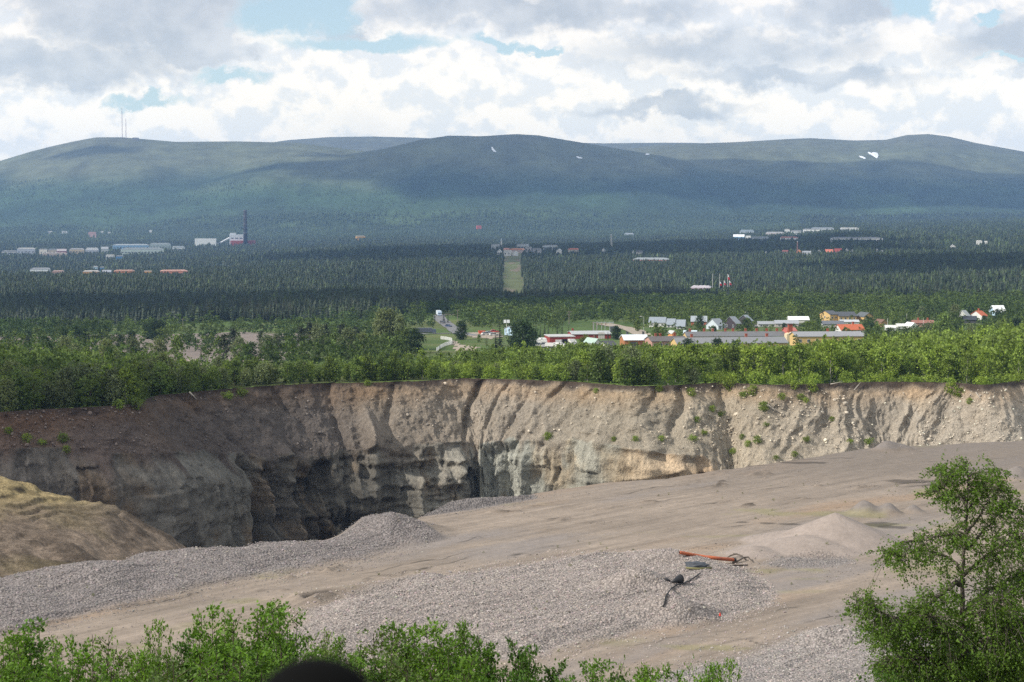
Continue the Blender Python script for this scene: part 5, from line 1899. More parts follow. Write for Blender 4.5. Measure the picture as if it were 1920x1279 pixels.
def conifer(name, h, r, tiers, per, seed, m_leaf, droop=.28, pine=False):
    """a spruce or pine as ONE mesh with bark and needle faces"""
    g = np.random.default_rng(seed)
    V, Fq, mi = [], [], []
    for k in range(tiers):
        f_ = k / (tiers - 1)
        z = h * (.10 + .88 * f_) if not pine else h * (.30 + .68 * f_)
        R_ = r * ((1 - f_) ** .8 * .95 + .07) if not pine else r * (math.sin(math.pi * min(1, .25 + .72 * f_)) + .08)
        for j in range(per):
            a = 2 * np.pi * (j + g.uniform(-.35, .35) + .5 * (k % 2)) / per
            L_ = R_ * g.uniform(.65, 1.2)
            w = L_ * g.uniform(.35, .6) * (1 if per < 8 else .85)
            d = np.array((math.cos(a), math.sin(a), 0))
            s = np.array((-d[1], d[0], 0))
            top = np.array((0, 0, z + L_ * .12)) + d * L_ * .06
            mid = d * L_ * .6 + np.array((0, 0, z - L_ * droop * .5))
            tip = d * L_ + np.array((0, 0, z - L_ * droop * (1.2 if not pine else -.3)))
            b0 = len(V)
            V += [top, mid + s * w * .5, tip, mid - s * w * .5]
            Fq.append((b0, b0 + 1, b0 + 2, b0 + 3))
            mi.append(0)
    b0 = len(V)
    V = np.array(V)
    q = MB()
    q.tube([(0, 0, -.5), (0, 0, h * .5), (0, 0, h)], [.013 * h, .009 * h, .002 * h], 5)
    V = np.concatenate([V, np.array(q.v)])
    f4 = np.array(Fq)
    tq = np.array([[i + b0 for i in f] for f in q.f if len(f) == 4])
    me = np_mesh(name, V, [np.concatenate([f4, tq])], [m_leaf, m_brown], midx=[0] * len(f4) + [1] * len(tq))
    return bpy.data.objects.new(name, me), h


B = {'bright': [broadleaf('birch_tree', 7.5, 1.75, .14, 60, 15, .28, 500 + k, L_BRIGHT, m_bark, ('birch', 'birch', 'column', 'birch')[k]) for k in range(4)],
     'mid': [broadleaf('birch_tree', 7.5, 1.8, .08, 66, 15, .28, 520 + k, L_MID, m_brown, ('birch', 'round', 'birch', 'column')[k]) for k in range(4)],
     'grey': [broadleaf('willow_tree', 9.0, 2.7, .03, 100, 18, .33, 540 + k, L_GREY, m_brown, ('round', 'birch', 'round')[k]) for k in range(3)],
     'dark': [broadleaf('broadleaf_tree', 9.0, 3.0, .03, 110, 18, .34, 560 + k, L_DARK, m_brown, ('round', 'round', 'birch')[k]) for k in range(3)],
     'pine': [broadleaf('pine_tree', 11.0, 2.3, .12, 60, 17, .36, 580 + k, L_PINE, m_brown, 'pine', .2) for k in range(3)],
     'shrub': [broadleaf('shrub', 2.6, 1.5, .02, 40, 14, .19, 600 + k, L_BRIGHT, m_brown, 'round', .05) for k in range(3)]}
BH = {'bright': 7.5, 'mid': 7.5, 'grey': 9.0, 'dark': 9.0, 'pine': 11.0, 'shrub': 2.6}
CON = [conifer('spruce_tree', 13.0, 2.2, 15, 8, 620 + k, L_CON) for k in range(4)] + [conifer('pine_tree', 13.0, 2.0, 11, 8, 640 + k, L_PINE, .1, True) for k in range(2)]

g0 = np.random.default_rng(77)
_occ = np.array([(a, b_, c, d, e) for a, b_, c, d, e in OCC])


def hides(X, Y, z, h, w):
    """True where a tree would stand in front of a building (its clearing or garden)"""
    px, ptop = project(X, Y, z + h)
    pw = w / Y * F * .8
    out = np.zeros(np.shape(X), bool)
    for a, b_, c, d, e in _occ:
        lim = c + (d - c) * (.36 if e < 2500 else .22) + (d - c) * .34 * _h(np.floor(X), np.floor(Y), 9)
        out |= (Y < e + 3) & (px > a - pw) & (px < b_ + pw) & (ptop < lim) & (project(X, Y, z)[1] > c)
        out |= (np.abs(Y - e - 6) < 12) & (px > a - pw) & (px < b_ + pw)
    return out


_roads = [np.array([v.co[:2] for v in o.data.vertices]) for o in COL.objects if o.type == 'MESH' and o.name.split('.')[0] in ('road', 'car_park', 'truck_yard', 'dirt_track')]
_roads = np.concatenate(_roads)


def on_road(X, Y, m=4.0):
    out = np.zeros(X.shape, bool)
    for i in range(0, len(X), 4000):
        d = (X[i:i + 4000, None] - _roads[None, ::2, 0]) ** 2 + ((Y[i:i + 4000, None] - _roads[None, ::2, 1]) * .6) ** 2
        out[i:i + 4000] = d.min(1) < m * m
    return out


def scatter(y0, y1, sp, um=.33):
    n = int(um * (y1 ** 2 - y0 ** 2) / (sp * sp))
    Y = np.sqrt(g0.uniform(y0 ** 2, y1 ** 2, n))
    u = g0.uniform(-um, um, n)
    return u * Y, Y


# -- thicket between the rim and the village
TOPS = table([(-400, 640), (0, 652), (60, 662), (110, 655), (180, 668), (250, 664), (330, 672), (400, 684), (480, 682), (560, 681), (650, 682), (720, 686), (790, 684),
              (830, 664), (900, 657), (1000, 656), (1080, 650), (1180, 650), (1280, 652), (1350, 648), (1420, 650), (1490, 654), (1540, 642),
              (1620, 638), (1700, 630), (1800, 618), (1920, 606), (2400, 590)])
YEND = table([(-400, 560), (0, 560), (400, 520), (480, 470), (700, 490), (800, 560), (1000, 600), (1300, 620), (1600, 690), (1920, 760), (2400, 780)])
GRASS = table([(-400, 3), (0, 4), (150, 3), (400, 5), (430, 19), (650, 17), (800, 14), (830, 3), (1000, 4), (1050, 9), (1250, 9), (1330, 2), (2400, 2)])
X, Y = scatter(372, 780, 2.7)
px = 960 + F * X / Y
dr = Y - rim_y(X / Y)
Z = land(X, Y)
ok = (dr > GRASS(px) + 2 * vn(X / 6, Y / 6, 701)) & (Y < YEND(px) + 25 * vn(X / 20, 1.0, 702)) & (np.abs(px - 960) < 1150)
want = g0.uniform(4.0, 9.5, len(X)) * (1 + .2 * vn(X / 14, Y / 14, 703))
want = np.where(px > 1330, np.where(dr < 16 + 6 * vn(X / 9, 2.0, 704), g0.uniform(1.6, 3.2, len(X)), want * 1.1), want)
want = np.where((px > 790) & (px < 1070) & (dr < 45), np.minimum(want, g0.uniform(1.8, 3.8, len(X))), want)
lim = slope(TOPS(px) + 9 * vn(X / 6, Y / 14, 705) + 6 * vn(X / 2.5, Y / 4, 706)) * Y - Z
h = np.minimum(want, np.where(g0.uniform(size=len(X)) < .09, lim + 1.8, lim))
ok &= h > 1.5
low = (h < 3.4)
ok &= ~(low & (g0.uniform(size=len(X)) < .25))
ok &= ~hides(X, Y, Z, h, .22 * h)
# the grass glade
for pol in ([(800, 690), (830, 672), (870, 664), (900, 668), (850, 700)], ):
    pw = px_world(pol)
    ok &= ~((poly_in(X, Y, pw) > 0) & (h > 2.5))
X, Y, Z, h, px, dr = (q[ok] for q in (X, Y, Z, h, px, dr))
# keep trees from growing through one another: thin by crowding
ordr = np.argsort(Y)
keep, cells = [], {}
for i in ordr:
    rr = .34 * h[i] ** .8 + .25
    c = (int(X[i] // 4), int(Y[i] // 4))
    if any((X[i] - X[j]) ** 2 + (Y[i] - Y[j]) ** 2 < (rr + .30 * h[j] ** .8) ** 2 * .62 for dx in (-1, 0, 1) for dy in (-1, 0, 1) for j in cells.get((c[0] + dx, c[1] + dy), ())):
        continue
    cells.setdefault(c, []).append(i)
    keep.append(i)
keep = np.array(keep)
X, Y, Z, h, px, dr = (q[keep] for q in (X, Y, Z, h, px, dr))
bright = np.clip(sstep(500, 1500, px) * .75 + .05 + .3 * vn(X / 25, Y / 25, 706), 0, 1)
inview = (np.abs(px - 960) < 985)
shr = h < 3.4
# pick as single trees the ones least hidden: nearest the brink first
used = np.zeros(len(X), bool)
for what, n_max in (('tree', 270), ('shrub', 240)):
    cand = np.nonzero(inview & (shr if what == 'shrub' else ~shr))[0]
    cand = cand[np.argsort(dr[cand] - 1.5 * h[cand])][:n_max]
    for i in cand:
        used[i] = True
        if what == 'shrub':
            kd = 'shrub'
        else:
            kd = 'bright' if g0.uniform() < bright[i] else ('mid' if g0.uniform() < .78 else 'grey')
        pr = B[kd][g0.integers(len(B[kd]))]
        s = h[i] / BH[kd]
        w = s * g0.uniform(.85, 1.2)
        side = 'left' if px[i] < 780 else ('middle' if px[i] < 1330 else 'right')
        if what == 'shrub':
            lab = {'left': 'low leafy shrub on the left grassy brink of the pit', 'middle': 'low leafy shrub on the middle brink of the pit', 'right': 'low bright shrub of the belt along the right brink of the pit'}[side]
            gr = {'left': 'shrubs on the left brink', 'middle': 'shrubs on the middle brink', 'right': 'shrubs along the right brink'}[side]
            cat = 'shrub'
        elif kd == 'grey':
            lab = 'pale greyish willow among the front trees on the %s brink' % side
            gr, cat = 'willows on the %s brink' % side, 'tree'
        elif kd == 'bright':
            lab = 'bright green young birch in the front of the %s thicket' % side
            gr, cat = 'bright birches of the %s thicket' % side, 'tree'
        else:
            lab = 'deep green birch in the front of the %s thicket' % side
            gr, cat = 'deep green birches of the %s thicket' % side, 'tree'
        plant(pr, (X[i], Y[i], Z[i] - .1), g0.uniform(0, 6.28), (w, w, s), lab, cat, gr)


def crowd(name, X, Y, Z, h, tone, templates, mat, rfac, jit=.15, kind='stuff'):
    """a wood as one object: every tree a scaled, turned copy of a template (V, F) of unit height"""
    Vs, Fs, Cs = [], [], []
    base = 0
    pick = g0.integers(len(templates), size=len(X))
    for k, (tv, tf) in enumerate(templates):
        idx = np.nonzero(pick == k)[0]
        if not len(idx):
            continue
        a = g0.uniform(0, 6.283, len(idx))
        ca, sa = np.cos(a)[:, None], np.sin(a)[:, None]
        wr = (h[idx] * rfac * g0.uniform(1 - jit, 1 + jit, len(idx)))[:, None]
        x = X[idx][:, None] + wr * (tv[None, :, 0] * ca - tv[None, :, 1] * sa)
        y = Y[idx][:, None] + wr * (tv[None, :, 0] * sa + tv[None, :, 1] * ca)
        z = Z[idx][:, None] + h[idx][:, None] * tv[None, :, 2]
        V = np.stack([x, y, z], -1).reshape(-1, 3)
        n = len(tv)
        Fc = (tf[None] + (np.arange(len(idx)) * n)[:, None, None] + base).reshape(-1, tf.shape[1])
        Vs.append(V)
        Fs.append(Fc)
        Cs.append(np.repeat(tone[idx], n, 0))
        base += len(V)
    o = np_obj(name, np.concatenate(Vs), [np.concatenate(Fs)], mat, cols=np.concatenate(Cs))
    return tag(o, kind=kind)


def leaf_template(ncl, ncd, size, seed, shape):
    P_, C = crown_points(1.0, .25, .10, ncl, ncd, seed, shape)
    g = np.random.default_rng(seed)
    V, Fc = cards(P_ * np.array((1, 1, 1)), size * g.uniform(.6, 1.3, len(P_)), g, .65)
    return V, Fc


LT = [leaf_template(18, 8, .055, 720 + k, ('birch', 'birch', 'column', 'round')[k]) for k in range(4)]
rest = ~used
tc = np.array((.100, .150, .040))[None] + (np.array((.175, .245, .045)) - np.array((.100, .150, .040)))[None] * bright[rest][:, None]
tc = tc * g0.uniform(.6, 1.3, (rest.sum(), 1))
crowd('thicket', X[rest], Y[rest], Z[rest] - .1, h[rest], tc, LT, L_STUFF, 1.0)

# -- broadleaf wood and gardens round the village, single trees by hand first
HAND = [  # photo column, top row, foot row, kind
    (20, 638, 676, 'grey'), (70, 643, 690, 'mid'), (123, 634, 687, 'grey'), (140, 645, 688, 'grey'), (163, 652, 697, 'mid'), (200, 640, 687, 'grey'), (221, 655, 690, 'grey'), (250, 634, 684, 'grey'),
    (297, 637, 680, 'grey'), (333, 630, 681, 'mid'), (226, 628, 656, 'dark'), (120, 614, 648, 'dark'), (143, 612, 648, 'dark'), (160, 617, 648, 'dark'), (197, 610, 634, 'dark'), (188, 615, 636, 'dark'),
    (53, 622, 645, 'dark'), (17, 628, 650, 'dark'), (247, 622, 652, 'dark'), (290, 600, 638, 'dark'), (302, 604, 638, 'dark'), (278, 606, 636, 'dark'), (353, 625, 647, 'dark'), (345, 627, 640, 'dark'), (420, 628, 681, 'pine'),
    (437, 617, 664, 'pine'), (450, 634, 681, 'grey'), (470, 643, 685, 'dark'), (490, 620, 661, 'pine'), (502, 630, 677, 'grey'), (518, 628, 674, 'grey'), (320, 612, 632, 'mid'), (393, 628, 644, 'dark'), (410, 630, 648, 'mid'),
    (565, 614, 664, 'pine'), (581, 605, 655, 'pine'), (596, 609, 668, 'grey'), (611, 607, 660, 'pine'), (628, 617, 674, 'mid'), (640, 609, 662, 'pine'), (653, 620, 676, 'grey'), (667, 613, 660, 'pine'), (680, 626, 668, 'grey'),
    (716, 585, 656, 'grey'), (731, 583, 655, 'grey'), (748, 592, 656, 'grey'), (762, 614, 662, 'mid'), (778, 618, 662, 'dark'), (700, 632, 664, 'mid'), (660, 644, 675, 'mid'), (655, 640, 672, 'mid'),
    (865, 603, 637, 'dark'), (980, 602, 664, 'dark'), (969, 610, 662, 'dark'), (990, 612, 662, 'dark'), (898, 627, 642, 'mid'), (1156, 612, 637, 'dark'), (1098, 627, 655, 'mid'), (1090, 632, 655, 'mid'),
    (497, 679, 716, 'mid'), (516, 682, 717, 'mid'), (540, 677, 721, 'mid'), (563, 674, 720, 'mid'), (583, 676, 719, 'mid'), (617, 668, 717, 'mid'), (630, 672, 717, 'mid'),
    (668, 668, 716, 'mid'), (690, 664, 715, 'mid'), (716, 662, 714, 'mid'), (741, 658, 713, 'mid'), (765, 661, 713, 'mid'), (792, 655, 711, 'bright'),
    (1312, 592, 616, 'dark'), (1398, 598, 622, 'dark'), (1340, 612, 624, 'dark'), (1290, 619, 634, 'dark'), (1230, 604, 628, 'mid'), (1195, 596, 622, 'mid'), (1290, 636, 668, 'dark'), (1345, 636, 668, 'dark'),
    (1378, 640, 668, 'dark'), (1470, 606, 620, 'dark'), (1510, 606, 624, 'dark'), (1633, 605, 636, 'dark'), (1675, 584, 610, 'mid'), (1703, 580, 606, 'mid'), (1728, 576, 602, 'grey'),
    (1768, 588, 645, 'mid'), (1790, 572, 606, 'grey'), (1870, 580, 604, 'dark'), (1845, 592, 608, 'dark'), (1905, 598, 640, 'dark'), (1880, 600, 640, 'mid'), (1740, 606, 640, 'grey'), (1820, 612, 645, 'grey')]
HANDC = [  # conifers
    (937, 601, 655, 1), (929, 618, 655, 0), (912, 630, 656, 4), (377, 646, 682, 2), (290, 662, 686, 1), (1005, 602, 637, 0), (1013, 604, 637, 1), (1021, 600, 637, 2), (1028, 606, 637, 3), (1045, 604, 634, 0), (1054, 603, 633, 2),
    (1066, 608, 632, 3), (1140, 618, 637, 1), (1776, 592, 640, 1), (1786, 600, 640, 3), (1797, 604, 640, 0), (1150, 611, 636, 4), (1700, 590, 612, 5), (840, 583, 606, 1), (832, 580, 604, 0), (815, 585, 608, 2)]
lab_of = {'grey': ('pale grey green willow', 'willow_tree'), 'mid': ('green birch', 'birch_tree'), 'bright': ('bright birch', 'birch_tree'), 'dark': ('dark green broadleaf tree', 'broadleaf_tree'), 'pine': ('loose crowned pine', 'pine_tree')}


def whereabouts(px, base):
    if base > 700:
        return 'in the row on the grassy left brink of the pit'
    if px < 400:
        return 'near the bare mine field on the left' if base < 660 else 'behind the left thicket'
    if px < 800:
        return 'in the groves between the mine field and the road'
    if px < 1090:
        return 'around the road and the red workshop'
    if px < 1540:
        return 'between the village houses'
    return 'among the houses on the right'


seen_lab = {}
hand_xy = []
for p_x, p_t, p_b, kd in HAND:
    X1, Y1, Z1 = spot(p_x, p_b)
    hh_ = float(slope(p_t)) * Y1 - Z1
    if p_b > 700:
        kd2 = kd
    pr = B[kd][g0.integers(len(B[kd]))]
    s = hh_ / BH[kd]
    w = s * g0.uniform(.85, 1.15)
    if kd in ('dark', 'grey') and hh_ > 11:
        w *= .85
    lb = lab_of[kd][0] + ' ' + whereabouts(p_x, p_b)
    plant(pr, (X1, Y1, Z1 - .1), g0.uniform(0, 6.28), (w, w, s), lb, 'tree', lb.split(' ', 1)[1])
    hand_xy.append((X1, Y1))
n_con_used = 0
for p_x, p_t, p_b, k in HANDC:
    X1, Y1, Z1 = spot(p_x, p_b)
    hh_ = float(slope(p_t)) * Y1 - Z1
    o = CON[k][0].copy()
    COL.objects.link(o)
    o.location = (X1, Y1, Z1)
    s = hh_ / 13.0
    w = s * (1.45 if p_x in (937, 929) else 1.0) * g0.uniform(.9, 1.15)
    o.scale = (w, w, s)
    o.rotation_euler = (0, 0, g0.uniform(0, 6))
    nm = 'dark spruce' if k < 4 else 'dark pine'
    lb = ('tall conical %s ' if hh_ > 10 else 'small dark conical %s ') % nm.split()[1] + whereabouts(p_x, p_b)
    tag(o, lb, 'tree', 'conifers ' + whereabouts(p_x, p_b) + (' tall' if hh_ > 10 else ' small'))
    hand_xy.append((X1, Y1))
hand_xy = np.array(hand_xy)

# broadleaf cover: scattered on the left, a wide belt behind the village
X, Y = scatter(560, 1800, 6.2)
px = 960 + F * X / Y
Z = land(X, Y)
den = fbm(X / 70, Y / 110, 3, 731)
belt = sstep(720, 860, px) * sstep(900, 1020, Y + 60 * den)
left = (1 - sstep(760, 860, px)) * (.5 + .5 * sstep(-.15, .25, den)) * sstep(560, 620, Y) * (1 - sstep(1080, 1220, Y))
vil = sstep(1180, 1300, px) * sstep(720, 820, Y) * .9
dens = np.maximum.reduce([belt * (.8 + .6 * den), left * .85, vil])
for pol in PINK_W:
    dens = dens * (1 - .72 * sstep(-4, 6, poly_in(X, Y, pol)))
ok = (g0.uniform(size=len(X)) < dens) & (Y > YEND(px) + 15)
h = g0.uniform(3.5, 8.5, len(X)) * (1 + .25 * den)
h = np.where((px > 760) & (px < 1160) & (Y < 1020), h * .45, h)
ok &= ~hides(X, Y, Z, h, .24 * h) & ~on_road(X, Y, 5.0)
for pol in ([(780, 645), (800, 630), (870, 612), (950, 622), (935, 650), (890, 662), (800, 668)], [(1060, 606), (1130, 600), (1180, 622), (1150, 640), (1060, 628)], [(770, 640), (830, 616), (850, 636), (800, 650)]):
    ok &= ~((poly_in(X, Y, px_world(pol)) > 0) & (g0.uniform(size=len(X)) < .93))
X, Y, Z, h, px = (q[ok] for q in (X, Y, Z, h, px))
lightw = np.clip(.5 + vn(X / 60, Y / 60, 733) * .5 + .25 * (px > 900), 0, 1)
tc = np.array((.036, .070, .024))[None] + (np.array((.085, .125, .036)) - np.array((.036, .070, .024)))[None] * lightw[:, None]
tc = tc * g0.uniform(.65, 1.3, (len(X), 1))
LT2 = [leaf_template(13, 6, .075, 740 + k, ('birch', 'birch', 'column', 'round')[k]) for k in range(4)]
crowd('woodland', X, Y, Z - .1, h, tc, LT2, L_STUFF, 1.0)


# -- the conifer forest
def cone_template(tiers, per, seed, r=.16, pine=False):
    g = np.random.default_rng(seed)
    V, T = [], []
    for k in range(tiers):
        f_ = k / tiers
        z0 = .08 + .86 * f_
        z1 = min(1.0, z0 + 1.55 / tiers)
        R_ = r * ((1 - f_) ** .75 * 1.0 + .05) if not pine else r * (math.sin(math.pi * (.3 + .62 * f_)) * 1.05)
        b0 = len(V)
        V.append((g.normal() * .008, g.normal() * .008, z1 if k < tiers - 1 else 1.0))
        off_ = g.uniform(0, 6.28)
        for j in range(per):
            a = off_ + 2 * np.pi * (j + g.uniform(-.3, .3)) / per
            L_ = R_ * g.uniform(.7, 1.25)
            V.append((L_ * math.cos(a), L_ * math.sin(a), z0 + g.uniform(-.035, .02)))
        T += [(b0, b0 + 1 + j, b0 + 1 + (j + 1) % per) for j in range(per)]
    return np.array(V), np.array(T)


CT_N = [cone_template(7, 6, 760 + k, .155) for k in range(4)] + [cone_template(6, 6, 770 + k, .15, True) for k in range(3)]
CT_F = [cone_template(4, 5, 780 + k, .20) for k in range(4)] + [cone_template(3, 5, 790 + k, .2, True) for k in range(2)]
START = table([(-400, 1270), (0, 1190), (250, 1180), (420, 1230), (600, 1170), (780, 1180), (830, 1300), (900, 1420), (1040, 1500), (1200, 1600), (1400, 1480), (1600, 1350), (1750, 1350), (1920, 1320), (2400, 1300)])


def forest(y0, y1, sp, hmin, hmax):
    X, Y = scatter(y0, y1, sp, .335)
    px = 960 + F * X / Y
    Z = land(X, Y)
    den = fbm(X / 160, Y / 260, 4, 751)
    h = g0.uniform(hmin, hmax, len(X)) * (1 + .30 * den) * (1 + .25 * vn(X / 22, Y / 22, 759))
    ok = Y > START(px) + 70 * fbm(X / 70, Y / 50, 3, 752)
    cut = (px > 941 + 4 * vn(Y / 30, 1.0, 753)) & (px < 985 + 4 * vn(Y / 30, 2.0, 754) - 5 * sstep(1900, 2600, Y)) & (Y > 1660) & (Y < 3300)
    ok &= ~cut
    cut2 = (np.abs(px - 748 - (project(X, Y, Z)[1] - 530) * -.35) < 13) & (Y > 1500) & (Y < 2300)
    ok &= ~(cut2 & (g0.uniform(size=len(X)) < .8))
    ok &= ~hides(X, Y, Z, h, .2 * h)
    return X[ok], Y[ok], Z[ok], h[ok], px[ok], den[ok]


X, Y, Z, h, px, den = forest(1100, 2750, 5.0, 7.0, 13.0)
pyb = project(X, Y, Z)[1]
# the largest ones are trees of their own
inv = np.nonzero(np.abs(px - 960) < 975)[0]
front = Y - START(px)
cand = inv[np.argsort(front[inv] * 1.0 - 14 * h[inv])][:265]
mask = np.zeros(len(X), bool)
for i in cand:
    mask[i] = True
    k = int(g0.integers(len(CON)))
    o = CON[k][0].copy()
    COL.objects.link(o)
    o.location = (X[i], Y[i], Z[i])
    s = h[i] / 13.0
    w = s * g0.uniform(.9, 1.25)
    o.scale = (w, w, s)
    o.rotation_euler = (0, 0, g0.uniform(0, 6))
    pos_ = 'left of the road' if px[i] < 820 else ('behind the village' if px[i] < 1500 else 'behind the houses on the right')
    nm = 'spruce' if k < 4 else 'pine'
    tag(o, 'dark %s in the front edge of the forest %s' % (nm, pos_), 'tree', '%ss at the forest edge %s' % (nm, pos_))


def con_tone(X, Y, den, px):
    d = np.array((.016, .029, .012))
    l = np.array((.036, .052, .019))
    f_ = np.clip(.35 + .6 * fbm(X / 45, Y / 70, 3, 755) + .35 * den, 0, 1)[:, None]
    c = d + (l - d) * f_
    ol = (g0.uniform(size=len(X)) < .10 + .10 * (px > 1250))[:, None]
    c = np.where(ol, np.array((.050, .076, .024)), c)
    return c * g0.uniform(.78, 1.22, (len(X), 1))


m_ = ~mask
crowd('forest', X[m_], Y[m_], Z[m_], h[m_], con_tone(X[m_], Y[m_], den[m_], px[m_]), CT_N, L_FOREST, 1.0)
X, Y, Z, h, px, den = forest(2750, 7300, 10.5, 7, 12.5)
gap_ = fbm(X / 350, Y / 260, 3, 757)
k_ = (gap_ > -.24) | (g0.uniform(size=len(X)) < .35)
open_ = (Y > 5600) & (fbm(X / 500, Y / 300, 3, 758) > .05) & (px < 1350)
k_ &= ~(open_ & (g0.uniform(size=len(X)) < .55))
X, Y, Z, h, px, den = (q[k_] for q in (X, Y, Z, h, px, den))
tn = con_tone(X, Y, den, px)
lightf = sstep(5400, 6500, Y + 500 * den)[:, None] * (px < 1500)[:, None]
tn = tn + (np.array((.05, .08, .03)) * g0.uniform(.7, 1.3, (len(X), 1)) - tn) * lightf * .75
crowd('forest', X, Y, Z - 1, h * 1.05, tn, CT_F, L_FOREST, 1.25)
X, Y, Z, h, px, den = forest(7300, 9300, 20, 6, 10)
k_ = (Z < 130 + 60 * den) & (g0.uniform(size=len(X)) < .75)
X, Y, Z, h, px, den = (q[k_] for q in (X, Y, Z, h, px, den))
tn = np.array((.040, .066, .030))[None] * g0.uniform(.6, 1.45, (len(X), 1))
crowd('fell_birch_wood', X, Y, Z - 1, h, tn, CT_F[:4], L_FOREST, 1.3)

# -- bushes rooted in the pit wall
WALLB = [(1295, 742, 2.2), (1370, 728, 3.6), (1352, 780, 1.6), (1430, 768, 2.4), (1436, 799, 1.4), (1466, 748, 1.8), (1503, 748, 1.8), (1522, 733, 2.4), (1512, 753, 1.4), (1308, 790, 1.6), (1420, 830, 2.0),
         (1374, 850, 1.6), (1455, 862, 1.3), (1490, 855, 1.4), (1512, 826, 1.5), (1628, 832, 1.9), (1594, 830, 1.4), (1819, 755, 1.5), (1335, 770, 1.6), (1320, 815, 1.5), (1300, 826, 1.8), (1560, 789, 1.3),
         (1240, 826, 1.5), (1190, 826, 1.5), (1027, 823, 2.0), (1150, 826, 1.3), (1392, 822, 1.4), (1403, 836, 1.6), (1395, 745, 2.0), (1412, 738, 2.6), (1490, 728, 2.2), (1785, 735, 3.0), (1800, 742, 2.4), (690, 722, 1.6),
         (455, 742, 2.4), (428, 748, 2.2), (50, 828, 2.0), (80, 834, 1.6), (118, 826, 2.0), (125, 845, 1.6), (15, 812, 1.6), (255, 765, 2.6), (222, 764, 2.2), (1235, 733, 1.7), (1118, 735, 1.3)]
for p_x, p_y, hh_ in WALLB:
    (X1, Y1, Z1), (nx_, ny_) = wall_at(p_x, p_y)
    pr = B['shrub'][g0.integers(3)]
    s = hh_ / 2.6
    sd = 'right slope' if p_x > 1250 else ('middle wall' if p_x > 640 else 'left wall')
    plant(pr, (X1, Y1, Z1 - .2), g0.uniform(0, 6.28), (s * .9, s * .9, s * .8), 'small green bush clinging to the %s of the pit' % sd, 'bush', 'bushes on the %s of the pit' % sd)
# pale dead logs hanging from the brink
m_log = paint('bleached_log', (.36, .32, .27), .85, .25)
for (a0, a1, r_, lab) in [((1437, 760), (1460, 776), .16, 'bleached log lying across the right slope below the bushes'), ((1600, 733), (1612, 718), .12, 'bleached log leaning against the right brink'),
                          ((1555, 722), (1580, 716), .12, 'thin grey trunk fallen along the right brink'), ((352, 737), (367, 751), .14, 'grey uprooted trunk hanging from the left brink'),
                          ((1828, 738), (1838, 752), .12, 'thin dead trunk hanging from the far right brink')]:
    A0, n0 = wall_at(*a0)
    A1, n1 = wall_at(*a1)
    A0 = Vector(A0) + Vector((n0[0], n0[1], .6)) * .45
    A1 = Vector(A1) + Vector((n1[0], n1[1], .6)) * .45
    q = MB()
    d_ = A1 - A0
    q.tube([Vector((0, 0, 0)), d_ * .5, d_], [r_ * 1.3, r_, r_ * .4], 7)
    q.tube([d_ * .6, d_ * .75 + Vector((.3, -.2, .5))], [r_ * .5, r_ * .1], 5)
    tag(q.build('log', m_log, None, True, A0), lab, 'log')

# -- loose stones: cobbles of the gravel spreads, boulders in the till
ico_v = np.array([(0, 0, 1), (.894, 0, .447), (.276, .851, .447), (-.724, .526, .447), (-.724, -.526, .447), (.276, -.851, .447), (.724, .526, -.447), (-.276, .851, -.447), (-.894, 0, -.447), (-.276, -.851, -.447), (.724, -.526, -.447), (0, 0, -1)])
ico_f = np.array([(0, 1, 2), (0, 2, 3), (0, 3, 4), (0, 4, 5), (0, 5, 1), (1, 6, 2), (2, 7, 3), (3, 8, 4), (4, 9, 5), (5, 10, 1), (6, 7, 2), (7, 8, 3), (8, 9, 4), (9, 10, 5), (10, 6, 1), (11, 7, 6), (11, 8, 7), (11, 9, 8), (11, 10, 9), (11, 6, 10)])


def stones(name, Pn, size, tone, mat, flat_=.65):
    n = len(Pn)
    a = g0.uniform(0, 6.283, n)
    ca, sa = np.cos(a)[:, None], np.sin(a)[:, None]
    v = ico_v[None] * (1 + g0.uniform(-.22, .22, (n, 12, 1)))
    s = np.asarray(size)[:, None]
    ax = g0.uniform(.75, 1.35, (n, 1))
    x, y, z = v[..., 0] * ax, v[..., 1] / ax, v[..., 2] * flat_ * g0.uniform(.8, 1.25, (n, 1))
    V = np.stack([Pn[:, None, 0] + s * (x * ca - y * sa), Pn[:, None, 1] + s * (x * sa + y * ca), Pn[:, None, 2] + s * z], -1).reshape(-1, 3)
    Fc = (ico_f[None] + (np.arange(n) * 12)[:, None, None]).reshape(-1, 3)
    return tag(np_obj(name, V, [Fc], mat, cols=np.repeat(tone, 12, 0)), kind='stuff')


m_st, t, b = new_mat('cobble_stone')
t.put(b.inputs['Base Color'], t.bright(t.attr('tone'), t.rng(t.noise(t.pos(), 6, 3), .3, .7, .85, 1.15)))
b.inputs['Roughness'].default_value = .85
def gravel_pts(poly, dens):
    P0 = np.array(poly)
    x0, y0 = P0.min(0)
    x1, y1 = P0.max(0)
    n = int((x1 - x0) * (y1 - y0) * dens)
    X, Y = g0.uniform(x0, x1, n), g0.uniform(y0, y1, n)
    d = poly_in(X, Y, P0) + 1.2 * fbm(X / 6, Y / 6, 3, 127)
    k = (d > -.3 - g0.exponential(1.5, n)) & (Y > 120) & (Y < np.interp(X, ex_, ey_) + .5)
    return X[k], Y[k]


Xs, Ys, Ts = [], [], []
for pol, dn, cc_ in ((GRAV_A, 17, (.35, .30, .275)), (GRAV_B, 15, (.26, .228, .215)), (GRAV_C, 16, (.33, .29, .27)), (GRAV_D, 6, (.23, .205, .195)), (GRAV_E, 8, (.27, .24, .225))):
    X, Y = gravel_pts(pol, dn)
    Xs.append(X)
    Ys.append(Y)
    Ts.append(np.array(cc_)[None] * g0.uniform(.65, 1.35, (len(X), 1)) * (1 + g0.normal(size=(len(X), 3)) * .04))
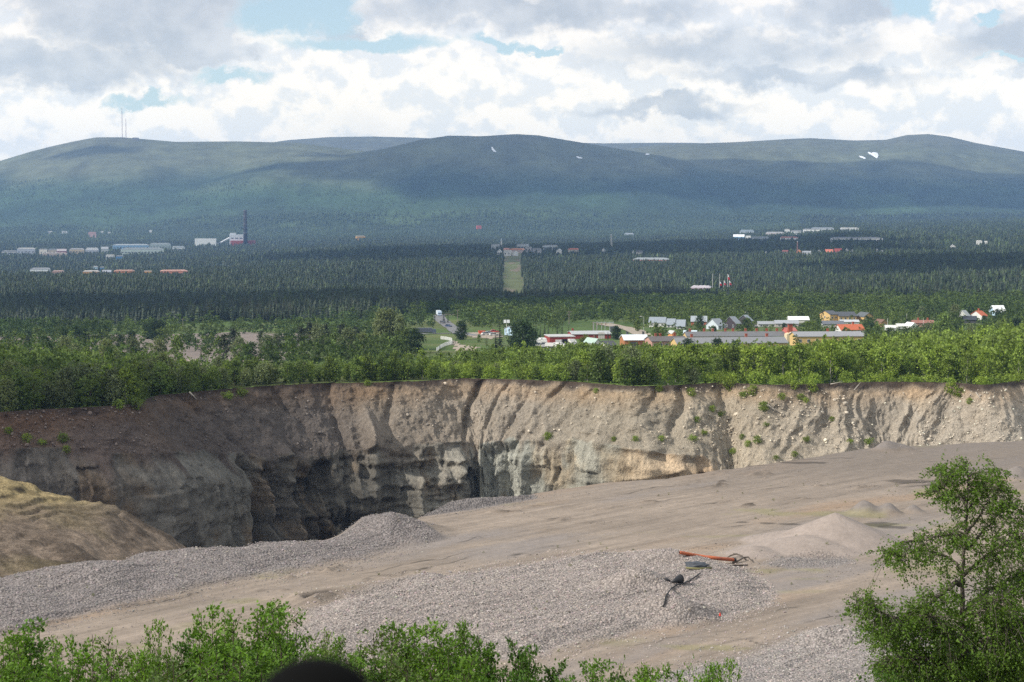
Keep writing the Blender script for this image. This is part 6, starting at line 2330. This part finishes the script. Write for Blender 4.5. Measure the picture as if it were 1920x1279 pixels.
# stray stones over the whole floor, thickest near the heaps
X = g0.uniform(-75, 100, 60000)
Y = g0.uniform(120, 285, 60000)
k = (Y < np.interp(X, ex_, ey_) - .5) & (fbm(X / 5, Y / 5, 4, 811) + .5 * vn(X / 22, Y / 22, 812) > .30 - .5 * (g0.uniform(size=60000) < .05))
Xs.append(X[k])
Ys.append(Y[k])
Ts.append(np.array((.235, .20, .175))[None] * g0.uniform(.5, 1.5, (k.sum(), 1)))
X, Y, T = np.concatenate(Xs), np.concatenate(Ys), np.concatenate(Ts)
u_ = X / Y
k = (np.abs(u_) < .30)
X, Y, T = X[k], Y[k], T[k]
Zq = quarry(X, Y)[0]
sz_ = .034 + .05 * g0.uniform(size=len(X)) ** 2.2 + .06 * (g0.uniform(size=len(X)) < .03)
stones('gravel', np.stack([X, Y, Zq + sz_ * .25], -1), sz_, np.clip(T, .03, .75), m_st)
X = g0.uniform(-60, 90, 9000)
Y = g0.uniform(125, 270, 9000)
k = (Y < np.interp(X, ex_, ey_) - 1) & (fbm(X / 9, Y / 6, 4, 813) > .34) & (g0.uniform(size=9000) < .25)
X, Y = X[k], Y[k]
crowd('weeds', X, Y, quarry(X, Y)[0] - .05, g0.uniform(.10, .28, len(X)), np.array((.14, .16, .05))[None] * g0.uniform(.7, 1.3, (len(X), 1)), LT2, L_STUFF, 1.8)
# boulders and stones in the till
ii = g0.integers(6, 128, 26000)
jj = g0.integers(5, NW - 5, 26000)
pj = 960 + F * _uw[jj]
keepp = g0.uniform(size=len(ii)) < (.10 + .75 * sstep(1150, 1450, pj) + .12 * (pj < 420)) * np.clip(.5 + fbm(_arc[jj] / 9, ii / 25.0, 3, 801) * 1.6, .05, 1)
keepp &= np.abs(_uw[jj]) < .30
ii, jj, pj = ii[keepp], jj[keepp], pj[keepp]
sb_ = .07 + .22 * g0.uniform(size=len(ii)) ** 3 + .35 * (g0.uniform(size=len(ii)) < .012)
Pn = np.stack([_WX[ii, jj] + g0.normal(size=len(ii)) * .1, _WY[ii, jj] - .1, _WZ[ii, jj] + .12], -1)
Tn = _tillc(pj) * g0.uniform(.9, 1.8, (len(ii), 1)) + g0.uniform(0, .06, (len(ii), 1))
stones('rubble', Pn, sb_, np.clip(Tn, .03, .7), m_st, .8)


# ------------------------------------------------------------------ bushes and the birch on the slope under the viewpoint
def leaves_on(P_, D_, size, g, aspect=.62, fold=.25):
    """pointed leaves (two faces folded along the rib) at P_ hanging roughly along D_"""
    n = len(P_)
    a = D_ + g.normal(size=(n, 3)) * .75
    a[:, 2] -= .25
    a /= np.linalg.norm(a, axis=1)[:, None]
    r = g.normal(size=(n, 3)) * .8
    r[:, 2] += 1.1
    s = np.cross(a, r)
    s /= np.linalg.norm(s, axis=1)[:, None] + 1e-9
    nn = np.cross(s, a)
    L_ = (size * g.uniform(.6, 1.3, n))[:, None]
    w = L_ * aspect * .5
    tip = P_ + a * L_
    m1 = P_ + a * L_ * .45
    V = np.stack([P_, m1 + s * w - nn * w * fold, tip, m1 - s * w - nn * w * fold], 1).reshape(-1, 3)
    b_ = (np.arange(n) * 4)[:, None]
    Fc = np.concatenate([b_ + np.array((0, 1, 2)), b_ + np.array((0, 2, 3))])
    return V, Fc


def near_bush(name, H, R_, nst, nsp, nlf, lsize, seed, m_leaf):
    """many stems fanning up from one stool, each with leafy side shoots; crown top at H"""
    g = np.random.default_rng(seed)
    q = MB()
    P_, D_ = [], []
    for s_ in range(nst):
        a = g.uniform(0, 6.283)
        out = R_ * g.uniform(.05, .95)
        hh_ = H * (1 - .20 * (out / R_) ** 2.0) * g.uniform(.80, 1.0) if s_ else H * .97
        pts = []
        ph = g.uniform(0, 6.28)
        for k in range(7):
            f_ = k / 6
            rr = out * f_ ** .6
            pts.append(np.array((rr * math.cos(a) + .10 * math.sin(ph + 4 * f_) * f_, rr * math.sin(a) + .10 * math.cos(ph + 3 * f_) * f_, hh_ * f_)))
        q.tube([tuple(p) for p in pts], [.028 * (1 - .85 * k / 6) * H / 4 for k in range(7)], 5, cap=False)
        pts = np.array(pts)
        for j in range(nsp):
            f_ = 1 - (g.uniform(0, 1) ** 1.15) * .62
            b0 = pts[0] + 0
            x_ = f_ * 6
            i = min(int(x_), 5)
            b0 = pts[i] + (pts[i + 1] - pts[i]) * (x_ - i)
            az_ = g.uniform(0, 6.283)
            L_ = (.16 + .9 * (1 - f_)) * R_ * g.uniform(.6, 1.2) + .10
            d = np.array((math.cos(az_), math.sin(az_), g.uniform(.25, 1.2)))
            d /= np.linalg.norm(d)
            tq = np.sort(g.uniform(.1, 1.05, nlf))
            pp = b0 + d * (tq[:, None] * L_) + np.array((0, 0, -.18)) * L_ * tq[:, None] ** 2
            P_.append(pp + g.normal(size=pp.shape) * .035)
            D_.append(np.tile(d, (nlf, 1)))
            if j % 2 == 0:
                q.tube([tuple(b0), tuple(b0 + d * L_ * .9)], [.008, .003], 3, cap=False)
    P_, D_ = np.concatenate(P_), np.concatenate(D_)
    V, Fc = leaves_on(P_, D_, lsize, g)
    root = bpy.data.objects.new(name, None)
    so = q.build('stems', m_brown)
    COL.objects.unlink(so)
    lo = bpy.data.objects.new('foliage', np_mesh('foliage', V, Fc, m_leaf))
    return root, [so, lo]


L_NEAR2 = leaf_mat('near_leaves_deep', (.07, .145, .024), .38, .4, .2)
L_NEAR3 = leaf_mat('near_leaves_willow', (.11, .175, .05), .35, .4, .15)
NB_ = [near_bush('leafy_bush', 5.0, 1.05, 26, 40, 14, .075, 900, L_NEAR), near_bush('leafy_bush', 5.0, 1.25, 30, 40, 14, .07, 901, L_NEAR), near_bush('leafy_bush', 5.0, .85, 20, 40, 14, .08, 902, L_NEAR2),
       near_bush('leafy_bush', 5.0, 1.15, 28, 44, 14, .06, 903, L_NEAR3)]


def hill_z(x, y):
    return float(quarry(np.array([x]), np.array([y]))[0][0])


gn = np.random.default_rng(31)
NEAR = [  # column, top row, width px, kind, depth
    (5, 1190, 120, 0, 34), (57, 1172, 135, 2, 35), (123, 1194, 110, 0, 33), (190, 1175, 165, 3, 36), (262, 1206, 120, 1, 33), (293, 1168, 75, 0, 35), (353, 1186, 95, 2, 36), (413, 1141, 120, 0, 35),
    (487, 1121, 175, 1, 36), (552, 1140, 130, 0, 34), (605, 1173, 90, 3, 33), (628, 1184, 80, 1, 35), (692, 1176, 170, 3, 35), (757, 1163, 175, 1, 36), (828, 1166, 165, 0, 35), (868, 1159, 115, 1, 36), (902, 1196, 100, 2, 34),
    (967, 1202, 85, 2, 36), (992, 1216, 80, 2, 35), (1047, 1240, 85, 2, 35), (1107, 1242, 115, 0, 34), (1160, 1262, 80, 2, 33), (1207, 1236, 105, 1, 35), (1245, 1247, 90, 0, 34), (1332, 1231, 80, 1, 35), (1364, 1240, 65, 0, 34),
    (40, 1226, 190, 1, 27), (160, 1232, 190, 0, 26), (300, 1228, 200, 3, 27), (420, 1206, 210, 0, 27), (540, 1212, 200, 1, 28), (650, 1226, 180, 0, 27), (760, 1222, 210, 3, 27), (870, 1226, 180, 1, 28), (960, 1256, 120, 2, 27),
    (1300, 1268, 110, 0, 27), (1180, 1270, 130, 0, 27), (1060, 1268, 110, 2, 27)]
names_ = ['bright green leafy bush', 'fresh green spreading bush', 'deep green narrow bush', 'pale green fine leaved bush']
for px_, top_, w_, k, d_ in NEAR:
    x_ = float(u_of(px_, top_)) * d_
    z0_ = hill_z(x_, d_)
    H_ = float(slope(top_)) * d_ - z0_
    s = H_ / 5.0
    ws = (w_ / F * d_ * .74) / (1.05, 1.25, .85, 1.15)[k]
    sect = 'at the left edge' if px_ < 240 else ('left of the black post top' if px_ < 560 else ('right of the black post top' if px_ < 940 else 'near the big birch'))
    row = 'behind' if d_ > 30 else 'in front, low'
    plant(NB_[k], (x_, d_, z0_), gn.uniform(0, 6.28), (ws, ws, s), '%s %s, %s row' % (names_[k], sect, 'back' if d_ > 30 else 'front'), 'bush', '%s %s %s' % (names_[k], sect, row))

# -- the big birch on the right, its trunk drawn out limb by limb
TY = 32.0


def tp(px, py, dy=0.0):
    Y = TY + dy
    return np.array((float(u_of(px, py)) * Y, Y, float(slope(py)) * Y))


tx_, ty_ = tp(1800, 1279)[0], TY
tz_ = hill_z(tx_ + .1, TY)
ORG = np.array((tx_, ty_, tz_))
g = np.random.default_rng(41)
LIMBS = [  # (points px, py, dy), base radius, twig count, side spread
    ([(1797, 1500, 0), (1799, 1279, 0), (1803, 1190, .05), (1806, 1110, .05), (1804, 1068, .1), (1811, 1010, .1), (1813, 950, .0), (1816, 900, 0), (1812, 868, 0)], .062, 60, 1.0),
    ([(1806, 1090, .05), (1790, 1095, -.2), (1766, 1112, -.35), (1738, 1135, -.4), (1713, 1152, -.5), (1680, 1160, -.6), (1650, 1148, -.7), (1622, 1128, -.7)], .05, 46, 1.0),
    ([(1713, 1152, -.5), (1690, 1172, -.5), (1655, 1165, -.4), (1628, 1150, -.5), (1606, 1130, -.5)], .02, 26, .9),
    ([(1804, 1068, .1), (1780, 1045, .3), (1745, 1035, .4), (1705, 1030, .4), (1672, 1040, .5)], .03, 38, 1.0),
    ([(1811, 1010, .1), (1790, 1000, -.3), (1755, 1005, -.4), (1715, 1015, -.4)], .022, 30, .9),
    ([(1813, 950, 0), (1800, 928, .2), (1785, 905, .3), (1772, 885, .3), (1763, 870, .3)], .028, 34, .8),
    ([(1812, 935, 0), (1785, 930, -.2), (1768, 915, -.3), (1757, 925, -.3)], .018, 22, .8),
    ([(1815, 960, 0), (1832, 925, .2), (1850, 898, .3), (1866, 876, .4)], .028, 34, .8),
    ([(1813, 1000, 0), (1840, 960, -.3), (1862, 925, -.4), (1880, 905, -.3)], .028, 36, .9),
    ([(1812, 1030, .1), (1850, 990, .3), (1880, 960, .5), (1897, 948, .5)], .028, 40, 1.0),
    ([(1806, 1080, .05), (1850, 1040, -.2), (1890, 1015, -.4), (1925, 1000, -.5)], .034, 46, 1.1),
    ([(1803, 1150, .05), (1850, 1110, .3), (1895, 1085, .5), (1940, 1075, .6)], .036, 56, 1.2),
    ([(1801, 1200, .05), (1760, 1180, .4), (1715, 1178, .6), (1685, 1192, .7), (1660, 1205, .8)], .034, 52, 1.1),
    ([(1800, 1230, 0), (1845, 1200, -.4), (1890, 1175, -.6), (1935, 1160, -.6)], .036, 60, 1.2),
    ([(1799, 1270, 0), (1750, 1240, -.3), (1705, 1232, -.5), (1668, 1240, -.6)], .034, 54, 1.1),
    ([(1799, 1300, 0), (1850, 1270, .3), (1900, 1255, .5), (1950, 1240, .6)], .036, 60, 1.2),
    ([(1798, 1330, 0), (1740, 1300, .3), (1690, 1292, .5), (1650, 1300, .5)], .034, 50, 1.2),
    ([(1799, 1360, 0), (1850, 1330, -.4), (1910, 1320, -.5)], .036, 50, 1.2),
    ([(1803, 1180, .05), (1830, 1150, -.5), (1855, 1130, -.7), (1880, 1120, -.8)], .026, 50, 1.1),
    ([(1802, 1215, .05), (1780, 1190, -.5), (1760, 1165, -.7), (1735, 1150, -.8)], .026, 50, 1.1)]
wood = MB()
LP, LD = [], []
for pts, r0, ntw, sp in LIMBS:
    P0 = np.array([tp(*p) for p in pts])
    # smooth, crooked limb
    n = len(P0)
    ts_ = np.linspace(0, n - 1, (n - 1) * 4 + 1)
    Q_ = np.stack([np.interp(ts_, np.arange(n), P0[:, i]) for i in range(3)], 1)
    kk = np.array((.25, .5, .25))
    Qs = Q_.copy()
    for i in range(3):
        Qs[1:-1, i] = np.convolve(Q_[:, i], kk, 'valid')
    Qs[1:-1] += g.normal(size=Qs[1:-1].shape) * .012
    m = len(Qs)
    wood.tube([tuple(p - ORG) for p in Qs], [r0 * (1 - .88 * (i / (m - 1)) ** .8) for i in range(m)], 8, cap=False)
    first = pts[0][1] > 1400
    for j in range(int(ntw * .75)):
        f_ = g.uniform(.22 if not first else .55, 1.0) ** .8
        x_ = f_ * (m - 1)
        i = min(int(x_), m - 2)
        b0 = Qs[i] + (Qs[i + 1] - Qs[i]) * (x_ - i)
        dl = Qs[i + 1] - Qs[i]
        dl /= np.linalg.norm(dl)
        d = dl * .6 + g.normal(size=3) * .75
        d[2] = abs(d[2]) * .5 + .08
        d /= np.linalg.norm(d)
        L_ = g.uniform(.22, .72) * sp * (1 - .35 * f_)
        tt_ = np.linspace(0, 1, 6)
        tw = b0 + d * (tt_[:, None] * L_) + np.array((0, 0, -1)) * (tt_[:, None] ** 2) * L_ * g.uniform(.25, .8)
        wood.tube([tuple(p - ORG) for p in tw], [.009, .007, .006, .005, .004, .002], 4, cap=False)
        for h_ in range(3):
            nl = int(g.integers(9, 17))
            if h_ == 0:
                base_, dd, l2 = tw[0], None, None
                k_ = g.uniform(.25, 1.05, nl) * 5
                ii_ = np.minimum(k_.astype(int), 4)
                pp = tw[ii_] + (tw[ii_ + 1] - tw[ii_]) * (k_ - ii_)[:, None]
                dv_ = tw[ii_ + 1] - tw[ii_]
            else:
                s0 = tw[int(g.integers(2, 6))]
                d2 = d * .4 + g.normal(size=3) * .6
                d2[2] -= .35
                d2 /= np.linalg.norm(d2)
                l2 = g.uniform(.14, .32) * sp
                q_ = g.uniform(.1, 1.05, nl)[:, None]
                pp = s0 + d2 * q_ * l2 + np.array((0, 0, -.35)) * q_ ** 2 * l2
                dv_ = np.tile(d2, (nl, 1))
                wood.tube([tuple(s0 - ORG), tuple(s0 + d2 * l2 * .9 - np.array((0, 0, .28 * l2)) - ORG)], [.004, .0015], 3, cap=False)
            LP.append(pp + g.normal(size=pp.shape) * .022)
            LD.append(dv_ / (np.linalg.norm(dv_, axis=1)[:, None] + 1e-9))
# fine sprays filling the crown between the limbs
CROWN = [(1763, 866), (1798, 856), (1815, 870), (1832, 882), (1866, 870), (1882, 903), (1897, 945), (1917, 990), (1935, 1060), (1960, 1300), (1640, 1310), (1648, 1245), (1688, 1216), (1630, 1200), (1606, 1155),
         (1598, 1112), (1612, 1096), (1650, 1120), (1690, 1128), (1722, 1108), (1672, 1078), (1656, 1036), (1690, 1010), (1742, 1002), (1790, 985), (1800, 965), (1775, 948), (1750, 930), (1750, 900)]
limb_pts = []
for pts, r0, ntw, sp in LIMBS:
    P0 = np.array([tp(*p) for p in pts])
    q_ = np.linspace(0, len(P0) - 1, 40)
    limb_pts.append(np.stack([np.interp(q_, np.arange(len(P0)), P0[:, i]) for i in range(3)], 1)[6:])
limb_pts = np.concatenate(limb_pts)
cx_, cy_ = g.uniform(1590, 1960, 9000), g.uniform(850, 1310, 9000)
din = poly_in(cx_, cy_, CROWN) + 10 * fbm(cx_ / 26, cy_ / 26, 3, 77)
holes = fbm(cx_ / 17, cy_ / 14, 3, 78)
okc = (din > 0) & (holes > -.02 - .30 * sstep(1080, 1200, cy_)) & (g.uniform(size=9000) < .30 + .30 * sstep(1090, 1230, cy_))
for a0, b0 in zip(cx_[okc], cy_[okc]):
    c = tp(a0, b0, g.normal() * .55)
    near = limb_pts[np.argmin(((limb_pts - c) ** 2).sum(1))]
    d = c - near
    L0 = np.linalg.norm(d) + 1e-6
    if L0 > 1.3:
        continue
    mid = (near + c) / 2 + np.array((0, 0, .12 * L0))
    wood.tube([tuple(near - ORG), tuple(mid - ORG), tuple(c - ORG)], [.006, .004, .002], 3, cap=False)
    nl = int(g.integers(16, 30))
    hang = d / L0 * .5 + g.normal(size=3) * .5
    hang[2] -= .45
    hang /= np.linalg.norm(hang)
    q_ = g.uniform(-.6, 1.0, nl)[:, None]
    pp = np.where(q_ < 0, c + (near - c) * (-q_) * .6, c + hang * q_ * .24) + g.normal(size=(nl, 3)) * .035
    LP.append(pp)
    LD.append(np.tile(hang, (nl, 1)))
LP, LD = np.concatenate(LP), np.concatenate(LD)
V, Fc = leaves_on(LP - ORG, LD, .045, g, .72)
tree = empty('birch_tree', ORG, 0, 'large dark leaved birch with a forked crooked trunk close by on the right', 'tree')
m_bt = paint('dark_birch_bark', (.10, .082, .068), .85, .45, 5.0)
wood.build('trunk', m_bt, tree, True)
np_obj('crown', V, Fc, L_TREE, parent=tree)
# thin half-bare stem at the right edge
OR2 = np.array((tp(1856, 1279, 1.2)[0], TY + 1.2, hill_z(tp(1856, 1279, 1.2)[0], TY + 1.2)))
st2 = MB()
P0 = [tp(1852, 1420, 1.2), tp(1850, 1200, 1.2), tp(1851, 1070, 1.2), tp(1862, 1010, 1.2), tp(1893, 968, 1.2), tp(1907, 945, 1.2), tp(1913, 926, 1.2)]
st2.tube([tuple(np.append(OR2[:2], OR2[2]) - OR2)] + [tuple(p - OR2) for p in P0], [.05, .045, .032, .026, .022, .016, .012, .003], 7, cap=False)
for a0, a1 in (((1862, 1010), (1848, 960)), ((1893, 968), (1885, 930)), ((1907, 945), (1902, 922)), ((1851, 1070), (1872, 1030)), ((1856, 1040), (1880, 1010))):
    st2.tube([tuple(tp(*a0, 1.2) - OR2), tuple((tp(*a0, 1.2) + tp(*a1, 1.2)) / 2 + np.array((.02, 0, .03)) - OR2), tuple(tp(*a1, 1.2) - OR2)], [.012, .008, .002], 5, cap=False)
young = empty('birch_tree', OR2, 0, 'thin half bare birch stem at the right edge behind the large birch', 'tree')
st2.build('trunk', m_bt, young, True)
pp = []
for a0 in ((1852, 1090), (1858, 1030), (1875, 1000), (1890, 1040), (1905, 1010), (1880, 1090), (1910, 1080), (1900, 1120), (1870, 1130)):
    c = tp(*a0, 1.2)
    pp.append(c + g.normal(size=(70, 3)) * np.array((.16, .2, .16)))
pp = np.concatenate(pp)
V, Fc = leaves_on(pp - OR2, g.normal(size=pp.shape) * .5, .05, g, .7)
np_obj('crown', V, Fc, L_TREE, parent=young)
# a bush filling the lower right corner behind the birch
for px_, top_, w_, k, d_ in ((1700, 1225, 190, 2, 36), (1800, 1170, 230, 2, 37), (1890, 1150, 220, 2, 37), (1660, 1258, 120, 2, 30)):
    x_ = float(u_of(px_, top_)) * d_
    z0_ = hill_z(x_, d_)
    H_ = float(slope(top_)) * d_ - z0_
    ws = (w_ / F * d_ * .62) / .85
    plant(NB_[k], (x_, d_, z0_), gn.uniform(0, 6.28), (ws, ws, H_ / 5.0), 'dark bush filling in below the crown of the large birch', 'bush', 'bushes under the large birch')

CLOUDS = [  # ground point its shadow centres on, half widths, height of its base
    (-138, 408, 104, 76, 1500.0, 1), (-210, 1560, 330, 300, 2200.0, 2), (1050, 8420, 1750, 850, 6000.0, 3),
    (620, 2100, 300, 330, 2200.0, 4), (-1500, 9150, 240, 130, 6000.0, 5), (150, 3700, 560, 800, 3500.0, 6)]
HAZE_COL = (0.32, 0.55, 1.0, 1)
HAZE_DENS = 5.2e-5
HAZE_TOP = 520.0


# ------------------------------------------------------------------ clouds overhead that shade parts of the land
m_cl, t, b = new_mat('cloud_white')
b.inputs['Base Color'].default_value = (0.9, 0.9, 0.9, 1)
b.inputs['Roughness'].default_value = 1.0


def overcast(gx0, gy0, rx, ry, alt=1500.0, seed=1, gz0=-60.0):
    """a flat-bottomed cumulus standing where its shadow falls round the ground point (gx0, gy0)"""
    k = (alt - gz0) / TO_SUN.z
    c0 = Vector((gx0, gy0, gz0)) + TO_SUN * k
    th = np.linspace(0, 2 * np.pi, 97)[:-1]
    rr = 1 + 0.28 * vn(np.cos(th) * 1.7 + seed, np.sin(th) * 1.7, 200 + seed) + 0.14 * vn(np.cos(th) * 5 + seed, np.sin(th) * 5, 210 + seed) + 0.08 * vn(np.cos(th) * 13, np.sin(th) * 13 + seed, 220 + seed)
    lev = np.array([0.0, 0.12, 0.3, 0.5, 0.7, 0.85, 0.96])
    V = []
    thick = 0.22 * min(rx, ry)
    for q in lev:
        w = math.sqrt(max(0.0, 1 - q * q))
        wob = 1 + 0.10 * vn(np.cos(th) * 4 + 9 * q, np.sin(th) * 4 + seed, 230 + seed)
        V.append(np.stack([c0.x + rx * rr * w * np.cos(th) * wob, c0.y + ry * rr * w * np.sin(th) * wob,
                           c0.z + thick * q * (1 + 0.3 * vn(np.cos(th) * 6, np.sin(th) * 6 + 5 * q, 240 + seed))], -1))
    V = np.concatenate(V)
    n = len(th)
    i = np.arange(n)
    fs = [np.stack([L * n + i, L * n + (i + 1) % n, (L + 1) * n + (i + 1) % n, (L + 1) * n + i], 1) for L in range(len(lev) - 1)]
    o = np_obj('cloud', V, fs, m_cl, smooth=True)
    me = o.data
    # close bottom and top
    bot = bpy.data.meshes.new('cloud')
    vs = [tuple(v.co) for v in me.vertices]
    fcs = [tuple(p.vertices) for p in me.polygons] + [tuple(range(n - 1, -1, -1)), tuple(range((len(lev) - 1) * n, len(lev) * n))]
    bot.from_pydata(vs, [], fcs)
    bot.materials.append(m_cl)
    bot.polygons.foreach_set('use_smooth', [True] * len(fcs))
    o.data = bot
    return tag(o, kind='structure')


for q in CLOUDS:
    overcast(*q)

# ------------------------------------------------------------------ the air
hz_m = bpy.data.materials.new('haze')
hz_m.use_nodes = True
nt = hz_m.node_tree
for nd in list(nt.nodes):
    if nd.type != 'OUTPUT_MATERIAL':
        nt.nodes.remove(nd)
pv = nt.nodes.new('ShaderNodeVolumePrincipled')
pv.inputs['Color'].default_value = HAZE_COL
pv.inputs['Density'].default_value = HAZE_DENS
pv.inputs['Anisotropy'].default_value = 0.0
nt.links.new(pv.outputs[0], nt.nodes['Material Output'].inputs['Volume'])
hb = MB()
hb.box((0, 6600, (HAZE_TOP - 140) / 2), (15600, 14400, HAZE_TOP + 140))
haze = hb.build('haze', hz_m)
tag(haze, kind='stuff')
